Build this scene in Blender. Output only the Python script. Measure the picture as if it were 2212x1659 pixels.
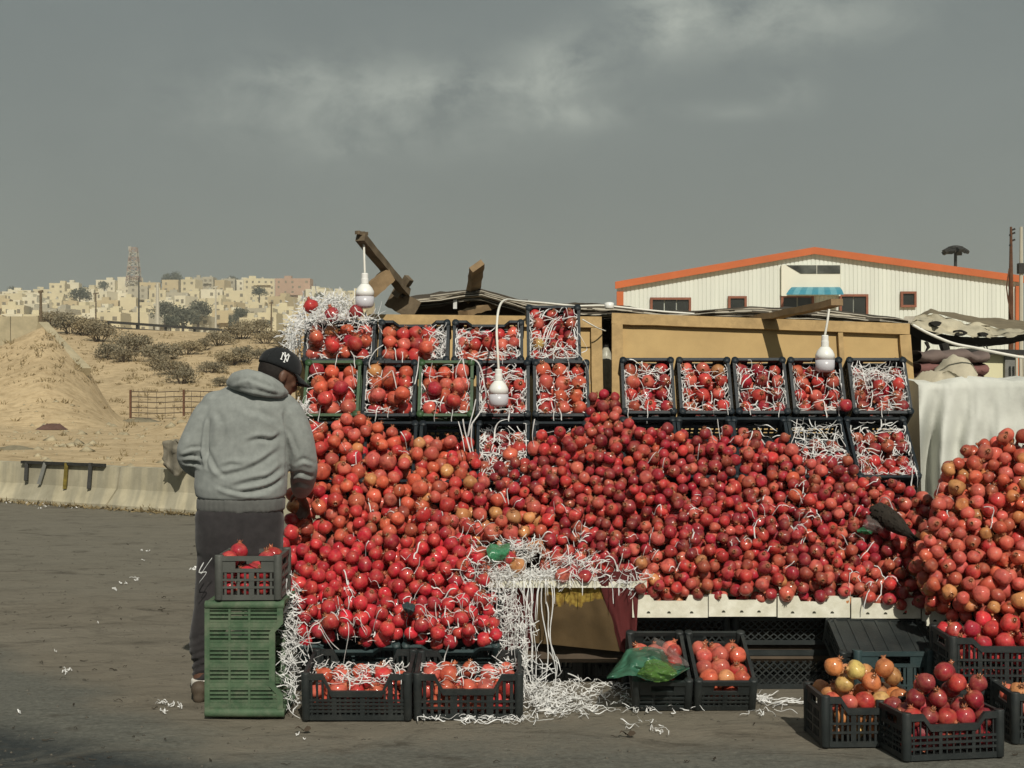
import bpy, math, random
import numpy as np
from mathutils import Vector, Matrix, noise as mnoise

for o in list(bpy.data.objects):
    bpy.data.objects.remove(o)
rng = random.Random(11)
nr = np.random.default_rng(7)
SC = bpy.context.scene
COL = SC.collection
R = math.radians

# ------------------------------------------------------------------ camera
CX, HY, F, CH = 1106.0, 840.0, 3039.0, 1.43     # picture centre, horizon row, focal length (in a 2212 wide frame), eye height
cam_d = bpy.data.cameras.new('camera')
cam_d.sensor_width = 36.0
cam_d.lens = 36.0 * F / 2212.0
cam_d.shift_y = (HY - 829.5) / 2212.0
cam_d.clip_start = 0.05
cam_d.clip_end = 6000
cam = bpy.data.objects.new('camera', cam_d)
COL.objects.link(cam)
cam.location = (0, 0, CH)
cam.rotation_euler = (R(90), 0, 0)
SC.camera = cam

# ------------------------------------------------------------------ light
SUN_EL, SUN_AZ = 40.0, 12.0         # degrees; sun stands behind the camera, a little to the right
sd = bpy.data.lights.new('sun', 'SUN')
sd.energy = 3.7
sd.angle = R(0.6)
sd.color = (1.0, 0.945, 0.83)
sun = bpy.data.objects.new('sun', sd)
COL.objects.link(sun)
sdir = Vector((math.sin(R(SUN_AZ)) * math.cos(R(SUN_EL)), -math.cos(R(SUN_AZ)) * math.cos(R(SUN_EL)), math.sin(R(SUN_EL))))
sun.rotation_euler = sdir.to_track_quat('Z', 'Y').to_euler()

SC.view_settings.view_transform = 'Standard'
SC.view_settings.look = 'None'
SC.view_settings.exposure = 0.0
SC.view_settings.gamma = 1.0
SC.view_settings.use_curve_mapping = False

W = bpy.data.worlds.new('World')
SC.world = W
W.use_nodes = True
nt = W.node_tree
nt.nodes.clear()
def wn(t, **k):
    n = nt.nodes.new(t)
    for a, b in k.items():
        setattr(n, a, b)
    return n
def wm(op, a, b=None, c=None):
    n = wn('ShaderNodeMath', operation=op)
    for i, v in enumerate((a, b, c)):
        if v is None: continue
        if isinstance(v, (int, float)): n.inputs[i].default_value = v
        else: nt.links.new(v, n.inputs[i])
    return n.outputs[0]
out = wn('ShaderNodeOutputWorld')
tc = wn('ShaderNodeTexCoord')
sep = wn('ShaderNodeSeparateXYZ')
nt.links.new(tc.outputs['Generated'], sep.inputs[0])
yy = wm('MAXIMUM', sep.outputs[1], 0.08)
U = wm('DIVIDE', sep.outputs[0], yy)
V = wm('DIVIDE', sep.outputs[2], yy)
# slow cloud-deck noise over the whole sky
mp = wn('ShaderNodeMapping')
mp.inputs['Scale'].default_value = (1.8, 1.8, 2.6)
nt.links.new(tc.outputs['Generated'], mp.inputs[0])
n1 = wn('ShaderNodeTexNoise')
n1.inputs['Scale'].default_value = 2.3
n1.inputs['Detail'].default_value = 5
n1.inputs['Roughness'].default_value = 0.55
n1.inputs['Distortion'].default_value = 0.4
nt.links.new(mp.outputs[0], n1.inputs['Vector'])
n2 = wn('ShaderNodeTexNoise')
n2.inputs['Scale'].default_value = 11.0
n2.inputs['Detail'].default_value = 9
n2.inputs['Roughness'].default_value = 0.62
n2.inputs['Distortion'].default_value = 0.25
nt.links.new(mp.outputs[0], n2.inputs['Vector'])
# paler wisps of cloud hanging in front of the dark deck
acc = None
for (px, py, sx, sy, k) in ((800, 225, 430, 115, .52), (610, 165, 120, 32, .35), (1030, 190, 190, 40, .40), (1225, 135, 110, 75, .62), (1240, 250, 120, 34, .42),
                            (1430, 45, 90, 80, .62), (1600, 40, 230, 95, .48), (1820, 30, 240, 70, .30), (1710, 200, 60, 40, .36), (760, 325, 60, 18, .3), (1580, 240, 120, 22, .25)):
    du = wm('MULTIPLY', wm('SUBTRACT', U, (px - CX) / F), F / sx)
    dv = wm('MULTIPLY', wm('SUBTRACT', V, (HY - py) / F), F / sy)
    d2 = wm('ADD', wm('MULTIPLY', du, du), wm('MULTIPLY', dv, dv))
    g = wm('MULTIPLY', wm('EXPONENT', wm('MULTIPLY', d2, -1.3)), k)
    acc = g if acc is None else wm('ADD', acc, g)
nn = wm('MAXIMUM', wm('MULTIPLY_ADD', n2.outputs[0], 4.2, -1.45), 0.0)
wisp = wm('MULTIPLY', acc, wm('MINIMUM', nn, 1.15))
deck = wm('MULTIPLY_ADD', n1.outputs[0], 0.34, 0.83)
base = wn('ShaderNodeMixRGB', blend_type='MIX')
# a bluer, a little darker grey high up, a greener grey low down
fz = wm('MINIMUM', wm('MAXIMUM', wm('MULTIPLY_ADD', V, 3.6, -0.15), 0.0), 1.0)
nt.links.new(fz, base.inputs[0])
base.inputs[1].default_value = (0.200, 0.217, 0.197, 1)
base.inputs[2].default_value = (0.176, 0.202, 0.196, 1)
mul = wn('ShaderNodeMixRGB', blend_type='MULTIPLY')
mul.inputs[0].default_value = 1
nt.links.new(base.outputs[0], mul.inputs[1])
cmb = wn('ShaderNodeCombineXYZ')
for i in range(3): nt.links.new(deck, cmb.inputs[i])
nt.links.new(cmb.outputs[0], mul.inputs[2])
add = wn('ShaderNodeMixRGB', blend_type='MIX')
nt.links.new(wm('MINIMUM', wm('MULTIPLY', wisp, 0.92), 1.0), add.inputs[0])
nt.links.new(mul.outputs[0], add.inputs[1])
add.inputs[2].default_value = (0.46, 0.49, 0.43, 1)
bg1 = wn('ShaderNodeBackground')
nt.links.new(add.outputs[0], bg1.inputs[0])
bg1.inputs[1].default_value = 1.10
sky = wn('ShaderNodeTexSky', sky_type='NISHITA')
sky.sun_disc = False
sky.sun_elevation = R(SUN_EL)
sky.sun_rotation = R(180 - SUN_AZ)
sky.dust_density = 3.0
bg2 = wn('ShaderNodeBackground')
nt.links.new(sky.outputs[0], bg2.inputs[0])
bg2.inputs[1].default_value = 0.05
mx = wn('ShaderNodeMixShader')
mx.inputs[0].default_value = 0.12          # the cloud deck covers nearly all of the clear sky
nt.links.new(bg1.outputs[0], mx.inputs[1])
nt.links.new(bg2.outputs[0], mx.inputs[2])
nt.links.new(mx.outputs[0], out.inputs[0])

# ------------------------------------------------------------------ helpers
def P(px, py, Y):
    """the point at depth Y seen at picture position px, py (2212 x 1659)"""
    return Vector(((px - CX) / F * Y, Y, CH - (py - HY) / F * Y))
def PX(px, Y): return (px - CX) / F * Y
def PZ(py, Y): return CH - (py - HY) / F * Y

def tag(o, label=None, cat=None, group=None, kind=None):
    if label: o['label'] = label
    if cat: o['category'] = cat
    if group: o['group'] = group
    if kind: o['kind'] = kind
    return o
def empty(name, loc=(0, 0, 0), label=None, cat=None, group=None):
    o = bpy.data.objects.new(name, None)
    COL.objects.link(o)
    o.location = loc
    o.empty_display_size = 0.05
    return tag(o, label, cat, group)
def mobj(name, me, mat=None, parent=None):
    o = bpy.data.objects.new(name, me)
    COL.objects.link(o)
    if mat is not None:
        if not me.materials: me.materials.append(mat)
    if parent is not None: o.parent = parent
    return o
def copy_tree(o, parent=None):
    c = o.copy()
    COL.objects.link(c)
    c.parent = parent
    for ch in list(o.children): copy_tree(ch, c)
    return c
def frame(o, origin, ex, ey, ez):
    m = Matrix.Identity(4)
    for i, a in enumerate((ex, ey, ez)):
        for j in range(3): m[j][i] = a[j]
    for j in range(3): m[j][3] = origin[j]
    o.matrix_world = m
    return o

def np_mesh(name, v, f, smooth=True, mats=None, fm=None):
    """mesh from arrays: v (n,3); f = list of (m,k) index arrays"""
    me = bpy.data.meshes.new(name)
    v = np.asarray(v, dtype=np.float32)
    fs = [np.asarray(a, dtype=np.int32) for a in (f if isinstance(f, list) else [f]) if len(a)]
    nl = sum(a.size for a in fs); nf = sum(len(a) for a in fs)
    me.vertices.add(len(v)); me.vertices.foreach_set('co', v.ravel())
    me.loops.add(nl); me.loops.foreach_set('vertex_index', np.concatenate([a.ravel() for a in fs]))
    tot = np.concatenate([np.full(len(a), a.shape[1], np.int32) for a in fs])
    st = np.concatenate([[0], np.cumsum(tot)[:-1]]).astype(np.int32)
    me.polygons.add(nf); me.polygons.foreach_set('loop_start', st); me.polygons.foreach_set('loop_total', tot)
    if smooth: me.polygons.foreach_set('use_smooth', np.ones(nf, bool))
    for m in mats or []: me.materials.append(m)
    if fm is not None: me.polygons.foreach_set('material_index', np.asarray(fm, np.int32))
    me.update(calc_edges=True)
    return me

class MB:
    def __init__(s): s.v = []; s.f = []; s.m = []
    def add(s, vs, fs, mi=0):
        b = len(s.v)
        s.v += [tuple(x) for x in vs]
        s.f += [tuple(b + i for i in q) for q in fs]
        s.m += [mi] * len(fs)
        return s
    def box(s, c, d, rot=None, mi=0):
        hx, hy, hz = d[0] / 2, d[1] / 2, d[2] / 2
        vs = [Vector((x, y, z)) for z in (-hz, hz) for y in (-hy, hy) for x in (-hx, hx)]
        if rot is not None: vs = [rot @ q for q in vs]
        c = Vector(c)
        return s.add([q + c for q in vs], [(0, 2, 3, 1), (4, 5, 7, 6), (0, 1, 5, 4), (2, 6, 7, 3), (0, 4, 6, 2), (1, 3, 7, 5)], mi)
    def bar(s, p0, p1, w, h, up=(0, 0, 1), mi=0):
        p0 = Vector(p0); p1 = Vector(p1)
        t = (p1 - p0).normalized()
        a = t.cross(Vector(up))
        if a.length < 1e-4: a = t.cross(Vector((1, 0, 0)))
        a.normalize(); b = a.cross(t)
        vs = [p + a * (w / 2 * i) + b * (h / 2 * j) for p in (p0, p1) for j in (-1, 1) for i in (-1, 1)]
        return s.add(vs, [(0, 1, 3, 2), (4, 6, 7, 5), (0, 4, 5, 1), (2, 3, 7, 6), (0, 2, 6, 4), (1, 5, 7, 3)], mi)
    def tube(s, pts, rad, n=8, mi=0):
        pts = [Vector(p) for p in pts]
        if not hasattr(rad, '__len__'): rad = [rad] * len(pts)
        vs = []; fs = []
        ref = Vector((0.3, 0.9, 0.2))
        for i, p in enumerate(pts):
            t = (pts[min(i + 1, len(pts) - 1)] - pts[max(i - 1, 0)]).normalized()
            a = t.cross(ref)
            if a.length < 0.05: a = t.cross(Vector((1, 0, 0)))
            a.normalize(); b = t.cross(a)
            rr = rad[i] if hasattr(rad[i], '__len__') else (rad[i], rad[i])
            for k in range(n):
                q = 2 * math.pi * k / n
                vs.append(p + a * (rr[0] * math.cos(q)) + b * (rr[1] * math.sin(q)))
        for i in range(len(pts) - 1):
            for k in range(n):
                fs.append((i * n + k, i * n + (k + 1) % n, (i + 1) * n + (k + 1) % n, (i + 1) * n + k))
        fs.append(tuple(range(n - 1, -1, -1)))
        fs.append(tuple((len(pts) - 1) * n + k for k in range(n)))
        return s.add(vs, fs, mi)
    def lathe(s, prof, n=20, c=(0, 0, 0), mi=0):
        vs = []; fs = []
        for (r, z) in prof:
            for k in range(n):
                q = 2 * math.pi * k / n
                vs.append((c[0] + r * math.cos(q), c[1] + r * math.sin(q), c[2] + z))
        for i in range(len(prof) - 1):
            for k in range(n):
                fs.append((i * n + k, i * n + (k + 1) % n, (i + 1) * n + (k + 1) % n, (i + 1) * n + k))
        fs.append(tuple(range(n - 1, -1, -1)))
        fs.append(tuple((len(prof) - 1) * n + k for k in range(n)))
        return s.add(vs, fs, mi)
    def prism(s, poly, y0, y1, mi=0):
        """polygon in x,z pulled along y"""
        n = len(poly)
        vs = [(x, y0, z) for x, z in poly] + [(x, y1, z) for x, z in poly]
        fs = [tuple(range(n)), tuple(range(2 * n - 1, n - 1, -1))] + [(i, i + n, (i + 1) % n + n, (i + 1) % n) for i in range(n)]
        return s.add(vs, fs, mi)
    def sheet(s, grid, mi=0):
        """grid[i][j] of points"""
        n = len(grid[0])
        vs = [p for row in grid for p in row]
        fs = [(i * n + j, i * n + j + 1, (i + 1) * n + j + 1, (i + 1) * n + j) for i in range(len(grid) - 1) for j in range(n - 1)]
        return s.add(vs, fs, mi)
    def mesh(s, name, mats=None, smooth=False):
        me = bpy.data.meshes.new(name)
        me.from_pydata(s.v, [], s.f)
        if smooth: me.polygons.foreach_set('use_smooth', [True] * len(me.polygons))
        for m in mats or []: me.materials.append(m)
        if mats and len(mats) > 1: me.polygons.foreach_set('material_index', s.m)
        me.update()
        return me
    def build(s, name, mat=None, parent=None, smooth=False):
        mats = mat if isinstance(mat, list) else ([mat] if mat else [])
        return mobj(name, s.mesh(name, mats, smooth), None, parent)

def fbm(x, y, z=0.0, o=4):
    return mnoise.fractal(Vector((x, y, z)), 0.9, 2.1, o)

# ------------------------------------------------------------------ materials
def mat_new(name):
    m = bpy.data.materials.new(name)
    m.use_nodes = True
    t = m.node_tree
    b = t.nodes['Principled BSDF']
    return m, t, b
def simple(name, c, rough=0.7, var=0.25, scale=6.0, bump=0.15, bscale=60.0, c2=None, spec=0.3, stretch=None, trans=None, metal=0.0, bdist=0.01):
    m, t, b = mat_new(name)
    N = t.nodes.new; L = t.links.new
    g = N('ShaderNodeNewGeometry')
    vec = g.outputs['Position']
    if stretch:
        mp = N('ShaderNodeMapping'); mp.inputs['Scale'].default_value = stretch
        L(vec, mp.inputs[0]); vec = mp.outputs[0]
    n = N('ShaderNodeTexNoise'); n.inputs['Scale'].default_value = scale; n.inputs['Detail'].default_value = 6; n.inputs['Roughness'].default_value = 0.62
    L(vec, n.inputs['Vector'])
    r = N('ShaderNodeValToRGB')
    r.color_ramp.elements[0].position = 0.3; r.color_ramp.elements[1].position = 0.72
    d = tuple(x * (1 - var) for x in c) if c2 is None else c2
    u = tuple(min(1, x * (1 + var * 0.5)) for x in c)
    r.color_ramp.elements[0].color = (*d, 1); r.color_ramp.elements[1].color = (*u, 1)
    L(n.outputs[0], r.inputs[0]); L(r.outputs[0], b.inputs['Base Color'])
    b.inputs['Roughness'].default_value = rough
    b.inputs['Specular IOR Level'].default_value = spec
    b.inputs['Metallic'].default_value = metal
    if bump:
        n2 = N('ShaderNodeTexNoise'); n2.inputs['Scale'].default_value = bscale; n2.inputs['Detail'].default_value = 4
        L(vec, n2.inputs['Vector'])
        bp = N('ShaderNodeBump'); bp.inputs['Strength'].default_value = bump; bp.inputs['Distance'].default_value = bdist
        L(n2.outputs[0], bp.inputs['Height']); L(bp.outputs[0], b.inputs['Normal'])
    if trans:
        tr = N('ShaderNodeBsdfTranslucent'); tr.inputs[0].default_value = (*u, 1)
        ms = N('ShaderNodeMixShader'); ms.inputs[0].default_value = trans
        o = [q for q in t.nodes if q.type == 'OUTPUT_MATERIAL'][0]
        L(b.outputs[0], ms.inputs[1]); L(tr.outputs[0], ms.inputs[2]); L(ms.outputs[0], o.inputs[0])
    return m

M = {}
M['black_plastic'] = simple('black_plastic', (0.022, 0.027, 0.027), 0.5, 0.35, 9, 0.1, 90, spec=0.35)
M['navy_plastic'] = simple('navy_plastic', (0.012, 0.019, 0.025), 0.5, 0.3, 9, 0.1, 90, spec=0.25)
M['teal_plastic'] = simple('teal_plastic', (0.030, 0.055, 0.058), 0.5, 0.3, 9, 0.1, 90, spec=0.35)
M['dark_green_plastic'] = simple('dark_green_plastic', (0.030, 0.078, 0.026), 0.5, 0.3, 9, 0.1, 90, spec=0.35)
M['green_plastic'] = simple('green_plastic', (0.085, 0.128, 0.075), 0.65, 0.5, 9, 0.15, 60, spec=0.2, c2=(0.040, 0.085, 0.045))
M['grey_plastic'] = simple('grey_plastic', (0.088, 0.092, 0.082), 0.5, 0.3, 9, 0.1, 90, spec=0.35)
M['foam'] = simple('foam', (0.80, 0.79, 0.68), 0.75, 0.12, 14, 0.3, 140, c2=(0.62, 0.60, 0.47), bdist=0.003)
M['foam_hole'] = simple('foam_hole', (0.06, 0.06, 0.04), 0.9)
M['paper'] = simple('paper', (0.82, 0.82, 0.81), 0.7, 0.10, 26, c2=(0.60, 0.60, 0.58), bump=0.2, bscale=150, trans=0.07, bdist=0.002) if True else simple('paper', (0.80, 0.80, 0.79), 0.7, 0.10, 20, 0.2, 150, trans=0.07, bdist=0.002)
M['mdf'] = simple('mdf', (0.53, 0.37, 0.165), 0.8, 0.10, 5.0, 0.2, 220, c2=(0.46, 0.315, 0.14), bdist=0.002)
M['mdf_edge'] = simple('mdf_edge', (0.49, 0.335, 0.155), 0.85, 0.25, 12, 0.3, 150, bdist=0.003)
M['timber'] = simple('timber', (0.30, 0.205, 0.11), 0.8, 0.4, 9, 0.4, 60, stretch=(1, 1, 1), bdist=0.004)
M['old_timber'] = simple('old_timber', (0.155, 0.118, 0.075), 0.85, 0.45, 14, 0.5, 70, bdist=0.004)
M['dark_timber'] = simple('dark_timber', (0.085, 0.062, 0.042), 0.85, 0.35, 9, 0.4, 60, bdist=0.004)
M['bulb_white'] = simple('bulb_white', (0.82, 0.82, 0.78), 0.35, 0.03, 5, 0, spec=0.5)
M['bulb_dome'] = simple('bulb_dome', (0.56, 0.55, 0.58), 0.3, 0.04, 5, 0, spec=0.5)
M['cord'] = simple('cord', (0.78, 0.76, 0.68), 0.5, 0.1, 20, 0)
M['concrete'] = simple('concrete', (0.42, 0.36, 0.235), 0.9, 0.3, 2.5, 0.4, 30, c2=(0.33, 0.29, 0.19), bdist=0.01)
M['steel_dark'] = simple('steel_dark', (0.035, 0.034, 0.030), 0.6, 0.4, 12)
M['rust'] = simple('rust', (0.13, 0.062, 0.034), 0.85, 0.4, 14)
M['galv'] = simple('galv', (0.22, 0.22, 0.20), 0.55, 0.3, 8, metal=0.3)
M['skin'] = simple('skin', (0.125, 0.062, 0.040), 0.5, 0.2, 20, 0.2, 150, spec=0.4, bdist=0.001)
M['pole_pale'] = simple('pole_pale', (0.5, 0.47, 0.38), 0.6, 0.1)

def dusty(m, amount=.5, col=(0.105, 0.098, 0.080), scale=11, seed=0.0):
    """dust and scuffs over a plain material"""
    t = m.node_tree; b = t.nodes['Principled BSDF']; N = t.nodes.new; L = t.links.new
    g = N('ShaderNodeNewGeometry')
    n = N('ShaderNodeTexNoise'); n.inputs['Scale'].default_value = scale; n.inputs['Detail'].default_value = 9; n.inputs['Roughness'].default_value = .72
    L(g.outputs['Position'], n.inputs['Vector'])
    r = N('ShaderNodeMapRange'); r.inputs[1].default_value = .46; r.inputs[2].default_value = .72; r.inputs[3].default_value = 0; r.inputs[4].default_value = amount
    L(n.outputs[0], r.inputs[0])
    x = N('ShaderNodeMixRGB'); L(r.outputs[0], x.inputs[0]); L(b.inputs['Base Color'].links[0].from_socket, x.inputs[1]); x.inputs[2].default_value = (*col, 1); L(x.outputs[0], b.inputs['Base Color'])
for k in ('black_plastic', 'navy_plastic', 'teal_plastic', 'dark_green_plastic', 'grey_plastic'): dusty(M[k], .28, (0.085, 0.085, 0.075))
dusty(M['green_plastic'], .7, (0.17, 0.185, 0.13), 16)
dusty(M['foam'], .45, (0.42, 0.39, 0.29), 13)
dusty(M['mdf'], .35, (0.36, 0.245, 0.11), 4)
dusty(M['mdf_edge'], .5, (0.27, 0.18, 0.085), 22)
# ------------------------------------------------------------------ ground
def ground_mat():
    m, t, b = mat_new('ground_dirt')
    N = t.nodes.new; L = t.links.new
    def mt(op, a, bb=None, c=None):
        n = N('ShaderNodeMath'); n.operation = op
        for i, v in enumerate((a, bb, c)):
            if v is None: continue
            if isinstance(v, (int, float)): n.inputs[i].default_value = v
            else: L(v, n.inputs[i])
        return n.outputs[0]
    g = N('ShaderNodeNewGeometry'); pos = g.outputs['Position']
    sp = N('ShaderNodeSeparateXYZ'); L(pos, sp.inputs[0])
    X, Y = sp.outputs[0], sp.outputs[1]
    def noise(s, d=6, r=0.6, stretch=None, dist=0.0):
        v = pos
        if stretch:
            mp = N('ShaderNodeMapping'); mp.inputs['Scale'].default_value = stretch; L(pos, mp.inputs[0]); v = mp.outputs[0]
        n = N('ShaderNodeTexNoise'); n.inputs['Scale'].default_value = s; n.inputs['Detail'].default_value = d
        n.inputs['Roughness'].default_value = r; n.inputs['Distortion'].default_value = dist
        L(v, n.inputs['Vector']); return n.outputs[0]
    def ramp(f, stops):
        r = N('ShaderNodeValToRGB')
        while len(r.color_ramp.elements) < len(stops): r.color_ramp.elements.new(0.5)
        for e, (p, c) in zip(r.color_ramp.elements, stops): e.position = p; e.color = (*c, 1)
        L(f, r.inputs[0]); return r.outputs[0]
    def mix(f, a, c):
        n = N('ShaderNodeMixRGB'); L(f, n.inputs[0])
        for i, v in ((1, a), (2, c)):
            if isinstance(v, tuple): n.inputs[i].default_value = (*v, 1)
            else: L(v, n.inputs[i])
        return n.outputs[0]
    def sat(x): return mt('MINIMUM', mt('MAXIMUM', x, 0.0), 1.0)
    big = noise(0.55, 7, 0.62, (1, 2.2, 1), 0.5)
    fine = noise(38, 5, 0.7)
    med = noise(4.0, 9, 0.72, (0.8, 1.3, 1), 1.0)
    dirt = ramp(med, [(0.28, (0.100, 0.088, 0.066)), (0.5, (0.182, 0.160, 0.122)), (0.75, (0.245, 0.216, 0.166))])
    dirt2 = ramp(big, [(0.3, (0.142, 0.124, 0.094)), (0.7, (0.208, 0.187, 0.147))])
    dirt = mix(0.5 if False else sat(mt('MULTIPLY_ADD', big, 1.6, -0.35)), dirt, dirt2)
    tar = ramp(fine, [(0.3, (0.082, 0.084, 0.072)), (0.62, (0.146, 0.146, 0.124)), (0.8, (0.22, 0.218, 0.185))])
    edge = mt('ADD', mt('MULTIPLY_ADD', mt('MAXIMUM', mt('MULTIPLY_ADD', X, -1.0, -1.2), 0.0), 1.25, 5.92), mt('MULTIPLY_ADD', noise(1.3, 6, 0.65), 1.3, -0.65))
    road = sat(mt('MULTIPLY', mt('SUBTRACT', edge, Y), 2.2))
    col = mix(mt('MULTIPLY', road, 0.92), dirt, tar)
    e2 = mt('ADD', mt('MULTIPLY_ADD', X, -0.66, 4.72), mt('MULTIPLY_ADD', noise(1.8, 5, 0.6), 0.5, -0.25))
    dark_refl = sat(mt('MULTIPLY', mt('SUBTRACT', e2, Y), 3.0))  # dark car-door reflection painted into the near-left ground colour
    new = ramp(fine, [(0.3, (0.020, 0.025, 0.027)), (0.65, (0.036, 0.043, 0.044)), (0.85, (0.10, 0.105, 0.10))])  # blue-black tones of the painted reflection
    col = mix(mt('MULTIPLY', dark_refl, 0.9), col, new)
    # old tarmac showing through in the lot, further off
    far = sat(mt('MULTIPLY', mt('ADD', mt('SUBTRACT', Y, 9.3), mt('MULTIPLY_ADD', big, 6.0, -3.0)), 0.5))
    col = mix(mt('MULTIPLY', far, 0.45), col, (0.172, 0.163, 0.130))
    # dark streaks and spots
    st = noise(2.0, 9, 0.72, (0.65, 1.5, 1), 1.6)
    col = mix(mt('MULTIPLY', sat(mt('MULTIPLY_ADD', st, -6.0, 2.75)), 0.9), col, (0.058, 0.050, 0.038))
    tr = noise(1.3, 9, 0.74, (0.55, 1.3, 1), 2.0)
    col = mix(mt('MULTIPLY', sat(mt('MULTIPLY_ADD', tr, 7.0, -3.9)), 0.42), col, (0.21, 0.195, 0.155))
    col = mix(mt('MULTIPLY', sat(mt('MULTIPLY_ADD', noise(7.0, 9, 0.78, (0.8, 1.2, 1), 0.8), -9.0, 3.9)), 0.55), col, (0.060, 0.053, 0.041))
    spots = noise(60, 2, 0.5)
    col = mix(mt('MULTIPLY', sat(mt('MULTIPLY_ADD', spots, 14.0, -9.6)), 0.55), col, (0.24, 0.22, 0.18))
    col = mix(mt('MULTIPLY', sat(mt('MULTIPLY_ADD', noise(23, 3, 0.5), -14.0, 4.2)), 0.6), col, (0.040, 0.034, 0.026))
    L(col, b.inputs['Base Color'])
    b.inputs['Roughness'].default_value = 0.92
    b.inputs['Specular IOR Level'].default_value = 0.2
    bp = N('ShaderNodeBump'); bp.inputs['Strength'].default_value = 0.9; bp.inputs['Distance'].default_value = 0.02
    h = mt('ADD', mt('MULTIPLY', fine, 0.35), mt('MULTIPLY', med, 1.0))
    L(h, bp.inputs['Height']); L(bp.outputs[0], b.inputs['Normal'])
    return m
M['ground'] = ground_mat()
M['far_ground'] = simple('far_ground', (0.30, 0.24, 0.14), 0.95, 0.3, 0.03, 0)

def grid_mesh(name, xs, ys, zf, mat):
    X, Y = np.meshgrid(xs, ys)
    Z = zf(X, Y)
    v = np.stack([X, Y, Z], -1).reshape(-1, 3)
    n, m = len(ys), len(xs)
    i = np.arange(n - 1)[:, None] * m + np.arange(m - 1)[None, :]
    f = np.stack([i, i + 1, i + m + 1, i + m], -1).reshape(-1, 4)
    return mobj(name, np_mesh(name, v, f, True, [mat]))

def sm(a, b, x):
    t = np.clip((x - a) / (b - a), 0, 1)
    return t * t * (3 - 2 * t)

def vnoise(x, y, seed=0):
    """smooth value noise on arrays"""
    xi = np.floor(x).astype(int); yi = np.floor(y).astype(int)
    xf = x - xi; yf = y - yi
    def h(a, b):
        q = (a * 374761393 + b * 668265263 + seed * 1442695041) & 0x7fffffff
        q = ((q ^ (q >> 13)) * 1274126177) & 0x7fffffff
        return ((q ^ (q >> 16)) & 0xffff) / 65535.0
    u = xf * xf * (3 - 2 * xf); v = yf * yf * (3 - 2 * yf)
    return (h(xi, yi) * (1 - u) + h(xi + 1, yi) * u) * (1 - v) + (h(xi, yi + 1) * (1 - u) + h(xi + 1, yi + 1) * u) * v
def vfbm(x, y, o=4, seed=0):
    s = 0; a = 0.5; f = 1.0
    for k in range(o):
        s = s + a * (vnoise(x * f, y * f, seed + k * 17) - 0.5); a *= 0.5; f *= 2.03
    return s

gx = np.concatenate([np.linspace(-400, -14, 14), np.linspace(-12, 12, 241), np.linspace(14, 400, 14)])
gy = np.concatenate([np.linspace(-60, 1, 8), np.linspace(2, 18, 200), np.linspace(20, 400, 20)])
def gz(X, Y):
    near = (Y > 1.5) & (Y < 18) & (abs(X) < 12.5)
    return np.where(near, 0.018 * vfbm(X * 0.9, Y * 0.9, 3, 5) + 0.010 * vfbm(X * 3.5, Y * 3.5, 3, 8) - 0.004, -0.012)
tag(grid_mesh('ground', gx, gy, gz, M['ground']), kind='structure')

# ------------------------------------------------------------------ terrain beyond the road barrier
def terrain_z(X, Y):
    X = np.asarray(X, float); Y = np.asarray(Y, float)
    left = 1 - sm(-0.16, 0.02, X / np.maximum(Y, 1))
    z = 0.02 + 0.10 * sm(17, 19, Y) * (0.6 + vfbm(X * 0.25, Y * 0.25, 4, 2) * 1.6)
    z = z + 0.22 * sm(20, 30, Y) * (1 - sm(44, 50, Y)) * np.maximum(vfbm(X * 0.3, Y * 0.22, 4, 9) + 0.10, 0) * 2.2
    # embankment that carries the guard rail
    ramp = np.interp(Y, [66, 80, 98, 110, 116, 150, 300, 500, 900, 1400], [0, 1.9, 4.7, 6.1, 6.2, 4.6, 8.5, 21, 58, 64])
    slope = -0.0098 * 3039 / 545 * (X + 40) * 0.0
    ramp = ramp * (0.30 + 0.70 * left)
    ramp = np.where(Y < 140, ramp * (1.03 - 0.012 * (X + 36) * sm(66, 108, Y) * 0.55), ramp)
    z = z + ramp + 0.55 * sm(64, 80, Y) * (1 - sm(104, 109, Y)) * vfbm(X * 0.16, Y * 0.12, 4, 21)
    # the sand berm
    px = X / np.maximum(Y, 1) * 3039 + 1106
    prof = np.interp(px, [-900, -200, 0, 95, 140, 190, 232, 262], [2.6, 2.9, 3.15, 4.0, 3.35, 2.25, 0.8, 0.0])
    ri = np.interp(Y, [45.5, 49, 58, 61, 66], [0, 0.22, 1.0, 1.0, 0.35])
    z = np.maximum(z, prof * ri * (1 + 0.10 * vfbm(X * 0.5, Y * 0.4, 4, 31)))
    # low sand heap by the fence
    d = ((px - 400) / 55) ** 2 + ((Y - 44) / 5) ** 2
    z = z + 0.42 * np.exp(-d * 1.2)
    return z
tx = np.concatenate([np.linspace(-900, -70, 30), np.linspace(-66, 4, 190), np.linspace(8, 900, 40)])
ty = np.concatenate([np.linspace(19.3, 44, 60), np.linspace(44.5, 116, 150), np.geomspace(118, 1400, 40)])
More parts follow.
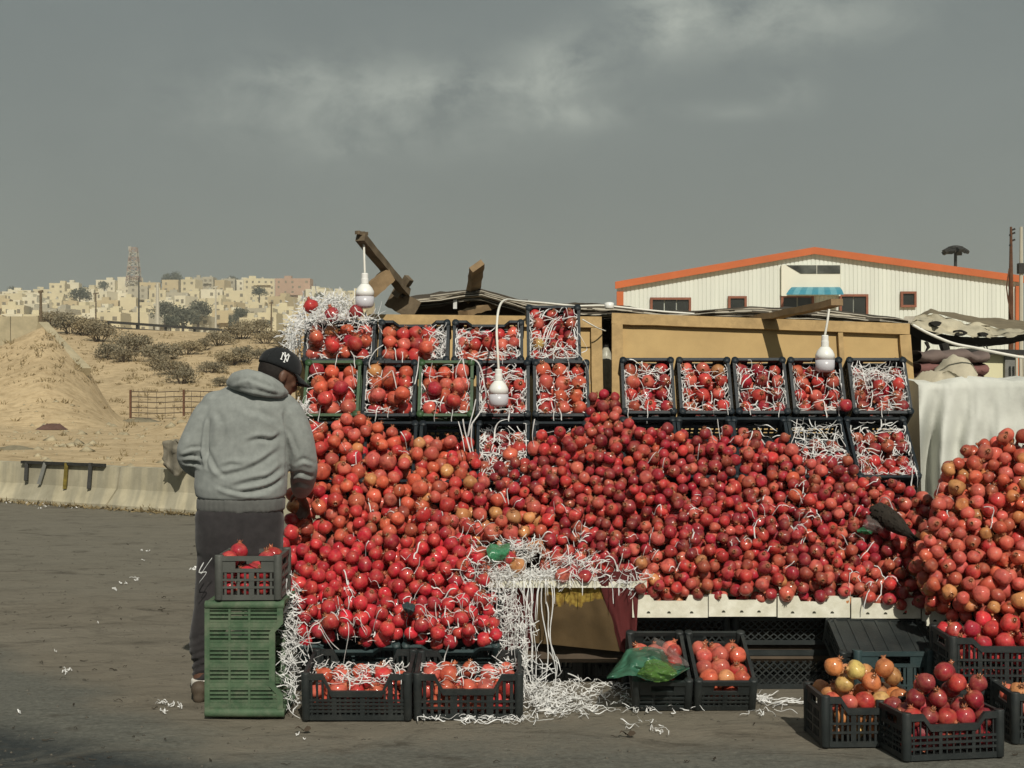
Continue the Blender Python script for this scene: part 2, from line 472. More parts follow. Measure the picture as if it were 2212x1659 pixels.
def sand_mat():
    m = simple('sand', (0.56, 0.43, 0.255), 0.95, 0.25, 0.5, 0.5, 3.5, c2=(0.44, 0.335, 0.195), bdist=0.12)
    t = m.node_tree; b = t.nodes['Principled BSDF']
    N = t.nodes.new; L = t.links.new
    g = N('ShaderNodeNewGeometry')
    n = N('ShaderNodeTexNoise'); n.inputs['Scale'].default_value = 2.6; n.inputs['Detail'].default_value = 8; n.inputs['Roughness'].default_value = 0.75
    L(g.outputs['Position'], n.inputs['Vector'])
    r = N('ShaderNodeValToRGB'); r.color_ramp.elements[0].position = 0.34; r.color_ramp.elements[1].position = 0.56
    r.color_ramp.elements[0].color = (0.60, 0.56, 0.5, 1); r.color_ramp.elements[1].color = (1, 1, 1, 1)
    L(n.outputs[0], r.inputs[0])
    mu = N('ShaderNodeMixRGB'); mu.blend_type = 'MULTIPLY'; mu.inputs[0].default_value = 0.8
    src = b.inputs['Base Color'].links[0].from_socket
    L(src, mu.inputs[1]); L(r.outputs[0], mu.inputs[2]); L(mu.outputs[0], b.inputs['Base Color'])
    return m
M['sand'] = sand_mat()
tag(grid_mesh('terrain', tx, ty, terrain_z, M['sand']), kind='structure')
def tz(x, y): return float(terrain_z(np.array([x]), np.array([y]))[0])
def ground_hit(px, py, y0=19.4, y1=1300.0):
    """where the sight line through px, py first meets the terrain"""
    ys = np.concatenate([np.linspace(y0, 116, 500), np.geomspace(117, y1, 400)])
    zs = terrain_z((px - CX) / F * ys, ys)
    ray = CH - (py - HY) / F * ys
    k = np.argmax(zs >= ray)
    if zs[k] < ray[k]: return None
    y = ys[k]
    return Vector(((px - CX) / F * y, y, float(zs[k])))

# ------------------------------------------------------------------ road barrier
def barrier_mesh(L_):
    prof = [(-0.29, 0.0), (-0.29, 0.06), (-0.13, 0.24), (-0.085, 0.50), (0.085, 0.50), (0.13, 0.24), (0.29, 0.06), (0.29, 0.0)]
    mb = MB(); n = 12; np_ = len(prof); g = []
    for i in range(n + 1):
        x = -L_ / 2 + L_ * i / n
        e = 0.012 if i in (0, n) else 0
        g.append([(x, y * (1 - e * 2), z + 0.006 * fbm(x * 3, z * 5, y) - e * (z > 0.5)) for y, z in prof])
    mb.sheet(g)
    mb.add(g[0], [tuple(range(np_))]); mb.add(g[-1], [tuple(range(np_ - 1, -1, -1))])
    return mb
def barrier_mat():
    m = simple('barrier_concrete', (0.47, 0.42, 0.295), 0.9, 0.3, 3.0, 0.35, 40, c2=(0.37, 0.33, 0.225), bdist=0.008)
    t = m.node_tree; b = t.nodes['Principled BSDF']; N = t.nodes.new; L = t.links.new
    g = N('ShaderNodeNewGeometry')
    mp = N('ShaderNodeMapping'); mp.inputs['Scale'].default_value = (3.2, 0.4, 0.25); L(g.outputs['Position'], mp.inputs[0])
    n = N('ShaderNodeTexNoise'); n.inputs['Scale'].default_value = 1.6; n.inputs['Detail'].default_value = 5; L(mp.outputs[0], n.inputs['Vector'])
    r = N('ShaderNodeValToRGB'); r.color_ramp.elements[0].position = 0.42; r.color_ramp.elements[1].position = 0.55
    r.color_ramp.elements[0].color = (0.68, 0.70, 0.74, 1); r.color_ramp.elements[1].color = (1, 1, 1, 1); L(n.outputs[0], r.inputs[0])
    mu = N('ShaderNodeMixRGB'); mu.blend_type = 'MULTIPLY'; mu.inputs[0].default_value = 0.9
    src = b.inputs['Base Color'].links[0].from_socket
    L(src, mu.inputs[1]); L(r.outputs[0], mu.inputs[2]); L(mu.outputs[0], b.inputs['Base Color'])
    return m
M['barrier'] = barrier_mat()
B0 = Vector((PX(-60, 17.1), 17.1, 0)); 
bd = Vector((1, -0.035, 0)).normalized()
blab = ['concrete road barrier running off beyond the edge of the picture', 'pale concrete road barrier at the edge of the picture, under the black bar', 'pale concrete road barrier just behind the man in the grey hoodie', 'concrete road barrier running on behind the fruit stall']
BSL = 0.66
def bar_Y(px): return 13.70 / (1 + BSL * (px - CX) / F)        # the barrier line comes nearer towards the man
bth = -math.atan(BSL)
bu = Vector((math.cos(bth), math.sin(bth), 0))
def bar_pt(px): Y = bar_Y(px); return Vector((PX(px, Y), Y, 0))
pa, pb = bar_pt(-140), bar_pt(258)
segs = [(pa - bu * 3.3, pa - bu * .03), (pa, pb), (pb + bu * .03, pb + bu * 3.2), (pb + bu * 3.23, pb + bu * 6.4)]
for i, (a_, b_) in enumerate(segs):
    L_ = (b_ - a_).length
    o = mobj('road_barrier', barrier_mesh(L_).mesh('road_barrier', [M['barrier']]))
    c = (a_ + b_) / 2
    o.location = (c.x, c.y + .22, -0.01); o.rotation_euler = (0, 0, bth)
    tag(o, blab[i], 'barrier', 'concrete barriers along the road')
# black bar with drooping straps laid along the barrier
def on_bar(px): 
    y = 16.86
    return PX(px, y), y
yb_ = lambda px: bar_Y(px) + .10
t_ = empty('barrier_rack', P(138, 1003, yb_(138)), 'black bar with four drooping legs hooked over the pale road barrier', 'rack')
mb = MB(); mb.bar(P(48, 998, yb_(48)) - t_.location, P(226, 1005, yb_(226)) - t_.location, 0.05, 0.035)
mb.build('bar', M['steel_dark'], t_)
for (pa, pb, yb, mt_) in ((58, 56, 1038, 'steel_dark'), (98, 84, 1046, 'galv'), (144, 140, 1056, 'strap_yellow'), (196, 192, 1056, 'steel_dark')):
    if mt_ == 'strap_yellow' and mt_ not in M: M[mt_] = simple('strap_yellow', (0.16, 0.12, 0.02), 0.8, 0.7, 12)
    mb = MB(); mb.bar(P(pa, 1000, yb_(pa) - .02) - t_.location, P(pb, yb, yb_(pb) - .10) - t_.location, 0.045, 0.03, up=(0, 1, 0))
    mb.build('leg', M[mt_], t_)
# grey rag over the barrier by the man's elbow
g = []
for i in range(9):
    row = []
    for j in range(9):
        u = i / 8; v = j / 8
        p = P(353 + 55 * u, 953 + 52 * v + 22 * (v > 0.6) * math.sin(u * 3), bar_Y(380) - .15 + 0.07 * math.sin(u * 9) + 0.06 * v)
        row.append(p + Vector((0.03 * fbm(u * 3, v * 3), 0.05 * fbm(u * 4, v * 4, 2), 0.03 * fbm(u * 3, v * 2, 5))))
    g.append(row)
M['grey_cloth'] = simple('grey_cloth', (0.22, 0.20, 0.155), 0.9, 0.3, 6, 0.4, 60)
o = MB().sheet(g).build('rag', M['grey_cloth'], smooth=True)
sol = o.modifiers.new('thick', 'SOLIDIFY'); sol.thickness = 0.012
tag(o, "grey rag hung over the barrier beside the man's elbow", 'rag')

# ------------------------------------------------------------------ concrete wall, kerb and pole by the berm
wy = 66.0
wz0 = 1.0
t_ = empty('retaining_wall', (PX(-60, wy), wy, wz0), 'long beige concrete wall above the sand bank', 'wall')
x0, x1 = PX(-330, wy), PX(86, wy)
n = 7
for k in range(n):
    a = x0 + (x1 - x0) * k / n; b_ = x0 + (x1 - x0) * (k + 1) / n
    mb = MB(); mb.box(((a + b_) / 2 - t_.location.x, 0, (PZ(684, wy) - wz0) / 2), (b_ - a - 0.03, 0.5, PZ(684, wy) - wz0))
    mb.build('wall_panel', M['concrete'], t_)
mb = MB()
pts = [P(95, 712, 58.6), P(125, 746, 58.0), P(155, 778, 57.2), P(188, 812, 56.4)]
for a, b_ in zip(pts[:-1], pts[1:]): mb.bar(a + Vector((0, -.25, .16)), b_ + Vector((0, -.25, .16)), 0.45, 0.34)
tag(mb.build('concrete_kerb', M['concrete']), 'sloping concrete kerb down the side of the sand bank', 'kerb')

def pole(px, py0, py1, Y, r, mat, label, arm=None, group=None, name='utility_pole'):
    t_ = empty(name, P(px, py1, Y), label, 'pole', group)
    mb = MB(); mb.tube([P(px, py1, Y) - t_.location - Vector((0, 0, 1.0)), P(px, py0, Y) - t_.location], [r, r * 0.6], 7)
    mb.build('shaft', mat, t_)
    if arm:
        mb = MB(); mb.bar(P(px - arm, py0 + 3, Y) - t_.location, P(px + arm, py0 + 1, Y) - t_.location, r * 1.2, r * 1.2); mb.build('crossarm', mat, t_)
    return t_
pole(88, 628, 700, 64, 0.09, M['old_timber'], 'thin wooden pole standing at the end of the beige wall', 5, 'poles before the far town')
pole(340, 612, 712, 240, 0.42, M['pole_pale'], 'pale thick pole rising before the middle of the far town', None, 'poles before the far town')
pole(207, 632, 715, 230, 0.16, M['old_timber'], 'thin dark pole before the far town, second from its near end', 6, 'poles before the far town')
pole(466, 618, 726, 112.5, 0.10, M['pole_pale'], 'slim pale pole standing behind the guard rail', 5, 'poles before the far town')
pole(586, 652, 738, 112.5, 0.08, M['old_timber'], 'slim brown pole at the far end of the guard rail', 4, 'poles before the far town')
pole(300, 600, 700, 300, 0.2, M['steel_dark'], 'thin black pole below the red and white mast', None, 'poles before the far town')

# guard rail on the embankment
t_ = empty('guard_rail', (PX(380, 110), 110, tz(PX(380, 110), 110)), 'long grey guard rail along the top of the scrub embankment', 'guard rail')
rp = [(92, 690), (180, 692), (270, 698), (380, 706), (500, 714), (640, 722), (760, 730)]
pts = [P(a, b_, 110) - t_.location for a, b_ in rp]
for dz_, nm in ((0.0, 'rail'), (-0.42, 'rail')):
    mb = MB()
    for a, b_ in zip(pts[:-1], pts[1:]): mb.bar(a + Vector((0, 0, dz_)), b_ + Vector((0, 0, dz_)), 0.08, 0.20 if dz_ == 0 else 0.14)
    mb.build('rail', M['steel_dark'], t_)
for px in np.arange(110, 760, 62):
    py = np.interp(px, [a for a, _ in rp], [b_ for _, b_ in rp])
    p = P(px, py, 110.15) - t_.location
    mb = MB(); mb.bar(p + Vector((0, 0, 0.1)), p + Vector((0, 0, -1.5)), 0.16, 0.16); mb.build('post', M['steel_dark'], t_)

# wire fence in front of the embankment
fy = 64.0
t_ = empty('wire_fence', (PX(340, fy), fy, tz(PX(340, fy), fy)), 'low wire fence on rusty posts at the foot of the scrub slope', 'fence')
for px in (282, 397, 512):
    mb = MB(); mb.bar(P(px, 842, fy) - t_.location, P(px, 925, fy) - t_.location, 0.09, 0.09); mb.build('post', M['rust'], t_)
M['wire'] = simple('wire', (0.10, 0.075, 0.05), 0.7, 0.2)
for k, py in enumerate((846, 857, 868, 880, 891, 902)):
    mb = MB()
    mb.tube([P(px, py + 1.6 * math.sin((px - 282) / 115 * math.pi * 1.0) ** 2 + (k - 3) * (px - 282) * 0.004, fy) - t_.location for px in range(282, 520, 12)], 0.022, 4)
    mb.build('wire', M['wire'], t_)
mb = MB()
for px in list(range(300, 512, 19)):
    mb.tube([P(px, 846, fy) - t_.location, P(px + rng.uniform(-2, 2), 904, fy) - t_.location], 0.012, 3)
tag(mb.build('mesh_wire', M['wire'], t_), kind='stuff')

# ------------------------------------------------------------------ scrub
def leaf_mat(name, c):
    return simple(name, c, 0.85, 0.45, 1.5, 0, spec=0.15)
M['weed'] = leaf_mat('weed', (0.26, 0.20, 0.105))
M['scrub_a'] = leaf_mat('scrub_a', (0.275, 0.232, 0.150))
M['scrub_b'] = leaf_mat('scrub_b', (0.235, 0.205, 0.138))
M['scrub_c'] = leaf_mat('scrub_c', (0.33, 0.27, 0.165))
M['tree_leaf'] = leaf_mat('tree_leaf', (0.115, 0.12, 0.085))
M['tree_leaf_b'] = leaf_mat('tree_leaf_b', (0.14, 0.14, 0.10))
M['trunk'] = simple('trunk', (0.085, 0.062, 0.042), 0.9, 0.3, 4)
def leaf_cloud(r, n, size, seed, rx=1.0, rz=0.75, hollow=0.45, lumps=7):
    q = np.random.default_rng(seed)
    cs = q.normal(size=(lumps, 3)); cs /= np.linalg.norm(cs, axis=1)[:, None]
    cs[:, 2] = np.abs(cs[:, 2]) * 0.9 - 0.15
    cs *= q.uniform(0.25, 0.75, (lumps, 1))
    rr = q.uniform(0.28, 0.52, lumps)
    k = q.integers(0, lumps, n)
    d = q.normal(size=(n, 3)); d /= np.linalg.norm(d, axis=1)[:, None]
    p = cs[k] + d * (rr[k] * q.uniform(hollow, 1.0, n) ** 0.5)[:, None]
    p *= np.array([r * rx, r * rx, r * rz]); p[:, 2] += r * rz * 0.72
    a = q.normal(size=(n, 3)); a /= np.linalg.norm(a, axis=1)[:, None]
    b = np.cross(a, q.normal(size=(n, 3))); b /= np.linalg.norm(b, axis=1)[:, None]
    s = size * q.uniform(0.5, 1.4, (n, 1))
    v = np.stack([p - a * s, p + b * s * 0.45, p + a * s, p - b * s * 0.45], 1).reshape(-1, 3)
    f = np.arange(n * 4).reshape(-1, 4)
    return v, f
bush_me = []
for k in range(5):
    v, f = leaf_cloud(1.0, 1500, 0.050, 100 + k, 1.0, 0.62, 0.1, 14)
    leaf = np_mesh('bush_leaves', v, f, False, [M[('scrub_a', 'scrub_b', 'scrub_c', 'scrub_a', 'scrub_b')[k]]])
    mb = MB()
    q = random.Random(k)
    for j in range(9):
        a = q.uniform(0, 6.28); e = q.uniform(0.3, 1.1)
        d = Vector((math.cos(a) * math.cos(e), math.sin(a) * math.cos(e), math.sin(e)))
        mb.tube([(0, 0, -0.15), d * 0.4 + Vector((0, 0, 0.05)), d * 0.85], [0.035, 0.022, 0.008], 4)
    bush_me.append((leaf, mb.mesh('bush_stems', [M['trunk']])))
bl = [(120, 700, 26), (150, 712, 30), (185, 716, 30), (215, 728, 34), (250, 742, 40), (205, 752, 30), (160, 735, 26), (285, 752, 32), (232, 768, 30), (270, 775, 24), (150, 770, 16),
      (352, 770, 32), (328, 764, 20), (402, 760, 22), (378, 800, 30), (392, 822, 26), (345, 792, 22), (470, 740, 24), (440, 752, 18), (520, 722, 34), (548, 716, 26), (500, 780, 30), (530, 775, 26), (575, 735, 26),
      (345, 735, 14), (300, 726, 14), (420, 782, 16), (455, 800, 20), (480, 830, 18), (560, 770, 22), (610, 745, 20), (70, 815, 8), (290, 820, 7), (350, 860, 8), (190, 830, 7), (262, 862, 9), (505, 850, 14), (170, 790, 10)]
oneto = ['first', 'second', 'third', 'fourth', 'fifth', 'sixth', 'seventh', 'eighth', 'ninth', 'tenth', 'eleventh', 'twelfth', 'thirteenth', 'fourteenth', 'fifteenth', 'sixteenth',
         'seventeenth', 'eighteenth', 'nineteenth', 'twentieth', 'twenty-first', 'twenty-second', 'twenty-third', 'twenty-fourth', 'twenty-fifth', 'twenty-sixth', 'twenty-seventh', 'twenty-eighth', 'twenty-ninth', 'thirtieth', 'thirty-first', 'thirty-second']
bl = [b_ for b_ in bl if not (b_[2] <= 16 or (b_[0] < 300 and b_[1] < 760 and b_[0] % 3 == 1))]
bl.sort()
cnt = {}
for i, (px, py, sz) in enumerate(bl):
    h = ground_hit(px, py + sz * 0.30)
    if h is None: continue
    s = sz * 1.75 / F * h.y
    zone = 'upper slope near the guard rail' if py < 745 else ('middle of the scrub slope' if py < 790 else 'foot of the scrub slope')
    k = cnt[zone] = cnt.get(zone, 0) + 1
    t_ = empty('scrub_bush', h, f'dry scrub bush, {oneto[k - 1]} from the left on the {zone}', 'bush', 'dry bushes on the embankment')
    a, b_ = bush_me[i % 5]
    mobj('leaves', a, None, t_); mobj('stem', b_, None, t_)
    t_.scale = (s * rng.uniform(0.9, 1.25), s * 1.0, s * rng.uniform(0.75, 1.1)); t_.rotation_euler = (0, 0, rng.uniform(0, 6.28))
    t_.location.z -= s * 0.08

# dry weeds and stones over sand and slope
def scatter_tufts():
    q = np.random.default_rng(3)
    vs = []; n = 0
    pts = []
    while len(pts) < 1100:
        px = q.uniform(-60, 700); py = q.uniform(722, 1000)
        w = 0.9 if py < 830 else (0.10 if px < 240 else 0.5) if py < 930 else 0.22
        if q.uniform() > w * (0.15 + 1.4 * max(0, vnoise(np.array([px / 26.0]), np.array([py / 9.0]), 4)[0] - 0.35)): continue
        Y = None
        pts.append((px, py))
    ys = np.concatenate([np.linspace(19.5, 116, 260)])
    out = []
    for px, py in pts:
        zs = terrain_z((px - CX) / F * ys, ys); ray = CH - (py - HY) / F * ys
        k = int(np.argmax(zs >= ray))
        if zs[k] < ray[k]: continue
        out.append(((px - CX) / F * ys[k], ys[k], zs[k]))
    p = np.array(out); m = len(p)
    blades = 6
    p = np.repeat(p, blades, 0)
    s = np.repeat(q.uniform(0.04, 0.17, m) * np.clip(p[::blades, 1] / 60, 0.35, 1.2), blades)[:, None]
    p = p + q.normal(size=p.shape) * s * np.array([0.7, 0.7, 0.0])
    d = q.normal(size=p.shape); d[:, 2] = np.abs(d[:, 2]) + 0.6; d /= np.linalg.norm(d, axis=1)[:, None]
    side = np.cross(d, q.normal(size=p.shape)); side /= np.linalg.norm(side, axis=1)[:, None]
    v = np.stack([p - side * s * 0.18, p + side * s * 0.18, p + d * s * 1.5], 1).reshape(-1, 3)
    return np_mesh('dry_weeds', v, np.arange(len(v)).reshape(-1, 3), False, [M['weed']])
tag(mobj('dry_weeds', scatter_tufts()), 'thin dry weeds scattered over the sandy bank and slope', 'weeds', kind='stuff')
def scatter_stones(name, n, region, smin, smax, mat, seed, zfun):
    q = np.random.default_rng(seed)
    base = np.array([[1, 0, 0], [-1, 0, 0], [0, 1, 0], [0, -1, 0], [0, 0, 1], [0, 0, -1]], float)
    fc = np.array([[0, 2, 4], [2, 1, 4], [1, 3, 4], [3, 0, 4], [2, 0, 5], [1, 2, 5], [3, 1, 5], [0, 3, 5]])
    x = q.uniform(region[0], region[1], n); y = q.uniform(region[2], region[3], n)
    z = zfun(x, y)
    s = smin * (smax / smin) ** (q.uniform(0, 1, n) ** 2.4)
    v = base[None] * s[:, None, None] * q.uniform(0.5, 1.3, (n, 6, 3))
    v[:, :, 2] *= 0.6
    a = q.uniform(0, 6.28, n); c, si = np.cos(a)[:, None], np.sin(a)[:, None]
    vx = v[:, :, 0] * c - v[:, :, 1] * si; vy = v[:, :, 0] * si + v[:, :, 1] * c
    v = np.stack([vx + x[:, None], vy + y[:, None], v[:, :, 2] + z[:, None]], -1).reshape(-1, 3)
    f = (fc[None] + (np.arange(n) * 6)[:, None, None]).reshape(-1, 3)
    return np_mesh(name, v, f, False, [mat])
M['stone'] = simple('stone', (0.42, 0.36, 0.235), 0.95, 0.4, 3)
tag(mobj('rubble', scatter_stones('rubble', 1500, (-26, 0, 19.6, 50), 0.03, 0.26, M['stone'], 5, terrain_z)), 'stones and rubble strewn over the sand lot', 'rubble', kind='stuff')
M['grit'] = simple('grit', (0.125, 0.112, 0.09), 0.95, 0.6, 9)
tag(mobj('gravel', scatter_stones('gravel', 9000, (-5.5, 3.4, 5.0, 13.5), 0.0025, 0.013, M['grit'], 6, lambda x, y: gz(x, y))), 'fine grit and pebbles on the dirt ground', 'gravel', kind='stuff')
# two debris heaps on the sand
for (px, py, w, h, mt_, lab) in ((112, 922, 34, 12, 'rug_red', 'dull reddish heap of cloth dumped on the sand'), (300, 908, 46, 7, 'scrub_b', 'low strip of dark debris at the foot of the fence'), (30, 968, 50, 8, 'scrub_b', 'flat dark board half buried in the sand')):
    if mt_ == 'rug_red' and mt_ not in M: M[mt_] = simple('rug_red', (0.13, 0.075, 0.058), 0.9, 0.6, 1.2)
    hh = ground_hit(px, py + h * 0.5)
    s = hh.y / F
    g = [[(w * s * (i / 8 - 1) * 1.0, w * s * 0.5 * (j / 5 - 1), max(-0.1, 1.1 * h * s * (1 - (i / 8 - 1) ** 2) * (1 - (j / 5 - 1) ** 2) * (1 + .5 * fbm(i * 0.35, j * 0.35, px)))) for i in range(17)] for j in range(11)]
    o = MB().sheet(g).build('debris_heap', M[mt_], smooth=True); o.location = hh
    tag(o, lab, 'debris')

# ------------------------------------------------------------------ far town
TC = {'cream': (0.66, 0.58, 0.38), 'pale': (0.72, 0.66, 0.49), 'sand': (0.55, 0.45, 0.27), 'grey': (0.43, 0.39, 0.29), 'pink': (0.47, 0.315, 0.225)}
for k, c in TC.items(): M['house_' + k] = simple('house_' + k, c, 0.9, 0.14, 0.15, 0)
M['far_window'] = simple('far_window', (0.24, 0.205, 0.14), 0.6, 0.3, 0.4, 0)
M['roof_grey'] = simple('roof_grey', (0.42, 0.37, 0.26), 0.95, 0.2, 0.3, 0)
hq = random.Random(21)
def far_house(px, py_base, w_px, h_px, Y, colour, storeys, label, group='flat-roofed houses of the far town', tower=False):
    s = Y / F
    w, h, d = w_px * s, h_px * s, hq.uniform(9, 13)
    o = P(px, py_base, Y)
    rot = hq.uniform(-0.35, 0.25)
    t_ = empty('town_house', o, label, 'house', group); t_.rotation_euler = (0, 0, rot)
    m = M['house_' + colour]
    mb = MB(); mb.box((0, d / 2, h / 2 - 6), (w, d, h + 12)); mb.build('wall', m, t_)
    mb = MB()
    for (c, dd) in (((0, 0.2, h + 0.35), (w + .3, 0.4, 0.7)), ((-w / 2 + .2, d / 2, h + 0.35), (0.4, d - 0.9, 0.7)), ((w / 2 - .2, d / 2, h + 0.35), (0.4, d - 0.9, 0.7))): mb.box(c, dd)
    mb.build('parapet', m, t_)
    if hq.random() < 0.75:
        mb = MB(); mb.box((hq.uniform(-.25, .25) * w, d * 0.5, h + 1.2), (min(w * .35, 4), 3.5, 2.4)); mb.build('stair_head', m, t_)
    if hq.random() < 0.5:
        mb = MB(); x = hq.uniform(-.3, .3) * w; mb.lathe([(0.7, 0), (0.7, 1.4), (0.2, 1.7)], 8, (x, d * .3, h + .1)); mb.build('water_tank', M['pole_pale'], t_)
    mb = MB(); n = max(2, int(w / 3.4)); sh = h / storeys
    for i in range(n):
        for j in range(storeys):
            if hq.random() < 0.12: continue
            x = -w / 2 + (i + 0.5) * w / n + hq.uniform(-.15, .15)
            ww = hq.choice((1.0, 1.2, 1.5)); 
            mb.box((x, -0.03, sh * (j + 0.55)), (ww, 0.16, sh * 0.42))
    tag(mb.build('window', M['far_window'], t_), kind='stuff')
    if hq.random() < 0.45:
        mb = MB()
        j = hq.randint(1, max(1, storeys - 1)); mb.box((hq.uniform(-.2, .2) * w, -0.8, sh * j), (w * .45, 1.5, 0.25)); mb.box((hq.uniform(-.2, .2) * w, -1.5, sh * j + .55), (w * .45, 0.12, 0.9))
        mb.build('balcony', m, t_)
    # the mount of earth it stands on keeps it from hovering
    return t_
rows = [('front row', 722, 470, 30, 44, (26, 58)), ('second row up', 703, 560, 26, 40, (24, 52)), ('middle row', 684, 650, 26, 40, (24, 50)), ('fourth row up', 664, 740, 24, 38, (24, 48)), ('crest row', 644, 850, 20, 36, (22, 46))]
crest = [(-60, 640), (0, 634), (85, 630), (115, 617), (150, 612), (200, 622), (228, 604), (285, 598), (320, 612), (360, 606), (430, 600), (480, 606), (525, 604), (570, 602), (600, 596), (670, 606), (705, 634), (760, 646), (800, 652)]
def top_at(px): return np.interp(px, [a for a, _ in crest], [b_ for _, b_ in crest])
for ri, (rn, pyb, Y, h0, h1, wr) in enumerate(rows):
    px = -120 + hq.uniform(0, 20); k = 0
    while px < 775:
        w = hq.uniform(*wr); h = hq.uniform(h0, h1) * 1.05
        c = hq.choice(('cream', 'cream', 'pale', 'pale', 'sand', 'grey', 'cream'))
        xc = px + w / 2
        yb = pyb + hq.uniform(-4, 4)
        if ri == 4: h = max(14, yb - top_at(xc) + hq.uniform(-4, 2))
        else: h = min(h, yb - top_at(xc) - 4)
        if 588 < xc < 672 and ri >= 3:
            px += w; continue
        if h > 9 and xc + w / 2 > -4:
            st = max(2, min(5, int(h * Y / F / 3.0)))
            vis = xc > 0
            if vis: k += 1
            lab = f'{c} flat-roofed house, {oneto[k - 1]} along the {rn} of the far town' if vis else f'{c} flat-roofed house beyond the edge, {rn} of the far town'
            far_house(xc, yb, w, h, Y + hq.uniform(-25, 25), c, st, lab)
        px += w * hq.uniform(0.82, 1.18)
far_house(560, 650, 66, 46, 800, 'cream', 4, 'tall cream block with a stair tower beside the pinkish apartment block')
far_house(632, 648, 76, 44, 790, 'pink', 4, 'pinkish brick apartment block on the crest of the far town')
far_house(648, 690, 62, 42, 700, 'pale', 4, 'pale block with rows of windows under the pinkish apartments')
# trees among the houses
tree_me = []
for k in range(4):
    v, f = leaf_cloud(1.0, 1500, 0.075, 300 + k, 1.0, 1.0, 0.1, 16)
    tree_me.append(np_mesh('tree_crown', v, f, False, [M['tree_leaf' if k % 2 else 'tree_leaf_b']]))
def far_tree(px, pyb, rpx, Y, label, cyp=False, name='town_tree'):
    s = rpx * Y / F
    t_ = empty(name, P(px, pyb, Y), label, 'tree', 'trees in the far town')
    c = mobj('crown', hq.choice(tree_me), None, t_)
    c.scale = (s * 0.35, s * 0.35, s * 1.6) if cyp else (s * 1.25, s * 1.25, s * hq.uniform(1.05, 1.25))
    c.location = (0, 0, -s * 0.30); c.rotation_euler = (0, 0, hq.uniform(0, 6))
    mb = MB(); mb.tube([(0, 0, -3), (0.1, 0, s * 0.5), (0.2, 0, s * 1.0)], [s * 0.09, s * 0.07, s * 0.03], 6); mb.build('trunk', M['trunk'], t_)
for a in ((172, 650, 23, 620, 'round dark tree before the crest houses, near the wooden pole'), (395, 704, 38, 430, 'broad dark grey-green tree in the middle of the town'), (355, 690, 26, 440, 'smaller tree joined to the broad middle tree'),
          (428, 690, 30, 445, 'tree just behind the broad middle tree'), (368, 712, 22, 380, 'low tree at the foot of the broad middle tree'), (372, 618, 22, 900, 'tree standing on the crest between two houses'), (500, 618, 18, 900, 'small round tree on the crest near the cream block'),
          (225, 625, 14, 860, 'small tree on the crest beside the mast'), (30, 640, 15, 860, 'dark tree at the near end of the crest'), (575, 712, 16, 420, 'small tree in the low houses behind the guard rail'), (520, 690, 18, 460, 'grey-green tree before the tall cream block'), (240, 690, 14, 520, 'little tree among the front houses by the thin pole'),
          (560, 640, 16, 640, 'tree before the stair tower block'), (690, 652, 14, 700, 'tree at the end of the far town')):
    far_tree(*a)
far_tree(497, 722, 22, 380, 'narrow dark cypress behind the guard rail', True)
far_tree(510, 712, 26, 420, 'taller narrow cypress beside the dark cypress', True)

# radio mast
ym = 860.0
t_ = empty('radio_mast', P(289, 618, ym), 'red and white lattice radio mast on the crest of the town', 'mast')
M['mast_white'] = simple('mast_white', (0.42, 0.39, 0.32), 0.7, 0.1); M['mast_red'] = simple('mast_red', (0.33, 0.235, 0.185), 0.7, 0.1)  # distance haze is mixed into both mast colours
H = (618 - 535) * ym / F
for k in range(8):
    z0, z1 = H * k / 8, H * (k + 1) / 8
    w0, w1 = 4.0 - 2.2 * k / 8, 4.0 - 2.2 * (k + 1) / 8
    mb = MB()
    c0 = [(sx * w0, sy * w0, z0) for sx, sy in ((-1, -1), (1, -1), (1, 1), (-1, 1))]; c1 = [(sx * w1, sy * w1, z1) for sx, sy in ((-1, -1), (1, -1), (1, 1), (-1, 1))]
    for i in range(4):
        mb.bar(c0[i], c1[i], 0.45, 0.45); mb.bar(c0[i], c1[(i + 1) % 4], 0.28, 0.28); mb.bar(c0[(i + 1) % 4], c1[i], 0.28, 0.28); mb.bar(c1[i], c1[(i + 1) % 4], 0.3, 0.3)
    mb.build('mast_section', M['mast_red' if k % 2 else 'mast_white'], t_)
for (z, a) in ((0.55, 0), (0.62, 1), (0.97, 0), (0.3, 1), (0.42, 0)):
    mb = MB(); mb.box((2.0 if a else -2.0, -1.5, H * z), (1.6, 1.0, 2.6)); mb.build('antenna', M['mast_white'], t_)

# ------------------------------------------------------------------ warehouse
wy = 75.0
M['cladding'] = simple('cladding', (0.70, 0.73, 0.66), 0.55, 0.10, 0.35, 0, spec=0.35, stretch=(6, 6, 0.25))
M['orange_trim'] = simple('orange_trim', (0.53, 0.135, 0.042), 0.6, 0.14, 0.8, 0, spec=0.3)
M['dark_glass'] = simple('dark_glass', (0.035, 0.038, 0.034), 0.2, 0.4, 0.7, 0, spec=0.6)
M['window_red'] = simple('window_red', (0.26, 0.10, 0.06), 0.7, 0.25, 3)
M['awning_blue'] = simple('awning_blue', (0.05, 0.24, 0.32), 0.5, 0.15, 3)
wx0, wx1 = PX(1334, wy), PX(2204, wy)
wo = Vector((wx0, wy, 0))
t_ = empty('warehouse', wo, 'white corrugated warehouse with orange roof trim and small windows', 'warehouse')
zl, za, zr = PZ(610, wy), PZ(536, wy), PZ(598, wy)
xa = PX(1757, wy) - wx0; wl = wx1 - wx0
def gable(x): return zl + (za - zl) * x / xa if x < xa else za + (zr - za) * (x - xa) / (wl - xa)
npan = 96; pw = wl / npan
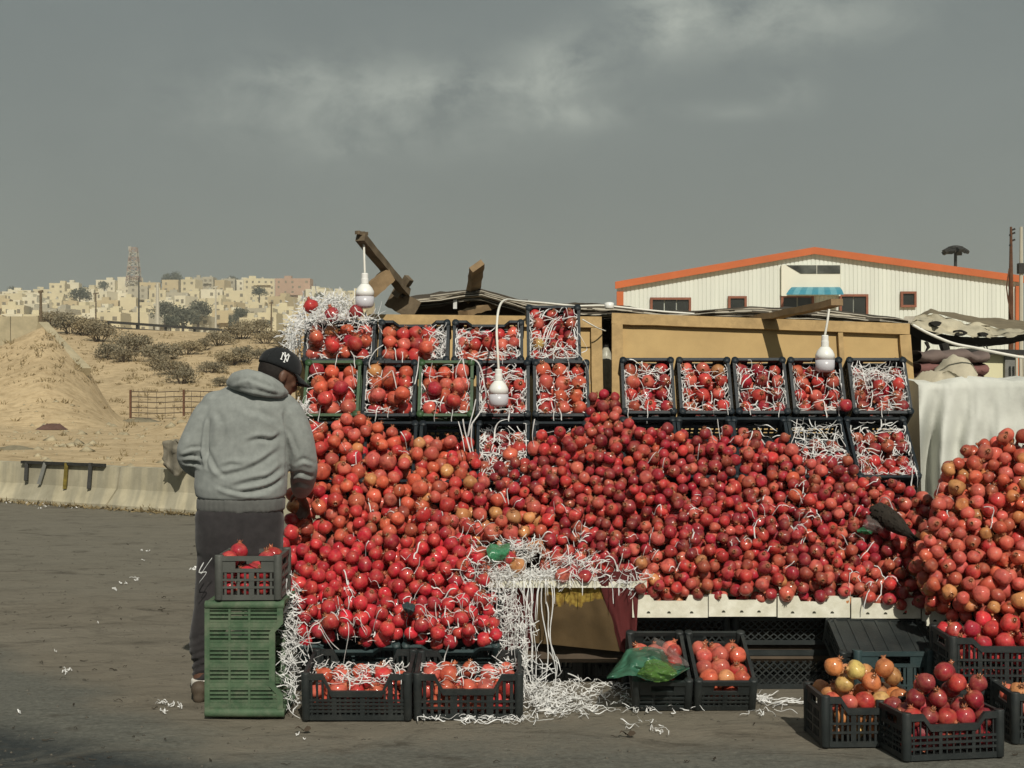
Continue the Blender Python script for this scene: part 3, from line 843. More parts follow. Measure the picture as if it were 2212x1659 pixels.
for k in range(npan):
    xa_, xb_ = k * pw, (k + 1) * pw
    mb = MB()
    prof = [(0, 0), (0.035, -0.0), (0.05, -0.03), (pw - 0.012, -0.03), (pw - 0.002, 0.0)]
    pr = [(xa_ + min(x, pw), y) for x, y in prof]
    vs = [(x, y, 0) for x, y in pr] + [(x, y, gable(x) - 0.12) for x, y in pr]
    n_ = len(pr)
    mb.add(vs, [(i, i + 1, i + 1 + n_, i + n_) for i in range(n_ - 1)])
    mb.build('wall_panel', M['cladding'], t_)
depth = 14.0; sk = 1.5
mb = MB(); mb.add([(0, 0.1, 0), (0, 0.1, zl - .1), (sk, depth, zl - .1), (sk, depth, 0)], [(0, 1, 2, 3)]); mb.add([(wl, 0.1, 0), (wl, 0.1, zr - .1), (wl, depth, zr - .1), (wl, depth, 0)], [(0, 3, 2, 1)]); mb.build('side_wall', M['cladding'], t_)
for (a, b_, za_, zb_) in ((-0.15, xa, zl - 0.02, za), (xa, wl + 0.3, za, zr - 0.03)):
    mb = MB(); mb.add([(a, -0.2, za_), (b_, -0.2, zb_), (b_, depth, zb_), (a + (sk if a < 0 else 0), depth, za_), (a, -0.2, za_ - .15), (b_, -0.2, zb_ - .15), (b_, depth, zb_ - .15), (a + (sk if a < 0 else 0), depth, za_ - .15)], [(0, 1, 2, 3), (7, 6, 5, 4), (0, 4, 5, 1), (2, 6, 7, 3), (0, 3, 7, 4), (1, 5, 6, 2)])
    mb.build('roof', M['cladding'], t_)
    mb = MB(); hh = 0.34; mb.add([(a, -0.32, za_ + .03), (b_, -0.32, zb_ + .03), (b_, -0.32, zb_ - hh), (a, -0.32, za_ - hh), (a, -0.205, za_ + .03), (b_, -0.205, zb_ + .03), (b_, -0.205, zb_ - hh), (a, -0.205, za_ - hh)], [(3, 2, 1, 0), (4, 5, 6, 7), (0, 1, 5, 4), (2, 3, 7, 6), (0, 4, 7, 3), (1, 2, 6, 5)])
    mb.build('roof_trim', M['orange_trim'], t_)
for (x, zt) in ((0.12, zl - .5), (wl - .12, zr - .5)):
    mb = MB(); mb.box((x, -0.14, zt / 2), (0.36, 0.14, zt)); mb.build('corner_trim', M['orange_trim'], t_)
def wwin(px0, py0, px1, py1, panes=2, sill=True):
    x0, x1, z1, z0 = PX(px0, wy) - wx0, PX(px1, wy) - wx0, PZ(py0, wy), PZ(py1, wy)
    w_ = empty('window'); w_.parent = t_; w_.location = ((x0 + x1) / 2, -0.12, (z0 + z1) / 2)
    W_, H_ = x1 - x0, z1 - z0
    mb = MB(); e = 0.12
    mb.box((0, 0, H_ / 2 - e / 2), (W_, 0.16, e)); mb.box((0, 0, -H_ / 2 + e / 2), (W_, 0.16, e)); mb.box((-W_ / 2 + e / 2, 0, 0), (e, 0.16, H_ - 2 * e - .004)); mb.box((W_ / 2 - e / 2, 0, 0), (e, 0.16, H_ - 2 * e - .004))
    mb.build('frame', M['window_red'], w_)
    iw = (W_ - 2 * e) / panes
    for k in range(panes):
        mb = MB(); mb.box((-W_ / 2 + e + iw * (k + .5), 0.03, 0), (iw - 0.06, 0.02, H_ - 2 * e - .01)); mb.build('pane', M['dark_glass'], w_)
    return w_
wwin(1404, 643, 1492, 690, 3); wwin(1572, 640, 1612, 690, 1); wwin(1686, 638, 1757, 690, 2); wwin(1812, 636, 1874, 690, 2); wwin(1944, 630, 1978, 664, 1)
# panel with high window strip and a blue awning
x0, x1 = PX(1686, wy) - wx0, PX(1813, wy) - wx0
mb = MB(); mb.box(((x0 + x1) / 2, -0.17, (PZ(573, wy) + PZ(640, wy)) / 2), (x1 - x0, 0.2, PZ(573, wy) - PZ(640, wy))); mb.build('sign_board', simple('board_white', (0.74, 0.73, 0.62), 0.5, 0.05, 1, 0), t_)
M['strip_dark'] = simple('strip_dark', (0.085, 0.09, 0.08), 0.3, 0.75, 1.2, 0)
xm = PX(1762, wy) - wx0
for (a, b_, sk) in ((PX(1697, wy) - wx0, xm - 0.02, 1), (xm + 0.02, x1 - 0.02, 0)):
    zt, zb = PZ(574, wy), PZ(592, wy)
    poly = [(a, zt), (b_, zt), (b_, zb), (a + (0.75 if sk else 0), zb)]
    mb = MB(); mb.prism(poly, -0.30, -0.275); mb.build('strip_window', M['strip_dark'], t_)
zt, zb = PZ(621, wy), PZ(639, wy)
xs_ = [PX(1708, wy) - wx0, x1 - .03]; xb_ = [PX(1690, wy) - wx0, x1 + 0.02]
aw = empty('awning'); aw.parent = t_
n_ = 9
for k in range(n_):
    u0, u1 = k / n_, (k + 1) / n_
    f = lambda u, L_: L_[0] + (L_[1] - L_[0]) * u
    mb = MB(); mb.sheet([[(f(u0, xs_), -0.28, zt), (f(u1, xs_), -0.28, zt)], [(f((u0), xs_) * .5 + f(u0, xb_) * .5, -0.66, (zt + zb) / 2 + .05), (f(u1, xs_) * .5 + f(u1, xb_) * .5, -0.66, (zt + zb) / 2 + .05)], [(f(u0, xb_), -0.95, zb), (f(u1, xb_), -0.95, zb)]])
    mb.build('awning_strip', M['awning_blue'] if k % 2 == 0 else M['awning_pale'] if 'awning_pale' in M else M.setdefault('awning_pale', simple('awning_pale', (0.12, 0.34, 0.41), 0.5, 0.15, 3)), aw)

# masts beyond / beside the warehouse
t_ = empty('floodlight_mast', P(2064, 640, 95), 'tall mast with a ring of floodlights behind the warehouse roof', 'floodlight')
mb = MB(); mb.tube([(0, 0, -8), (0, 0, PZ(545, 95) - t_.location.z)], [0.16, 0.1], 8); mb.build('shaft', M['steel_dark'], t_)
zt = PZ(540, 95) - t_.location.z
mb = MB(); mb.lathe([(0.45, 0), (0.55, 0.1), (0.5, 0.22), (0.2, .3)], 14, (0, 0, zt)); mb.build('head_ring', M['steel_dark'], t_)
for k in range(8):
    a = k * math.pi / 4 + .2; mb = MB(); d = Vector((math.cos(a), math.sin(a), 0))
    mb.box(d * 0.66 + Vector((0, 0, zt - .02 - .1 * (k % 2))), (0.42, 0.42, 0.2), Matrix.Rotation(a, 3, 'Z') @ Matrix.Rotation(0.5, 3, 'Y')); mb.build('floodlight', M['steel_dark'], t_)
t_ = empty('antenna_pole', P(2185, 700, 24), 'dark rusty antenna pole with cables in front of the warehouse corner', 'pole')
mb = MB(); b0 = t_.location.copy(); b0.z = 0
mb.tube([Vector((0, 0, -t_.location.z)), P(2184, 640, 24) - t_.location, P(2184, 560, 24) - t_.location, P(2184, 490, 24) - t_.location], [0.05, 0.045, 0.03, 0.02], 7); mb.build('shaft', M['rust'], t_)
for (py, s_) in ((497, 1), (510, -1), (520, 1), (532, -1), (505, 1)):
    mb = MB(); c = P(2186, py, 24) - t_.location; mb.bar(c, c + Vector((0.05 * s_, -0.02, 0.02)), 0.02, 0.03); mb.build('antenna', M['steel_dark'], t_)
mb = MB(); mb.tube([P(2180, 580, 23.95) - t_.location, P(2174, 620, 23.95) - t_.location, P(2177, 645, 23.95) - t_.location, P(2185, 690, 23.95) - t_.location], 0.012, 5); mb.build('cable', M['rust'], t_)
t_ = empty('flag_pole', Vector((PX(2206, 30), 30, 0)), 'thin pale pole at the corner of the warehouse', 'pole')
mb = MB(); mb.tube([(0, 0, 0), (0, 0, PZ(600, 30)), (0, 0, PZ(490, 30))], [0.05, 0.04, 0.03], 7); mb.build('shaft', M['pole_pale'], t_)
mb = MB(); mb.box((0, 0, PZ(580, 30)), (0.14, 0.14, 0.22)); mb.build('bracket', M['steel_dark'], t_)

# ------------------------------------------------------------------ the dusty air
def haze_box(x0, x1, y0, y1, z0, z1, density):
    mb = MB(); mb.box(((x0 + x1) / 2, (y0 + y1) / 2, (z0 + z1) / 2), (x1 - x0, y1 - y0, z1 - z0))
    m = bpy.data.materials.new('haze'); m.use_nodes = True; t = m.node_tree; t.nodes.clear()
    o = t.nodes.new('ShaderNodeOutputMaterial'); v = t.nodes.new('ShaderNodeVolumePrincipled')
    v.inputs['Color'].default_value = (0.82, 0.86, 0.80, 1); v.inputs['Density'].default_value = density; v.inputs['Anisotropy'].default_value = 0.0
    t.links.new(v.outputs[0], o.inputs['Volume'])
    return tag(mb.build('haze', m), 'thin dusty haze in the air over the whole place', 'haze', kind='stuff')
haze_box(-1000, 1000, -70, 1450, -12, 110, 0.00045)

# dust, weeds and blown rubbish along the foot of the barrier
def foot_weeds():
    q = np.random.default_rng(12); n = 900
    px = q.uniform(-20, 440, n); P_ = np.array([tuple(bar_pt(x)) for x in px]); P_[:, 1] -= np.abs(q.normal(0, .10, n)) + .06; P_[:, 0] += q.normal(0, .05, n)
    d = q.normal(size=(n, 3)); d[:, 2] = np.abs(d[:, 2]) * .6; d /= np.linalg.norm(d, axis=1)[:, None]
    side = np.cross(d, q.normal(size=(n, 3))); side /= np.linalg.norm(side, axis=1)[:, None]
    s_ = q.uniform(.015, .06, (n, 1)); P_[:, 2] = .005
    v = np.stack([P_ - side * s_ * .3, P_ + side * s_ * .3, P_ + d * s_ * 1.6], 1).reshape(-1, 3)
    return np_mesh('dry_weeds', v, np.arange(len(v)).reshape(-1, 3), False, [M['weed']])
tag(mobj('dry_weeds', foot_weeds()), 'dry weeds and blown straw along the foot of the road barrier', 'weeds', kind='stuff')
# ------------------------------------------------------------------ the stall
def on_plane(px, py, Y0, z0, k):
    q = (py - HY) / F
    Y = (CH - z0 + k * Y0) / (k + q)
    return P(px, py, Y)
# sloping display bed: a 45 degree plane through (Y 6.4, z .25)
SO = Vector((0, 6.4, 0.25)); SU = Vector((0, math.sqrt(.5), math.sqrt(.5))); SN = Vector((0, -math.sqrt(.5), math.sqrt(.5)))
def slope_pt(X, s, w=0.0): return SO + Vector((X, 0, 0)) + SU * s + SN * w
def slope_px(px, py):
    p = on_plane(px, py, 6.4, 0.25, 1.0)
    return p.x, (p - SO).dot(SU)
t_ = empty('display_stand', (0.5, 7.2, 0), 'sloping wooden stand under the big heap of pomegranates', 'stand')
for k in range(7):
    s = 0.22 + k * 0.175
    a = slope_pt(-0.98, s, -0.30) - t_.location; b_ = slope_pt(2.05, s, -0.30) - t_.location
    mb = MB(); mb.bar(a, b_, 0.168, 0.03, up=SN); mb.build('plank', M['dark_timber'], t_)
for x in (-0.9, 0.55, 2.0):
    for s in (0.35, 1.9):
        p = slope_pt(x, s, -0.33); mb = MB(); mb.bar(Vector((p.x, p.y, 0)) - t_.location, p - t_.location, 0.07, 0.07, up=(0, 1, 0)); mb.build('leg', M['dark_timber'], t_)

# tan boards standing behind the crates
BP = (8.12, 0.85, 7.85)
BN = Vector((0, -7.85, 1)).normalized()
def board(name, corners, label, inner, group, mids=(), bw=0.064):
    c = [on_plane(px, py, *BP) for px, py in corners]       # tl tr br bl
    o = c[3].copy()
    t_ = empty(name, o, label, 'board', group)
    mb = MB()
    vs = [q - o for q in c] + [q - o - BN * 0.018 for q in c]
    mb.add(vs, [(0, 3, 2, 1), (4, 5, 6, 7), (0, 1, 5, 4), (1, 2, 6, 5), (2, 3, 7, 6), (3, 0, 4, 7)])
    mb.build('panel', M['mdf'], t_)
    tl, tr, br, bl_ = [q - o + BN * 0.0165 for q in c]
    def strip(a, b_, w0, nm='batten', off=0.0):
        d = (b_ - a).normalized(); side = d.cross(BN).normalized()
        if side.dot(((tl + br) / 2) - a) < 0: side = -side
        n_ = 14; g1 = []; 
        mb = MB()
        for i in range(n_):
            u0, u1 = i / n_, (i + 1) / n_
            e0 = w0 * (1 + 0.06 * fbm(u0 * 9, off)); e1 = w0 * (1 + 0.06 * fbm(u1 * 9, off))
            p0, p1 = a.lerp(b_, u0), a.lerp(b_, u1)
            q = [p0, p1, p1 + side * e1, p0 + side * e0]
            vs = [z - BN * 0.016 for z in q] + [z + BN * 0.016 for z in q]
            mb.add(vs, [(0, 1, 2, 3), (7, 6, 5, 4), (0, 4, 5, 1), (3, 2, 6, 7)] + ([(0, 3, 7, 4)] if i == 0 else []) + ([(1, 5, 6, 2)] if i == n_ - 1 else []))
        mb.build(nm, M['mdf_edge'], t_)
    for f in inner:
        if f == 't': strip(tl, tr, bw, 'batten', 1)
        dn = (bl_ - tl).normalized() * (bw * 1.02); dr = (br - tr).normalized() * (bw * 1.02)
        if f == 'l': strip(tl + dn, bl_, bw, 'batten', 2)
        if f == 'r': strip(tr + dr, br, bw, 'batten', 3)
    for (u, w0) in mids:
        a = tl.lerp(tr, u) + (bl_ - tl).normalized() * (bw * 1.04); b_ = bl_.lerp(br, u)
        strip(a, b_, w0, 'batten', 4)
    return t_
board('backing_board', [(640, 679), (1299, 686), (1305, 985), (640, 985)], 'tan board behind the top row of crates, nearer the man', 'tlr', 'tan boards behind the crates', ())
board('backing_board', [(1321, 678), (1962, 701), (1990, 1062), (1321, 1040)], 'large tan board with raised edging behind the five dark crates', 'tlr', 'tan boards behind the crates', ((0.775, 0.028),))
# dark stuff showing through the gap between the two boards
t_ = empty('water_bottle', P(1309, 800, 8.6), 'clear dusty plastic bottle in the gap between the two tan boards', 'bottle')
M['bottle'] = simple('bottle', (0.45, 0.44, 0.36), 0.3, 0.35, 40, 0.3, 60)
mb = MB(); mb.lathe([(0.04, -0.13), (0.045, -0.1), (0.045, 0.06), (0.03, 0.11), (0.015, 0.14)], 12); mb.build('body', M['bottle'], t_, True)
mb = MB(); mb.lathe([(0.018, 0.142), (0.018, 0.165)], 10); mb.build('cap', M['steel_dark'], t_)

# ------------------------------------------------------------------ canopy of striped cloth, rolled down behind the boards
M['tent_brown'] = simple('tent_brown', (0.070, 0.058, 0.043), 0.9, 0.25, 5, 0.4, 50, bdist=0.006)
M['tent_pale'] = simple('tent_pale', (0.44, 0.40, 0.32), 0.9, 0.25, 5, 0.4, 50, bdist=0.006)
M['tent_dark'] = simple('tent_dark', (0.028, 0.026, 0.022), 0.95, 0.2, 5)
edge = [(862, 655), (900, 646), (950, 641), (1005, 635), (1040, 633), (1075, 642), (1120, 655), (1160, 662), (1230, 664), (1290, 664), (1330, 668), (1380, 675), (1440, 684), (1500, 681), (1560, 675), (1620, 671), (1680, 673), (1760, 674), (1830, 682), (1880, 688), (1930, 694), (1962, 700)]
front = [(862, 668), (900, 668), (950, 664), (1005, 652), (1040, 650), (1075, 660), (1120, 674), (1160, 690), (1230, 692), (1290, 694), (1330, 688), (1380, 689), (1440, 694), (1500, 693), (1560, 690), (1620, 689), (1680, 692), (1760, 696), (1830, 700), (1880, 703), (1930, 704), (1962, 706)]
NPX = 180
prof_t = []       # (v along the cloth: 0 hem .. 1 far back)
rows_ = []
mi_rows = []
hem = 15
for i in range(NPX):
    px = 862 + (1962 - 862) * i / (NPX - 1)
    y0 = np.interp(px, [a for a, _ in edge], [b_ for _, b_ in edge]) - 9; y1 = np.interp(px, [a for a, _ in front], [b_ for _, b_ in front])
    Y = 8.46
    row = []
    for j in range(hem + 1):
        v = j / hem
        yy_ = y1 + (y0 - y1) * v
        bul = -0.07 * math.sin(v * math.pi) - 0.022 * math.sin(v * 19 + px * 0.006) + 0.03 * fbm(px * 0.012, v * 2.5)
        row.append(P(px, yy_ + 1.8 * fbm(px * 0.02, v * 3, 4) * (1 if 0 < j < hem else 0.6), Y + bul + 0.05 * v))
    back = row[-1].copy()
    for j in range(1, 7):
        d = j / 6
        row.append(back + Vector((0, 2.6 * d, (0.035 * math.sin(min(d * 4, 1) * 1.57) - 0.10 * d) + 0.035 * fbm(px * 0.01, d * 3, 7))))
    rows_.append(row)
t_ = empty('canopy', P(1400, 690, 8.46), 'brown striped tent cloth sagging along the back of the stall', 'canopy')
stripe = {1: 1, 3: 1, 5: 1, 7: 1, 9: 1, 10: 1, 12: 1}
mb = MB(); n_ = len(rows_[0])
vs = [p - t_.location for r_ in rows_ for p in r_]
mb.v = [tuple(p) for p in vs]
for i in range(NPX - 1):
    for j in range(n_ - 1):
        mb.f.append((i * n_ + j, (i + 1) * n_ + j, (i + 1) * n_ + j + 1, i * n_ + j + 1))
        mb.m.append(1 if j in stripe and vnoise(np.array([i * 0.12]), np.array([j * 3.0]), 3)[0] > 0.22 else 0)
o = mb.build('cloth', [M['tent_brown'], M['tent_pale']], t_, True)
# dark sheet standing in for the unlit hollow under the canopy
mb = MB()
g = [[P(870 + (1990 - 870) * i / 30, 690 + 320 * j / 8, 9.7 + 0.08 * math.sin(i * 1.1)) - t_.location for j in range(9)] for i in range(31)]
mb.sheet(g); mb.build('dark_backing', M['tent_dark'], t_, True)

# right-hand lobe of the canopy: pale patched cloth with holes, dark lining
M['patched'] = simple('patched', (0.46, 0.42, 0.31), 0.9, 0.35, 4, 0.4, 40, c2=(0.26, 0.235, 0.17), bdist=0.006)
M['hole'] = simple('hole', (0.018, 0.017, 0.014), 1.0, 0.2, 8)
M['tent_olive'] = simple('tent_olive', (0.20, 0.165, 0.105), 0.9, 0.3, 5, 0.4, 40, bdist=0.006)
t_ = empty('awning_cloth', P(2080, 715, 9.4), 'pale patched awning with three dark holes sagging over the white sheet', 'awning')
tops = [(1958, 688), (1985, 680), (2010, 668), (2030, 674), (2050, 672), (2080, 680), (2120, 686), (2160, 688), (2212, 692), (2300, 700)]
mids_ = [(1958, 690), (1985, 684), (2010, 677), (2030, 680), (2050, 686), (2080, 694), (2120, 702), (2160, 709), (2212, 714), (2300, 716)]
lows = [(1958, 701), (1985, 707), (2010, 716), (2030, 720), (2050, 724), (2080, 727), (2120, 729), (2160, 728), (2212, 722), (2300, 708)]
bots = [(1958, 716), (1985, 732), (2010, 741), (2030, 745), (2050, 748), (2080, 750), (2120, 749), (2160, 746), (2212, 736), (2300, 720)]
def strip_sheet(a, b_, Ya, Yb, nj, amp, seed, x0=1958, x1=2300, ni=60):
    g = []
    for i in range(ni + 1):
        px = x0 + (x1 - x0) * i / ni
        ya = np.interp(px, [q for q, _ in a], [q for _, q in a]); yb = np.interp(px, [q for q, _ in b_], [q for _, q in b_])
        g.append([P(px, ya + (yb - ya) * j / nj, Ya + (Yb - Ya) * j / nj) + Vector((0, amp * fbm(px * 0.03, j * 0.5, seed), amp * .4 * fbm(px * 0.03, j * .5, seed + 3))) - t_.location for j in range(nj + 1)])
    return g
MB().sheet(strip_sheet(mids_, lows, 9.42, 9.22, 8, 0.06, 1)).build('patched_flap', M['patched'], t_, True)
MB().sheet(strip_sheet(tops, mids_, 10.4, 9.425, 5, 0.03, 4)).build('top_cloth', M['tent_olive'], t_, True)
MB().sheet(strip_sheet(lows, bots, 9.225, 9.32, 2, 0.01, 7)).build('lining_edge', M['tent_dark'], t_, True)
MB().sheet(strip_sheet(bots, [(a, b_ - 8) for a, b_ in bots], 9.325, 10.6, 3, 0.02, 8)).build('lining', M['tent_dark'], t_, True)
for (px, py, rx, ry, Yh) in ((2023, 699, 11, 6, 9.25), (2075, 719, 13, 7, 9.19), (2125, 722, 9, 5, 9.19)):
    g = []
    for k in range(2):
        pass
    mb = MB(); c = P(px, py, Yh) - t_.location
    vs = [c + Vector((rx / F * 9.2 * math.cos(a) * (1 + .2 * math.sin(3 * a + px)), 0.012 * math.sin(a), ry / F * 9.2 * math.sin(a))) for a in [2 * math.pi * k / 16 for k in range(16)]]
    vs += [q + Vector((0, 0.05, 0)) for q in vs]
    mb.add(vs, [tuple(range(16)), tuple(range(31, 15, -1))] + [(k, k + 16, (k + 1) % 16 + 16, (k + 1) % 16) for k in range(16)]); mb.build('hole', M['hole'], t_)
g = []
for i in range(10):
    g.append([P(1944 + i * 2.6 + (j - 5) * -2.2, 683 + 26 * j / 8, 9.22 - 0.06 * math.sin(j / 8 * 3.1) + 0.01 * math.sin(i * 2.5)) - t_.location for j in range(9)])
MB().sheet(g).build('gathered_edge', [M['tent_pale']], t_, True)
for (px, y0, y1, w) in ((2000, 738, 762, 9), (2038, 742, 792, 22), (2030, 760, 798, 10), (2108, 745, 758, 3), (2130, 745, 775, 3), (2122, 745, 768, 2)):
    mb = MB(); a = P(px, y0, 9.1) - t_.location; b_ = P(px + rng.uniform(-4, 4), y1, 9.1) - t_.location
    mb.tube([a, a.lerp(b_, .5) + Vector((.02, 0, 0)), b_], [w / F * 9.1 / 2, w / F * 9.1 / 2 * .9, w / F * 9.1 * .12], 7); mb.build('hanging_rag', M['tent_dark'], t_)
def cable(name, pts, r, mat, label=None, cat=None, parent=None, n=6, sub=6):
    """smooth line through points"""
    q = [Vector(p) for p in pts]; outp = []
    for i in range(len(q) - 1):
        p0 = q[max(i - 1, 0)]; p1 = q[i]; p2 = q[i + 1]; p3 = q[min(i + 2, len(q) - 1)]
        for k in range(sub):
            t = k / sub
            outp.append(0.5 * ((2 * p1) + (p2 - p0) * t + (2 * p0 - 5 * p1 + 4 * p2 - p3) * t * t + (3 * p1 - p0 - 3 * p2 + p3) * t ** 3))
    outp.append(q[-1])
    mb = MB(); mb.tube(outp, r, n)
    o = mb.build(name, mat, parent, True)
    if label: tag(o, label, cat)
    return o
cable('rope', [P(1972, 702, 8.0), P(2010, 722, 7.98), P(2060, 742, 7.96), P(2110, 752, 7.95), P(2160, 763, 7.95), P(2230, 776, 7.95)], 0.008, M['cord'], 'pale twisted rope running below the patched awning', 'rope')

# ------------------------------------------------------------------ loose timber
def plank(pts, w, h, mat, label, name='plank', up=(0, 0, 1), nails=True):
    a, b_ = Vector(pts[0]), Vector(pts[1])
    mb = MB(); n_ = 8
    d = (b_ - a)
    t = d.normalized(); sx = t.cross(Vector(up)).normalized(); uz = sx.cross(t)
    g = []
    for i in range(n_ + 1):
        p = a + d * (i / n_) + sx * (0.006 * fbm(i * .6, w * 50)) + uz * (0.006 * fbm(i * .7, 3, h * 90))
        ww = w * (1 + .06 * fbm(i * .9, 8)); g.append([p + sx * ww / 2 + uz * h / 2, p - sx * ww / 2 + uz * h / 2, p - sx * ww / 2 - uz * h / 2, p + sx * ww / 2 - uz * h / 2])
    mb.v = [tuple(q) for r_ in g for q in r_]
    for i in range(n_):
        for k in range(4): mb.f.append((i * 4 + k, i * 4 + (k + 1) % 4, (i + 1) * 4 + (k + 1) % 4, (i + 1) * 4 + k)); mb.m.append(0)
    mb.f += [(3, 2, 1, 0), (n_ * 4, n_ * 4 + 1, n_ * 4 + 2, n_ * 4 + 3)]; mb.m += [0, 0]
    return tag(mb.build(name, mat), label, 'plank')
plank((P(778, 512, 7.75), P(876, 632, 8.3)), 0.055, 0.045, M['old_timber'], 'weathered pole leaning out over the top crates, with a bulb on it')
plank((P(770, 502, 7.72), P(792, 506, 7.8)), 0.02, 0.02, M['old_timber'], 'short splinter at the tip of the weathered leaning pole')
plank((P(843, 592, 8.05), P(795, 632, 7.95)), 0.035, 0.085, M['timber'], 'short plank crossing the leaning pole beside the top bulb')
plank((P(884, 600, 8.25), P(856, 640, 8.3)), 0.04, 0.05, M['old_timber'], 'stub of old wood at the foot of the leaning pole')
plank((P(1031, 574, 8.05), P(1020, 645, 8.75)), 0.085, 0.035, M['timber'], 'upright brown plank standing up out of the striped canopy', up=(0, -1, 0.3))
plank((P(880, 662, 8.75), P(1140, 664, 8.75)), 0.03, 0.09, M['dark_timber'], 'dark beam under the canopy peak')
plank((P(1000, 678, 8.3), P(1078, 655, 8.6)), 0.07, 0.035, M['timber'], 'short slanting plank under the canopy peak')
plank((P(1612, 694, 8.45), P(1808, 654, 7.55)), 0.075, 0.035, M['timber'], 'pale plank sticking out over the large tan board, with a bulb on it')
plank((P(842, 640, 8.35), P(900, 672, 8.35)), 0.03, 0.12, M['old_timber'], 'rough block of old wood by the end of the canopy')
mb = MB(); mb.bar(P(983, 645, 8.42), P(983, 667, 8.42), 0.022, 0.004, up=(0, 1, 0)); tag(mb.build('paper_tag', M['paper']), 'narrow white strip hanging under the canopy peak', 'tag')
M['rag_dark'] = simple('rag_dark', (0.05, 0.045, 0.036), 0.95, 0.4, 20)
for k, (px, py, r_) in enumerate(((872, 640, 20), )):
    v, f = leaf_cloud(1.0, 260, 0.22, 77, 1.0, 0.8, 0.2, 6)
    s = r_ / F * 8.28; o = mobj('rag_knot', np_mesh('rag_knot', v * s + np.array(P(px, py + 8, 8.28)), f, True, [M['rag_dark']])); tag(o, 'knot of dark rags tying the canopy to the leaning pole', 'rag')

# ------------------------------------------------------------------ bulbs
def bulb(px_c, py0, py_s, py_e, Y, cordpts, label, wpx):
    """cord down to py0.. socket from py_s, bottom of dome py_e"""
    s = Y / F
    H_ = (py_e - py_s) * s
    o = P(px_c, py_s, Y)
    t_ = empty('hanging_bulb', o, label, 'bulb', 'white bulbs hanging over the stall')
    rb = wpx / 2 * s
    hs = H_ * 0.30
    mb = MB(); mb.lathe([(rb * .30, 0.0), (rb * .36, -.004), (rb * .36, -hs * .5), (rb * .40, -hs * .55), (rb * .40, -hs), (rb * .34, -hs - .002)], 18); mb.build('socket', M['bulb_white'], t_, False)
    z1 = -hs - .002; zb = -H_ * .66
    mb = MB(); mb.lathe([(rb * .42, z1), (rb * .5, z1 - .004), (rb * .78, z1 - (z1 - zb) * .3), (rb * .97, z1 - (z1 - zb) * .6), (rb * 1.0, zb)], 24); mb.build('collar', M['bulb_white'], t_, True)
    mb = MB(); mb.lathe([(rb * .985, zb - .001), (rb * .985, zb - (zb + H_) * -0 - (H_ + zb) * .55), (rb * .93, -H_ * .93), (rb * .75, -H_ * .98), (rb * .3, -H_)], 24); mb.build('dome', M['bulb_dome'], t_, True)
    cable('cord', [Vector(p) - o for p in cordpts] + [Vector((0, 0, 0.0))], 0.0065, M['cord'], parent=t_)
    return t_
bulb(788, 590, 590, 666, 7.75, [P(786, 528, 7.78), P(787, 560, 7.76)], 'white bulb hanging from the weathered pole above the paper-filled crate', 41)
bulb(1077, 797, 797, 879, 7.2, [P(1250, 662, 8.3), P(1180, 655, 8.2), P(1120, 650, 8.0), P(1092, 648, 7.7), P(1078, 665, 7.4), P(1073, 710, 7.24), P(1075, 760, 7.2)], 'white bulb hanging on a long looped cord in front of the middle crates', 43)
bulb(1782, 724, 724, 804, 7.55, [P(1791, 668, 7.56), P(1787, 696, 7.55)], 'white bulb hanging from the pale plank before the large tan board', 42)
cable('power_cable', [P(1250, 661, 8.32), P(1300, 660, 8.34), P(1345, 664, 8.34), P(1420, 672, 8.36), P(1500, 678, 8.36)], 0.006, M['cord'], 'thin white power cable lying along the canopy edge', 'cable')
mb = MB(); c = P(1316, 660, 8.3); mb.lathe([(0.022, -0.02), (0.028, -0.015), (0.028, 0.015), (0.012, 0.02)], 12, c); tag(mb.build('cable_clip', M['bulb_white'], smooth=True), 'small white cable clip on the canopy edge', 'clip')
cable('string', [P(1258, 690, 8.05), P(1290, 708, 8.1), P(1308, 715, 8.2)], 0.004, M['cord'], 'thin cord crossing the gap beside the tall top crate', 'cord')

# ------------------------------------------------------------------ white sheet over the goods on the right
M['sheet_white'] = simple('sheet_white', (0.62, 0.625, 0.57), 0.85, 0.16, 3, 0.3, 60, c2=(0.49, 0.50, 0.45), bdist=0.004)
t_ = empty('covered_goods', P(2100, 1060, 7.85), 'dirty white sheet draped over goods behind the rounded heap', 'cover')
def sheet_front(u, v):
    # u 0..1 from the board edge outwards, v 0 top .. 1 bottom
    px = 1984 + (2480 - 1984) * u; py = 832 + 300 * v - 6 * math.sin(u * 3.1)
    fold = math.exp(-u * 9) * 0.9 + 0.12
    d = 0.17 * fold * math.sin(u * 52 + 2.5 * v + 1.3 * math.sin(v * 3)) * min(1, v * 2.2 + .05) + 0.035 * fbm(u * 7, v * 2.2, 3) + 0.02 * math.sin(u * 21 - v * 2) * v
    return P(px - 16 * (1 - v) * math.exp(-u * 14) * 0 + 8 * v * (1 - u), py, 7.85 - 0.10 * v - d) - t_.location
g = [[sheet_front(i / 110, j / 24) for j in range(25)] for i in range(111)]
gt = []
for i in range(111):
    u = i / 110; a = g[i][0]
    gt.append([a + Vector((0, 0.09 * k + .0, 0.012 * math.sin(k * .8) + 0.02 * (1 - (1 - min(k, 2) / 2) ** 2) + 0.025 * fbm(u * 6, k * .5, 9))) for k in range(14)][::-1])
full = [gt[i][:-1] + g[i] for i in range(111)]
MB().sheet(full).build('cloth', M['sheet_white'], t_, True)
# side of the sheet along the board
MB().sheet([[full[0][j] + Vector((0.0, 0.12 * k, -0.02 * k)) for j in range(len(full[0]))] for k in range(3)]).build('cloth_side', M['sheet_white'], t_, True)
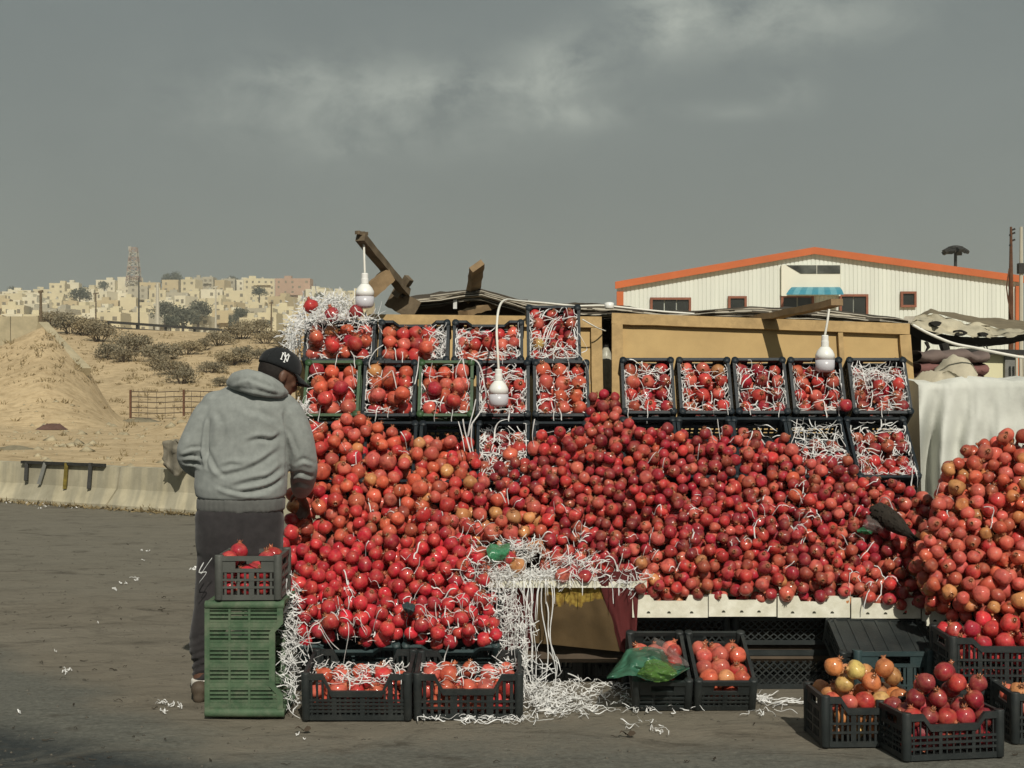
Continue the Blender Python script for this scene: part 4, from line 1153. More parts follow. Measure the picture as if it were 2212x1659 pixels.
# bundle of cloth on top
t_ = empty('cloth_bundle', P(2060, 832, 7.95), 'crumpled off-white cloth bundle lying on top of the white sheet', 'cloth')
M['bundle'] = simple('bundle', (0.52, 0.475, 0.36), 0.9, 0.25, 5, 0.3, 60, c2=(0.38, 0.34, 0.25), bdist=0.004)
ct = [(1984, 832), (2010, 818), (2040, 800), (2065, 784), (2090, 776), (2112, 780), (2124, 800), (2126, 830)]
g = []
for i in range(41):
    u = i / 40; px = 1984 + 142 * u
    yt = np.interp(px, [a for a, _ in ct], [b_ for _, b_ in ct]); hz = (836 - yt) / F * 7.95
    row = []
    for j in range(17):
        a = math.pi * j / 16
        dy = -0.20 * math.cos(a) * (0.4 + hz * 3)
        zz = hz * math.sin(a) ** 0.7 * (1 - 0.10 * abs(math.cos(a)))
        w_ = 0.035 * fbm(u * 5, j * .35, 2) + 0.028 * math.sin(u * 14 + j * .7 - 4 * u * j / 16)
        row.append(Vector((PX(px, 7.95), 8.13 + dy + w_, PZ(836, 7.95) + max(0, zz + w_ * (0.8 if 0 < j < 16 else 0)))) - t_.location)
    g.append(row)
MB().sheet(g).build('cloth', M['bundle'], t_, True)
# behind the sheet: pink blanket, cream partition, grey post
M['pink'] = simple('pink', (0.20, 0.095, 0.085), 0.9, 0.2, 6, 0.2, 40)
M['pinkgrey'] = simple('pinkgrey', (0.16, 0.12, 0.105), 0.9, 0.2, 6)
t_ = empty('blanket_pile', P(2046, 838, 8.9), 'folded pink blankets piled behind the white bundle', 'blankets')
for k in range(3):
    g = []
    for i in range(17):
        row = []
        for j in range(13):
            a = 2 * math.pi * j / 12
            row.append(Vector(((i / 16 - .5) * 0.42 + .02 * fbm(k, i * .5), 0.18 * math.cos(a) + .03 * fbm(i * .3, j * .4, k), 0.042 * math.sin(a) * (1 + .5 * fbm(i * .4, k)) + 0.05 + 0.072 * k + .03 * fbm(i * .25, k * 3, 4))))
        g.append(row)
    o = MB().sheet(g).build('blanket', M['pink' if k < 2 else 'pinkgrey'], t_, True); o.location = (0.0, 0, 0)
t_ = empty('cream_partition', (PX(2142, 14), 14, 0), 'cream partition panel with a grey post behind the white sheet', 'partition')
mb = MB(); mb.box((0, 0, PZ(762, 14) / 2), (PX(2166, 14) - PX(2098, 14), 0.08, PZ(762, 14))); mb.build('panel', simple('cream', (0.72, 0.68, 0.44), 0.8, 0.05, 2, 0), t_)
mb = MB(); mb.box((PX(2176, 14) - PX(2142, 14), -0.02, PZ(756, 14) / 2), (0.10, 0.12, PZ(756, 14))); mb.build('post', M['galv'], t_)
mb = MB(); mb.bar(P(2080, 758, 13.9) - t_.location, P(2230, 762, 13.9) - t_.location, 0.08, 0.05); mb.build('top_rail', M['steel_dark'], t_)
for px in (2196, 2204, 2212): mb = MB(); mb.bar(P(px, 770, 13.8) - t_.location, P(px + 1, 860, 13.8) - t_.location, 0.02, 0.02, up=(0, 1, 0)); mb.build('bar', M['pole_pale'], t_)

# ------------------------------------------------------------------ cloth hanging in the gap at the front of the stall
M['maroon'] = simple('maroon', (0.115, 0.022, 0.022), 0.9, 0.25, 8, 0.3, 120, bdist=0.003)
def rug_mat():
    m = simple('rug_brown', (0.105, 0.068, 0.030), 0.9, 0.25, 8, 0.3, 120, bdist=0.003)
    t = m.node_tree; b = t.nodes['Principled BSDF']; N = t.nodes.new; L = t.links.new
    tc_ = N('ShaderNodeTexCoord')
    n = N('ShaderNodeTexNoise'); n.inputs['Scale'].default_value = 18; n.inputs['Detail'].default_value = 3; L(tc_.outputs['Object'], n.inputs['Vector'])
    sp = N('ShaderNodeSeparateXYZ'); L(tc_.outputs['Object'], sp.inputs[0])
    def mt(op, a, bb=None, c=None):
        q = N('ShaderNodeMath'); q.operation = op
        for i, v in enumerate((a, bb, c)):
            if v is None: continue
            if isinstance(v, (int, float)): q.inputs[i].default_value = v
            else: L(v, q.inputs[i])
        return q.outputs[0]
    dx = mt('MULTIPLY', sp.outputs[0], 1 / 0.175); dz = mt('MULTIPLY', sp.outputs[2], 1 / 0.125)
    d = mt('SQRT', mt('ADD', mt('MULTIPLY', dx, dx), mt('MULTIPLY', dz, dz)))
    d = mt('ADD', d, mt('MULTIPLY_ADD', n.outputs[0], 0.9, -0.45))
    f = mt('MINIMUM', mt('MAXIMUM', mt('MULTIPLY', mt('SUBTRACT', 0.92, d), 14.0), 0.0), 1.0)
    r = N('ShaderNodeValToRGB'); r.color_ramp.elements[0].position = .35; r.color_ramp.elements[1].position = .6
    r.color_ramp.elements[0].color = (0.17, 0.10, 0.018, 1); r.color_ramp.elements[1].color = (0.36, 0.25, 0.05, 1)
    n3 = N('ShaderNodeTexNoise'); n3.inputs['Scale'].default_value = 45; L(tc_.outputs['Object'], n3.inputs['Vector']); L(n3.outputs[0], r.inputs[0])
    mx_ = N('ShaderNodeMixRGB'); L(f, mx_.inputs[0]); src = b.inputs['Base Color'].links[0].from_socket; L(src, mx_.inputs[1]); L(r.outputs[0], mx_.inputs[2]); L(mx_.outputs[0], b.inputs['Base Color'])
    return m
M['rug'] = rug_mat()
t_ = empty('hanging_rug', P(1240, 1256, 6.62), 'brown rug with a yellow flower and maroon borders hanging under the fruit', 'rug')
def drape(c0, c1, c2, c3, Ya, Yb, seed, ni=24, nj=16, amp=0.012, origin=None):
    g = []
    for i in range(ni + 1):
        u = i / ni; row = []
        for j in range(nj + 1):
            v = j / nj
            px = (c0[0] * (1 - u) + c1[0] * u) * (1 - v) + (c3[0] * (1 - u) + c2[0] * u) * v
            py = (c0[1] * (1 - u) + c1[1] * u) * (1 - v) + (c3[1] * (1 - u) + c2[1] * u) * v
            row.append(P(px, py, Ya + (Yb - Ya) * v + amp * (1.5 * fbm(u * 3, v * 1.2, seed) + math.sin(u * 11 + seed) * v)) - t_.location)
        g.append(row)
    return g
MB().sheet(drape((1170, 1254), (1310, 1254), (1344, 1408), (1148, 1388), 6.60, 6.66, 1)).build('centre_panel', M['rug'], t_, True)
MB().sheet(drape((1090, 1254), (1180, 1254), (1152, 1404), (1086, 1404), 6.595, 6.72, 4)).build('border', M['maroon'], t_, True)
MB().sheet(drape((1288, 1238), (1382, 1230), (1372, 1425), (1340, 1405), 6.575, 6.64, 7)).build('border', M['maroon'], t_, True)
g = []
# ledge board the rug hangs from, under the paper
t_ = empty('ledge_board', P(1210, 1252, 6.75), 'pale board ledge under the white paper above the rug', 'board')
mb = MB(); mb.box((0, 0, 0), (0.80, 0.34, 0.03)); mb.build('top', M['foam'], t_)
for x in (-0.36, 0.36): mb = MB(); mb.bar((x, 0.12, -0.015), (x, 0.12, -t_.location.z), 0.05, 0.05, up=(0, 1, 0)); mb.build('leg', M['dark_timber'], t_)

# tarpaulin under the rounded heap at the edge of the picture
t_ = empty('tarpaulin', Vector((2.45, 6.3, 0.3)), 'dark tarpaulin slope under the rounded heap of pomegranates', 'tarpaulin')
_o = Vector((0, 6.22, 0.43)); _u = Vector((0, .60, .76)).normalized(); _n = Vector((0, -_u.z, _u.y))
g = []
def _mound(px, py, w):
    q = (py - HY) / F; k = _u.z / _u.y; Y = (CH - _o.z + k * _o.y) / (k + q)
    return P(px, py, Y) + _n * w
for i in range(25):
    u = i / 24; row = []
    for j in range(15):
        py = 1350 - 335 * j / 14
        pl = np.interp(py, [1000, 1020, 1090, 1140, 1230, 1300, 1350], [2150, 2120, 2078, 2062, 2050, 2090, 2150])
        row.append(_mound(pl + (2420 - pl) * u, py, -.17 + .06 * math.sin(u * 2.2) + .015 * fbm(u * 6, j * .4)) - t_.location)
    g.append(row)
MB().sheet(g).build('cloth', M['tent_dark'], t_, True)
MB().sheet([[r_[-1] + Vector((0, .05 * k, -.28 * k)) for k in range(5)] for r_ in g]).build('dark_backing', M['tent_dark'], t_, True)
# ------------------------------------------------------------------ plastic crates
_cache = {}
def wall_mesh(L_, h, t, dip, pitch, bw, rows, diamond, hole, mat, key):
    k = ('w', key, L_, h, t, dip, pitch, bw, rows, diamond, hole, mat.name)
    if k in _cache: return _cache[k]
    mb = MB()
    rim = 0.026 if not hole else 0.020
    def top(x):
        if not dip: return h
        a = abs(x) / (L_ / 2)
        return h - dip * float(np.interp(a, [0, .50, .66, 1], [1, 1, 0, 0]))
    xs = [-L_ / 2, -L_ / 2 * .66, -L_ / 2 * .58, -L_ / 2 * .50, L_ / 2 * .50, L_ / 2 * .58, L_ / 2 * .66, L_ / 2] if dip else [-L_ / 2, L_ / 2]
    # rim, a band whose upper edge dips
    for a, b_ in zip(xs[:-1], xs[1:]):
        mb.add([(x, y, z) for x, zt in ((a, top(a)), (b_, top(b_))) for y in (-t * 1.1, t * .9) for z in (zt - rim, zt)],
               [(0, 1, 3, 2), (4, 6, 7, 5), (0, 4, 5, 1), (2, 3, 7, 6), (1, 5, 7, 3), (0, 2, 6, 4)])
    # second band below the rim with hand holes between
    low = h - dip - rim - (0.034 if hole else 0.0)
    if hole:
        mb.box((0, 0, low - 0.008), (L_, t * 1.3, 0.016))
        for x in (-L_ * .36, L_ * .36): mb.box((x, 0, (h - rim + low) / 2), (L_ * .28, t, h - rim - low + 0.001))
        low -= 0.016
    mb.box((0, 0, 0.011), (L_, t * 1.5, 0.022))
    z0 = 0.022
    for r_ in range(1, rows):
        z = z0 + (low - z0) * r_ / rows
        mb.box((0, -t * .12, z), (L_, t * 1.12, 0.009))
    if diamond:
        n = int(L_ / pitch); hh = low - z0
        nr_ = max(1, round(hh / pitch))
        for i in range(n):
            for j in range(nr_):
                xa = -L_ / 2 + L_ * i / n; xb = xa + L_ / n; za = z0 + hh * j / nr_; zb = za + hh / nr_
                mb.bar((xa, 0, za), (xb, 0, zb), bw, t * .8, up=(0, 1, 0)) if True else None
                mb.bar((xa, t * .05, zb), (xb, t * .05, za), bw, t * .7, up=(0, 1, 0))
    else:
        n = max(3, int(L_ / pitch))
        for i in range(n + 1):
            x = -L_ / 2 + L_ * i / n
            wide = bw * (2.3 if i % 5 == 0 else 1)
            zt = min(top(x) - rim * .6, low if hole else 9)
            mb.box((x, t * .1, (z0 + zt) / 2), (wide, t * (1.25 if i % 5 == 0 else .8), zt - z0))
    _cache[k] = mb.mesh('crate_wall', [mat])
    return _cache[k]
def base_mesh(w, d, mat):
    k = ('b', w, d, mat.name)
    if k not in _cache:
        mb = MB()
        mb.box((0, 0, 0.009), (w, d, 0.010))
        for i in range(7): mb.box((-w / 2 + w * (i + .5) / 7, 0, 0.002), (0.012, d, 0.004))
        _cache[k] = mb.mesh('crate_base', [mat])
    return _cache[k]
def post_mesh(h, mat):
    k = ('p', h, mat.name)
    if k not in _cache:
        mb = MB(); pr = []
        r_ = 0.019
        for z, s in ((0, .9), (0.004, 1.0), (h + .002, 1.06), (h + .005, 1.0)):
            pr.append((r_ * s, z))
        mb.lathe(pr, 10); _cache[k] = mb.mesh('corner_post', [mat], True)
    return _cache[k]
CR = {}
def crate(key, label, origin, ex, ey, ez, w, d, h, mat, dip=(0.0, 0.0), pitch=0.030, bw=0.011, rows=3, diamond=False, hole=True, group='plastic fruit crates', short=''):
    m = M[mat]; t = 0.008
    ro = empty('fruit_crate', label=label, cat='crate', group=group)
    frame(ro, origin, ex, ey, ez)
    # long walls (along x) and end walls (along y)
    for s in (-1, 1):
        o = mobj('side_wall', wall_mesh(w - .036, h, t, dip[0], pitch, bw, rows, diamond, hole and not dip[0], m, 's'), None, ro)
        o.location = (0, s * (d / 2 - .013), 0); o.rotation_euler = (0, 0, 0 if s < 0 else math.pi)
        o = mobj('end_wall', wall_mesh(d - .036, h, t, dip[1], pitch, bw, rows, diamond, hole and not dip[1], m, 'e'), None, ro)
        o.location = (s * (w / 2 - .013), 0, 0); o.rotation_euler = (0, 0, s * math.pi / 2)
        for s2 in (-1, 1):
            o = mobj('corner_post', post_mesh(h, m), None, ro); o.location = (s * (w / 2 - .018), s2 * (d / 2 - .018), 0)
    mobj('base', base_mesh(w - .02, d - .02, m), None, ro)
    CR[key] = dict(o=Vector(origin), ex=Vector(ex), ey=Vector(ey), ez=Vector(ez), w=w, d=d, h=h, short=short, key=key)
    return ro
EX, EY, EZ = Vector((1, 0, 0)), Vector((0, 1, 0)), Vector((0, 0, 1))
def slope_crate(key, label, x0, x1, s0, s1, h, mat, tilt=0.0, lift=0.0, **k):
    u = (SU * math.cos(tilt) + SN * math.sin(tilt)); n = (SN * math.cos(tilt) - SU * math.sin(tilt))
    low = slope_pt(0, s0, lift)
    c = low + u * ((s1 - s0) / 2) - n * h
    Y = (low + u * ((s1 - s0) / 2)).y
    xa, xb = PX(x0, Y), PX(x1, Y)
    c.x = (xa + xb) / 2
    return crate(key, label, c, EX, u, n, round(xb - xa, 3), s1 - s0, h, mat, **k)
# middle row, next to the man
slope_crate('E', "green crate of pomegranates right beside the man's cap, first of the middle row", 655, 779, 1.46, 1.805, .17, 'dark_green_plastic', tilt=.30, short="green crate beside the cap")
slope_crate('F', 'dark crate between the two green crates of the middle row', 782, 900, 1.46, 1.805, .17, 'navy_plastic', tilt=.30, short='crate between green ones')
slope_crate('G', 'second green crate in the middle row, to the right of a dark one', 902, 1024, 1.46, 1.805, .17, 'dark_green_plastic', tilt=.30, short='second green crate')
slope_crate('H', 'dark crate with much white paper, half hidden behind the looped-cord bulb', 1027, 1146, 1.46, 1.805, .17, 'navy_plastic', tilt=.30, short='crate behind the bulb')
slope_crate('I', 'dark crate with four neat rows of fruit below the tall top crate', 1150, 1275, 1.46, 1.805, .17, 'navy_plastic', tilt=.30, short='crate below the tall one')
# top row
slope_crate('A', 'first crate of the top row, overflowing with white paper and large pomegranates', 655, 812, 1.786, 2.051, .17, 'navy_plastic', tilt=.30, lift=.089, dip=(0.0, 0), short='paper-heaped top crate')
slope_crate('B', 'wide dark crate with dipped rim, second of the top row', 816, 972, 1.786, 2.051, .17, 'navy_plastic', tilt=.30, lift=.089, dip=(.045, 0), short='second top crate')
slope_crate('C', 'wide dark crate with dipped rim behind the bulb cord, third of the top row', 976, 1132, 1.786, 2.051, .17, 'navy_plastic', tilt=.30, lift=.089, dip=(.045, 0), short='third top crate')
slope_crate('D', 'tall upright dark crate with a yellow pomegranate at the end of the top row', 1136, 1256, 1.786, 2.146, .17, 'navy_plastic', tilt=.30, lift=.089, short='tall top crate')
# buried row below the middle row
for key, x0, x1, lab in (('E3', 655, 779, 'mostly buried crate under the first green crate'), ('F3', 782, 900, 'mostly buried crate under the dark crate between the green ones'), ('G3', 902, 1024, 'mostly buried crate under the second green crate'),
                         ('H3', 1027, 1146, 'half buried crate with hanging paper below the looped-cord bulb'), ('I3', 1150, 1275, 'half buried crate below the crate with four neat rows')):
    slope_crate(key, lab, x0, x1, 1.0, 1.43, .19, 'navy_plastic', short='half buried crate')
# five dark crates before the large board
nm = ['first', 'second', 'third', 'fourth', 'last']
for i, (x0, x1) in enumerate(((1341, 1459), (1464, 1582), (1585, 1703), (1707, 1826), (1835, 1966))):
    slope_crate('R%d' % i, f'dark paper-lined crate, {nm[i]} of the five along the large tan board', x0, x1, 1.48, 1.825, .16, 'navy_plastic', tilt=.30, short=f'{nm[i]} crate by large board')
    slope_crate('S%d' % i, ('crate of paper and fruit ending the lower row, under the last board crate' if i == 4 else f'mostly buried dark crate below the {nm[i]} crate of the large tan board'), x0 + 2, x1 + 8, 1.03, 1.46, .17, 'navy_plastic', short=('lower end crate' if i == 4 else 'buried lower crate'))
# two tilted crates under the bright red heap
slope_crate('Q1', 'dark tilted crate under the bright red heap, above the first ground crate', 650, 868, 0.0, .34, .18, 'teal_plastic', dip=(.04, 0), short='tilted crate of bright red heap')
slope_crate('Q2', 'dark tilted crate under the bright red heap, above the second ground crate', 872, 1080, 0.0, .34, .18, 'teal_plastic', dip=(.04, 0), short='second tilted crate')
# two crates on the ground
def flat_crate(key, label, pxl, pxr, Y0, d, h, mat, z0=0.0, rot=0.0, pitch_=0.0, **k):
    xa, xb = PX(pxl, Y0), PX(pxr, Y0)
    w = round(xb - xa, 3)
    ex = Vector((math.cos(rot), math.sin(rot), 0)); ey = Vector((-math.sin(rot) * math.cos(pitch_), math.cos(rot) * math.cos(pitch_), math.sin(pitch_))); ez = ex.cross(ey)
    c = Vector((xa, Y0, z0)) + ex * (w / 2) + ey * (d / 2)
    return crate(key, label, c, ex, ey, ez, w, d, h, mat, **k)
flat_crate('P1', 'black crate on the ground next to the upended green crate', 652, 889, 6.06, .36, .205, 'black_plastic', rot=-.012, pitch_=.13, dip=(.075, 0), pitch=.024, bw=.009, rows=5, short='first ground crate')
flat_crate('P2', 'second black crate on the ground, with the paper drift beside it', 893, 1130, 6.07, .36, .20, 'black_plastic', rot=.01, pitch_=.12, dip=(.065, 0), pitch=.03, bw=.013, rows=3, short='second ground crate')
# upended green crate and the see-through crate on it
frameY = 6.10
xa, xb = PX(441, frameY), PX(611, frameY)
crate('GR', 'faded green crate stood on its end beside the man', Vector((xa, frameY + .165, .505 / 2 + .004)), EZ, -EY, EX, .505, .33, round(xb - xa, 3), 'green_plastic', dip=(.035, 0), pitch=.0168, bw=.0100, rows=3, hole=False, short='upended green crate')
flat_crate('T', 'grey see-through crate of pomegranates on top of the upended green crate', 463, 607, 6.09, .32, .19, 'grey_plastic', z0=.514, rot=.02, pitch=.026, bw=.010, rows=3, short='crate on upended green crate')
# small tilted crates at the front
flat_crate('s1', 'small black crate under the green plastic bag', 1365, 1494, 6.24, .42, .15, 'black_plastic', pitch_=.40, rows=3, pitch=.2, bw=.012, short='crate under green bag')
flat_crate('s2', 'small black crate of large pomegranates next to the green plastic bag', 1498, 1633, 6.24, .42, .15, 'black_plastic', pitch_=.40, rows=3, pitch=.022, bw=.009, short='crate beside green bag')
for k in ('s1', 's2'):
    pass
# stack of diamond-lattice crates carrying the white trays
for key, x0, x1, z0, h, lab in (('K1', 1344, 1578, .0, .165, 'black diamond-lattice crate at the bottom of the stack behind the green bag'), ('K2', 1344, 1578, .185, .165, 'black diamond-lattice crate under the first white tray'),
                          ('K3', 1582, 1812, .0, .185, 'black diamond-lattice crate on the ground beside the crate of large pomegranates'), ('K4', 1582, 1812, .21, .14, 'black diamond-lattice crate under the second and third white trays'),
                          ('K5', 1816, 2040, .0, .185, 'black lattice crate on the ground behind the yellowish fruit'), ('K6', 1816, 2040, .20, .14, 'black lattice crate under the fourth white tray')):
    flat_crate(key, lab, x0, x1, 6.70, .33, h, 'black_plastic', z0=z0, diamond=True, pitch=.034, bw=.006, rows=1, hole=False, short='lattice crate')
flat_crate('N1', 'dull teal crate behind the crate of yellowish pomegranates', 1846, 2020, 6.28, .30, .255, 'teal_plastic', pitch=.022, bw=.011, rows=2, short='teal crate')
# overturned crate lying on it
ex = Vector((1, 0.02, -0.03)).normalized(); ey = Vector((0, -.93, -.36)); ey = (ey - ex * ey.dot(ex)).normalized()
crate('N2', 'overturned black crate lying on the dull teal crate', P(1908, 1374, 6.46), ex, ey, ex.cross(ey), .47, .32, .12, 'black_plastic', pitch=.04, bw=.014, rows=2, short='overturned crate')
flat_crate('N3', 'black crate on the dark ground under the hanging rug', 1120, 1262, 6.85, .3, .17, 'black_plastic', pitch=.024, bw=.01, rows=2, short='crate under rug')
flat_crate('N4', 'dark crate standing behind the rug, deep in shade', 1265, 1345, 6.9, .3, .22, 'black_plastic', pitch=.03, bw=.02, rows=2, short='dark crate')
# front right crates
flat_crate('c1', 'black crate of yellowish and orange pomegranates near the picture corner', 1776, 1990, 5.60, .30, .20, 'black_plastic', rot=.05, dip=(.045, 0), pitch=.022, bw=.009, rows=3, short='yellowish-fruit crate')
flat_crate('c2', 'frontmost black grid crate heaped with deep red pomegranates', 1953, 2190, 5.39, .27, .178, 'black_plastic', rot=.17, dip=(.042, 0), pitch=.026, bw=.006, rows=4, short='frontmost crate')
flat_crate('c3', 'black crate cut by the edge of the picture beside the frontmost crate', 2186, 2420, 5.66, .30, .20, 'black_plastic', rot=-.03, dip=(.04, 0), pitch=.024, bw=.008, rows=4, short='crate at the picture edge')
flat_crate('c4', 'large black crate of red pomegranates stacked behind the frontmost crate', 2052, 2310, 5.98, .34, .215, 'black_plastic', z0=.155, rot=-.03, dip=(.035, 0), pitch=.022, bw=.008, rows=4, short='large stacked crate')
flat_crate('c5', 'black crate under the large stacked crate of red pomegranates', 2054, 2312, 5.98, .34, .15, 'black_plastic', rot=-.03, pitch=.024, bw=.009, rows=3, short='lower stacked crate')
# props under the tilted crates
for x in (1430, 1566):
    t_ = empty('wood_block', Vector((PX(x, 6.58), 6.555, 0)), ('wooden block propping up the crate under the green bag' if x < 1500 else 'wooden block propping up the crate of large pomegranates'), 'block')
    mb = MB(); mb.box((0, 0, .068), (.20, .07, .136)); mb.build('block', M['dark_timber'], t_)

# white foam trays along the front edge of the heap
def foam_tray(px0, px1, py_top, py_bot, Y0, label, notch):
    xa, xb = PX(px0, Y0), PX(px1, Y0); w = xb - xa
    z0 = PZ(py_bot, Y0); h = PZ(py_top, Y0) - z0
    t_ = empty('foam_tray', Vector(((xa + xb) / 2, Y0, z0)), label, 'tray', 'white foam trays along the front of the heap')
    t = .016
    a = notch * w / 2
    poly = [(-w / 2, 0), (w / 2, 0), (w / 2, h), (a + .012, h), (a, h * .72), (-a, h * .72), (-a - .012, h), (-w / 2, h)]
    # front wall with a dipped top edge, made of three flush pieces
    mb = MB(); mb.prism([(-w / 2, 0), (-a - .012, 0), (-a - .012, h), (-w / 2, h)], 0, t); mb.prism([(-a - .012, 0), (a + .012, 0), (a, h * .72), (-a, h * .72)][:0] + [(-a - .012, 0), (a + .012, 0), (a + .012, h), (a, h * .74), (-a, h * .74), (-a - .012, h)], 0, t); mb.prism([(a + .012, 0), (w / 2, 0), (w / 2, h), (a + .012, h)], 0, t)
    mb.build('front_wall', M['foam'], t_)
    for s in (-1, 1): mb = MB(); mb.box((s * (w / 2 - t / 2), .17 + t / 2, h / 2), (t, .34, h)); mb.build('side_wall', M['foam'], t_)
    mb = MB(); mb.box((0, .34 + t * 1.5 + .001, h / 2), (w, t, h)); mb.build('back_wall', M['foam'], t_)
    mb = MB(); mb.box((0, .18, .006), (w - 2 * t - .004, .33, .012)); mb.build('floor', M['foam'], t_)
    for k in (-1, 0, 1):
        r_ = .0085; x = k * w * .27 + rng.uniform(-.01, .01)
        mb = MB(); mb.prism([(x + r_ * math.cos(q), .020 + r_ * 1.15 * math.sin(q)) for q in [math.pi * i / 8 for i in range(9)]], -.0015, .004); mb.build('drain_hole', M['foam_hole'], t_)
    return t_
for i, (a, b_, yt, yb, n_) in enumerate(((1366, 1529, 1286, 1334, .42), (1531, 1677, 1284, 1332, .40), (1680, 1836, 1288, 1334, .36), (1839, 1989, 1292, 1336, .38), (1992, 2094, 1304, 1352, .34))):
    foam_tray(a, b_, yt, yb, 6.60, f'white foam tray, {nm[i]} of the five along the front of the heap', n_)
# ------------------------------------------------------------------ pomegranates
PAL = {'bright red': (0.53, 0.021, 0.038), 'red': (0.50, 0.034, 0.036), 'dark red': (0.215, 0.014, 0.026), 'crimson': (0.37, 0.017, 0.036), 'orange-red': (0.57, 0.098, 0.054),
       'pinkish red': (0.56, 0.105, 0.080), 'brownish red': (0.34, 0.062, 0.040), 'tan': (0.52, 0.225, 0.085), 'yellow': (0.56, 0.39, 0.12), 'orange': (0.56, 0.20, 0.065)}
MIX = {
 'upper': (('orange-red', 6), ('red', 2.6), ('pinkish red', 4), ('bright red', 1), ('brownish red', 1.4), ('tan', 1.1)),
 'bright': (('bright red', 9), ('crimson', 3), ('red', 1)),
 'mid': (('orange-red', 2), ('tan', 1.6), ('red', 2), ('pinkish red', 2), ('crimson', 1)),
 'deep': (('crimson', 5), ('red', 3), ('dark red', 3), ('pinkish red', 1.2), ('pinkish red', 1.2), ('brownish red', 1.3), ('orange-red', .4)),
 'low': (('red', 2.5), ('brownish red', 2.6), ('pinkish red', 2.2), ('crimson', 1.5), ('dark red', 1), ('tan', .5)),
 'right': (('pinkish red', 5), ('brownish red', 2), ('orange-red', 3), ('red', 1.4), ('tan', 1.3), ('orange', .7)),
 'crateL': (('orange-red', 3), ('red', 3), ('pinkish red', 2.5), ('crimson', 1), ('tan', .35)),
 'crateR': (('crimson', 2.5), ('dark red', 2.5), ('red', 2), ('pinkish red', 1.0), ('brownish red', .8)),
 'front': (('orange-red', 4), ('red', 2), ('pinkish red', 3)),
 'yellowish': (('tan', 3.2), ('orange', 2.6), ('yellow', 1.3), ('pinkish red', .7)),
 'deepred': (('crimson', 3), ('dark red', 5), ('red', .6)),
}
fq = random.Random(5)
def pick(mix):
    m = MIX[mix]; t = fq.uniform(0, sum(w for _, w in m))
    for n_, w in m:
        t -= w
        if t <= 0: return n_
    return m[0][0]
FR = []     # every fruit: c centre, r radius, col name, ax calyx axis, where, row, name bits
def rand_axis(mode):
    v = Vector((fq.gauss(0, 1), fq.gauss(0, 1), fq.gauss(0, 1))).normalized()
    if mode == 'out' and fq.random() < 0.62: v = (v * 0.55 + Vector((0, -0.85, 0.35))).normalized()
    if mode == 'up' and fq.random() < 0.5: v = (v * 0.6 + Vector((0, -.1, 1))).normalized()
    return v
def fruit(c, r, col, mode, where, row=None, n=None, extra=False):
    FR.append(dict(c=Vector(c), r=r, col=col, ax=rand_axis(mode), where=where, row=row, n=n, extra=extra))
def fill(key, ncol, nrow, r, mix, mode='any', top=0.0, jit=.25, y0=None, y1=None, skip=0.0, extra=0, x0=None, x1=None, fix=None):
    q = CR[key]
    w, d, h = q['w'], q['d'], q['h']
    ax0 = (-w / 2 + .022 + r * .95) if x0 is None else x0; ax1 = -ax0 if x1 is None else x1
    ay0 = (-d / 2 + .020 + r * .9) if y0 is None else y0; ay1 = (d / 2 - .028 - r * .8) if y1 is None else y1
    placed = []
    for j in range(nrow):                       # j = 0 is the row furthest up
        for i in range(ncol):
            if fq.random() < skip: continue
            off = 0.5 * ((j % 2) - .5) * ((ax1 - ax0) / max(ncol - 1, 1)) * .5
            rr = r * fq.uniform(.92, 1.08)
            x = (ax0 + (ax1 - ax0) * (i / max(ncol - 1, 1)) + off * .6 + fq.uniform(-jit, jit) * r * .6) if ncol > 1 else 0
            y = (ay1 + (ay0 - ay1) * (j / max(nrow - 1, 1)) + fq.uniform(-jit, jit) * r * .5) if nrow > 1 else 0
            x = min(max(x, ax0 - .004), ax1 + .004)
            z = h - r + top + fq.uniform(-.012, .014) + (.010 if j % 2 else -.006)
            col = (fix or {}).get((j, i)) or pick(mix)
            fruit(q['o'] + q['ex'] * x + q['ey'] * y + q['ez'] * z, rr, col, mode, key, j, i)
            placed.append((x, y, z, rr))
    # a bottom layer keeps the crate from looking hollow
    for j in range(nrow):
        for i in range(max(1, ncol - 1)):
            x = ax0 + (ax1 - ax0) * ((i + .5) / max(ncol - 1, 1)) if ncol > 1 else 0
            y = ay1 + (ay0 - ay1) * (j / max(nrow - 1, 1)) if nrow > 1 else 0
            fruit(q['o'] + q['ex'] * x + q['ey'] * y + q['ez'] * max(r * .9, h - 2.6 * r + top), r, pick(mix), 'any', key + '_low')
    for k in range(extra):
        x = fq.uniform(ax0, ax1); y = fq.uniform(ay0, (ay0 + ay1) / 2)
        best = None
        for t in range(14):
            xx = fq.uniform(ax0, ax1); yy2 = fq.uniform(ay0, ay0 + (ay1 - ay0) * .62)
            z = max([pz + math.sqrt(max(0, (pr + r) ** 2 * .96 - (px - xx) ** 2 - (py - yy2) ** 2)) for px, py, pz, pr in placed if (px - xx) ** 2 + (py - yy2) ** 2 < (pr + r) ** 2 * .96] + [0])
            if best is None or z < best[2]: best = (xx, yy2, z)
        placed.append((*best, r))
        fruit(q['o'] + q['ex'] * best[0] + q['ey'] * best[1] + q['ez'] * best[2], r, pick(mix), 'up', key, None, k, True)
fill('E', 3, 4, .043, 'crateL', 'up', .010, y1=.118, extra=3)
fill('F', 3, 4, .043, 'crateL', 'up', .006, y1=.118, extra=4, fix={(0, 0): 'tan'})
fill('G', 3, 4, .043, 'crateL', 'up', .006, y1=.118, extra=3)
fill('H', 3, 4, .038, 'crateR', 'out', .0, y1=.11, skip=.12)
fill('I', 3, 4, .043, 'crateL', 'out', .012, y1=.12, jit=.12)
fill('A', 4, 3, .042, 'crateL', 'up', .02, y1=.07, extra=3)
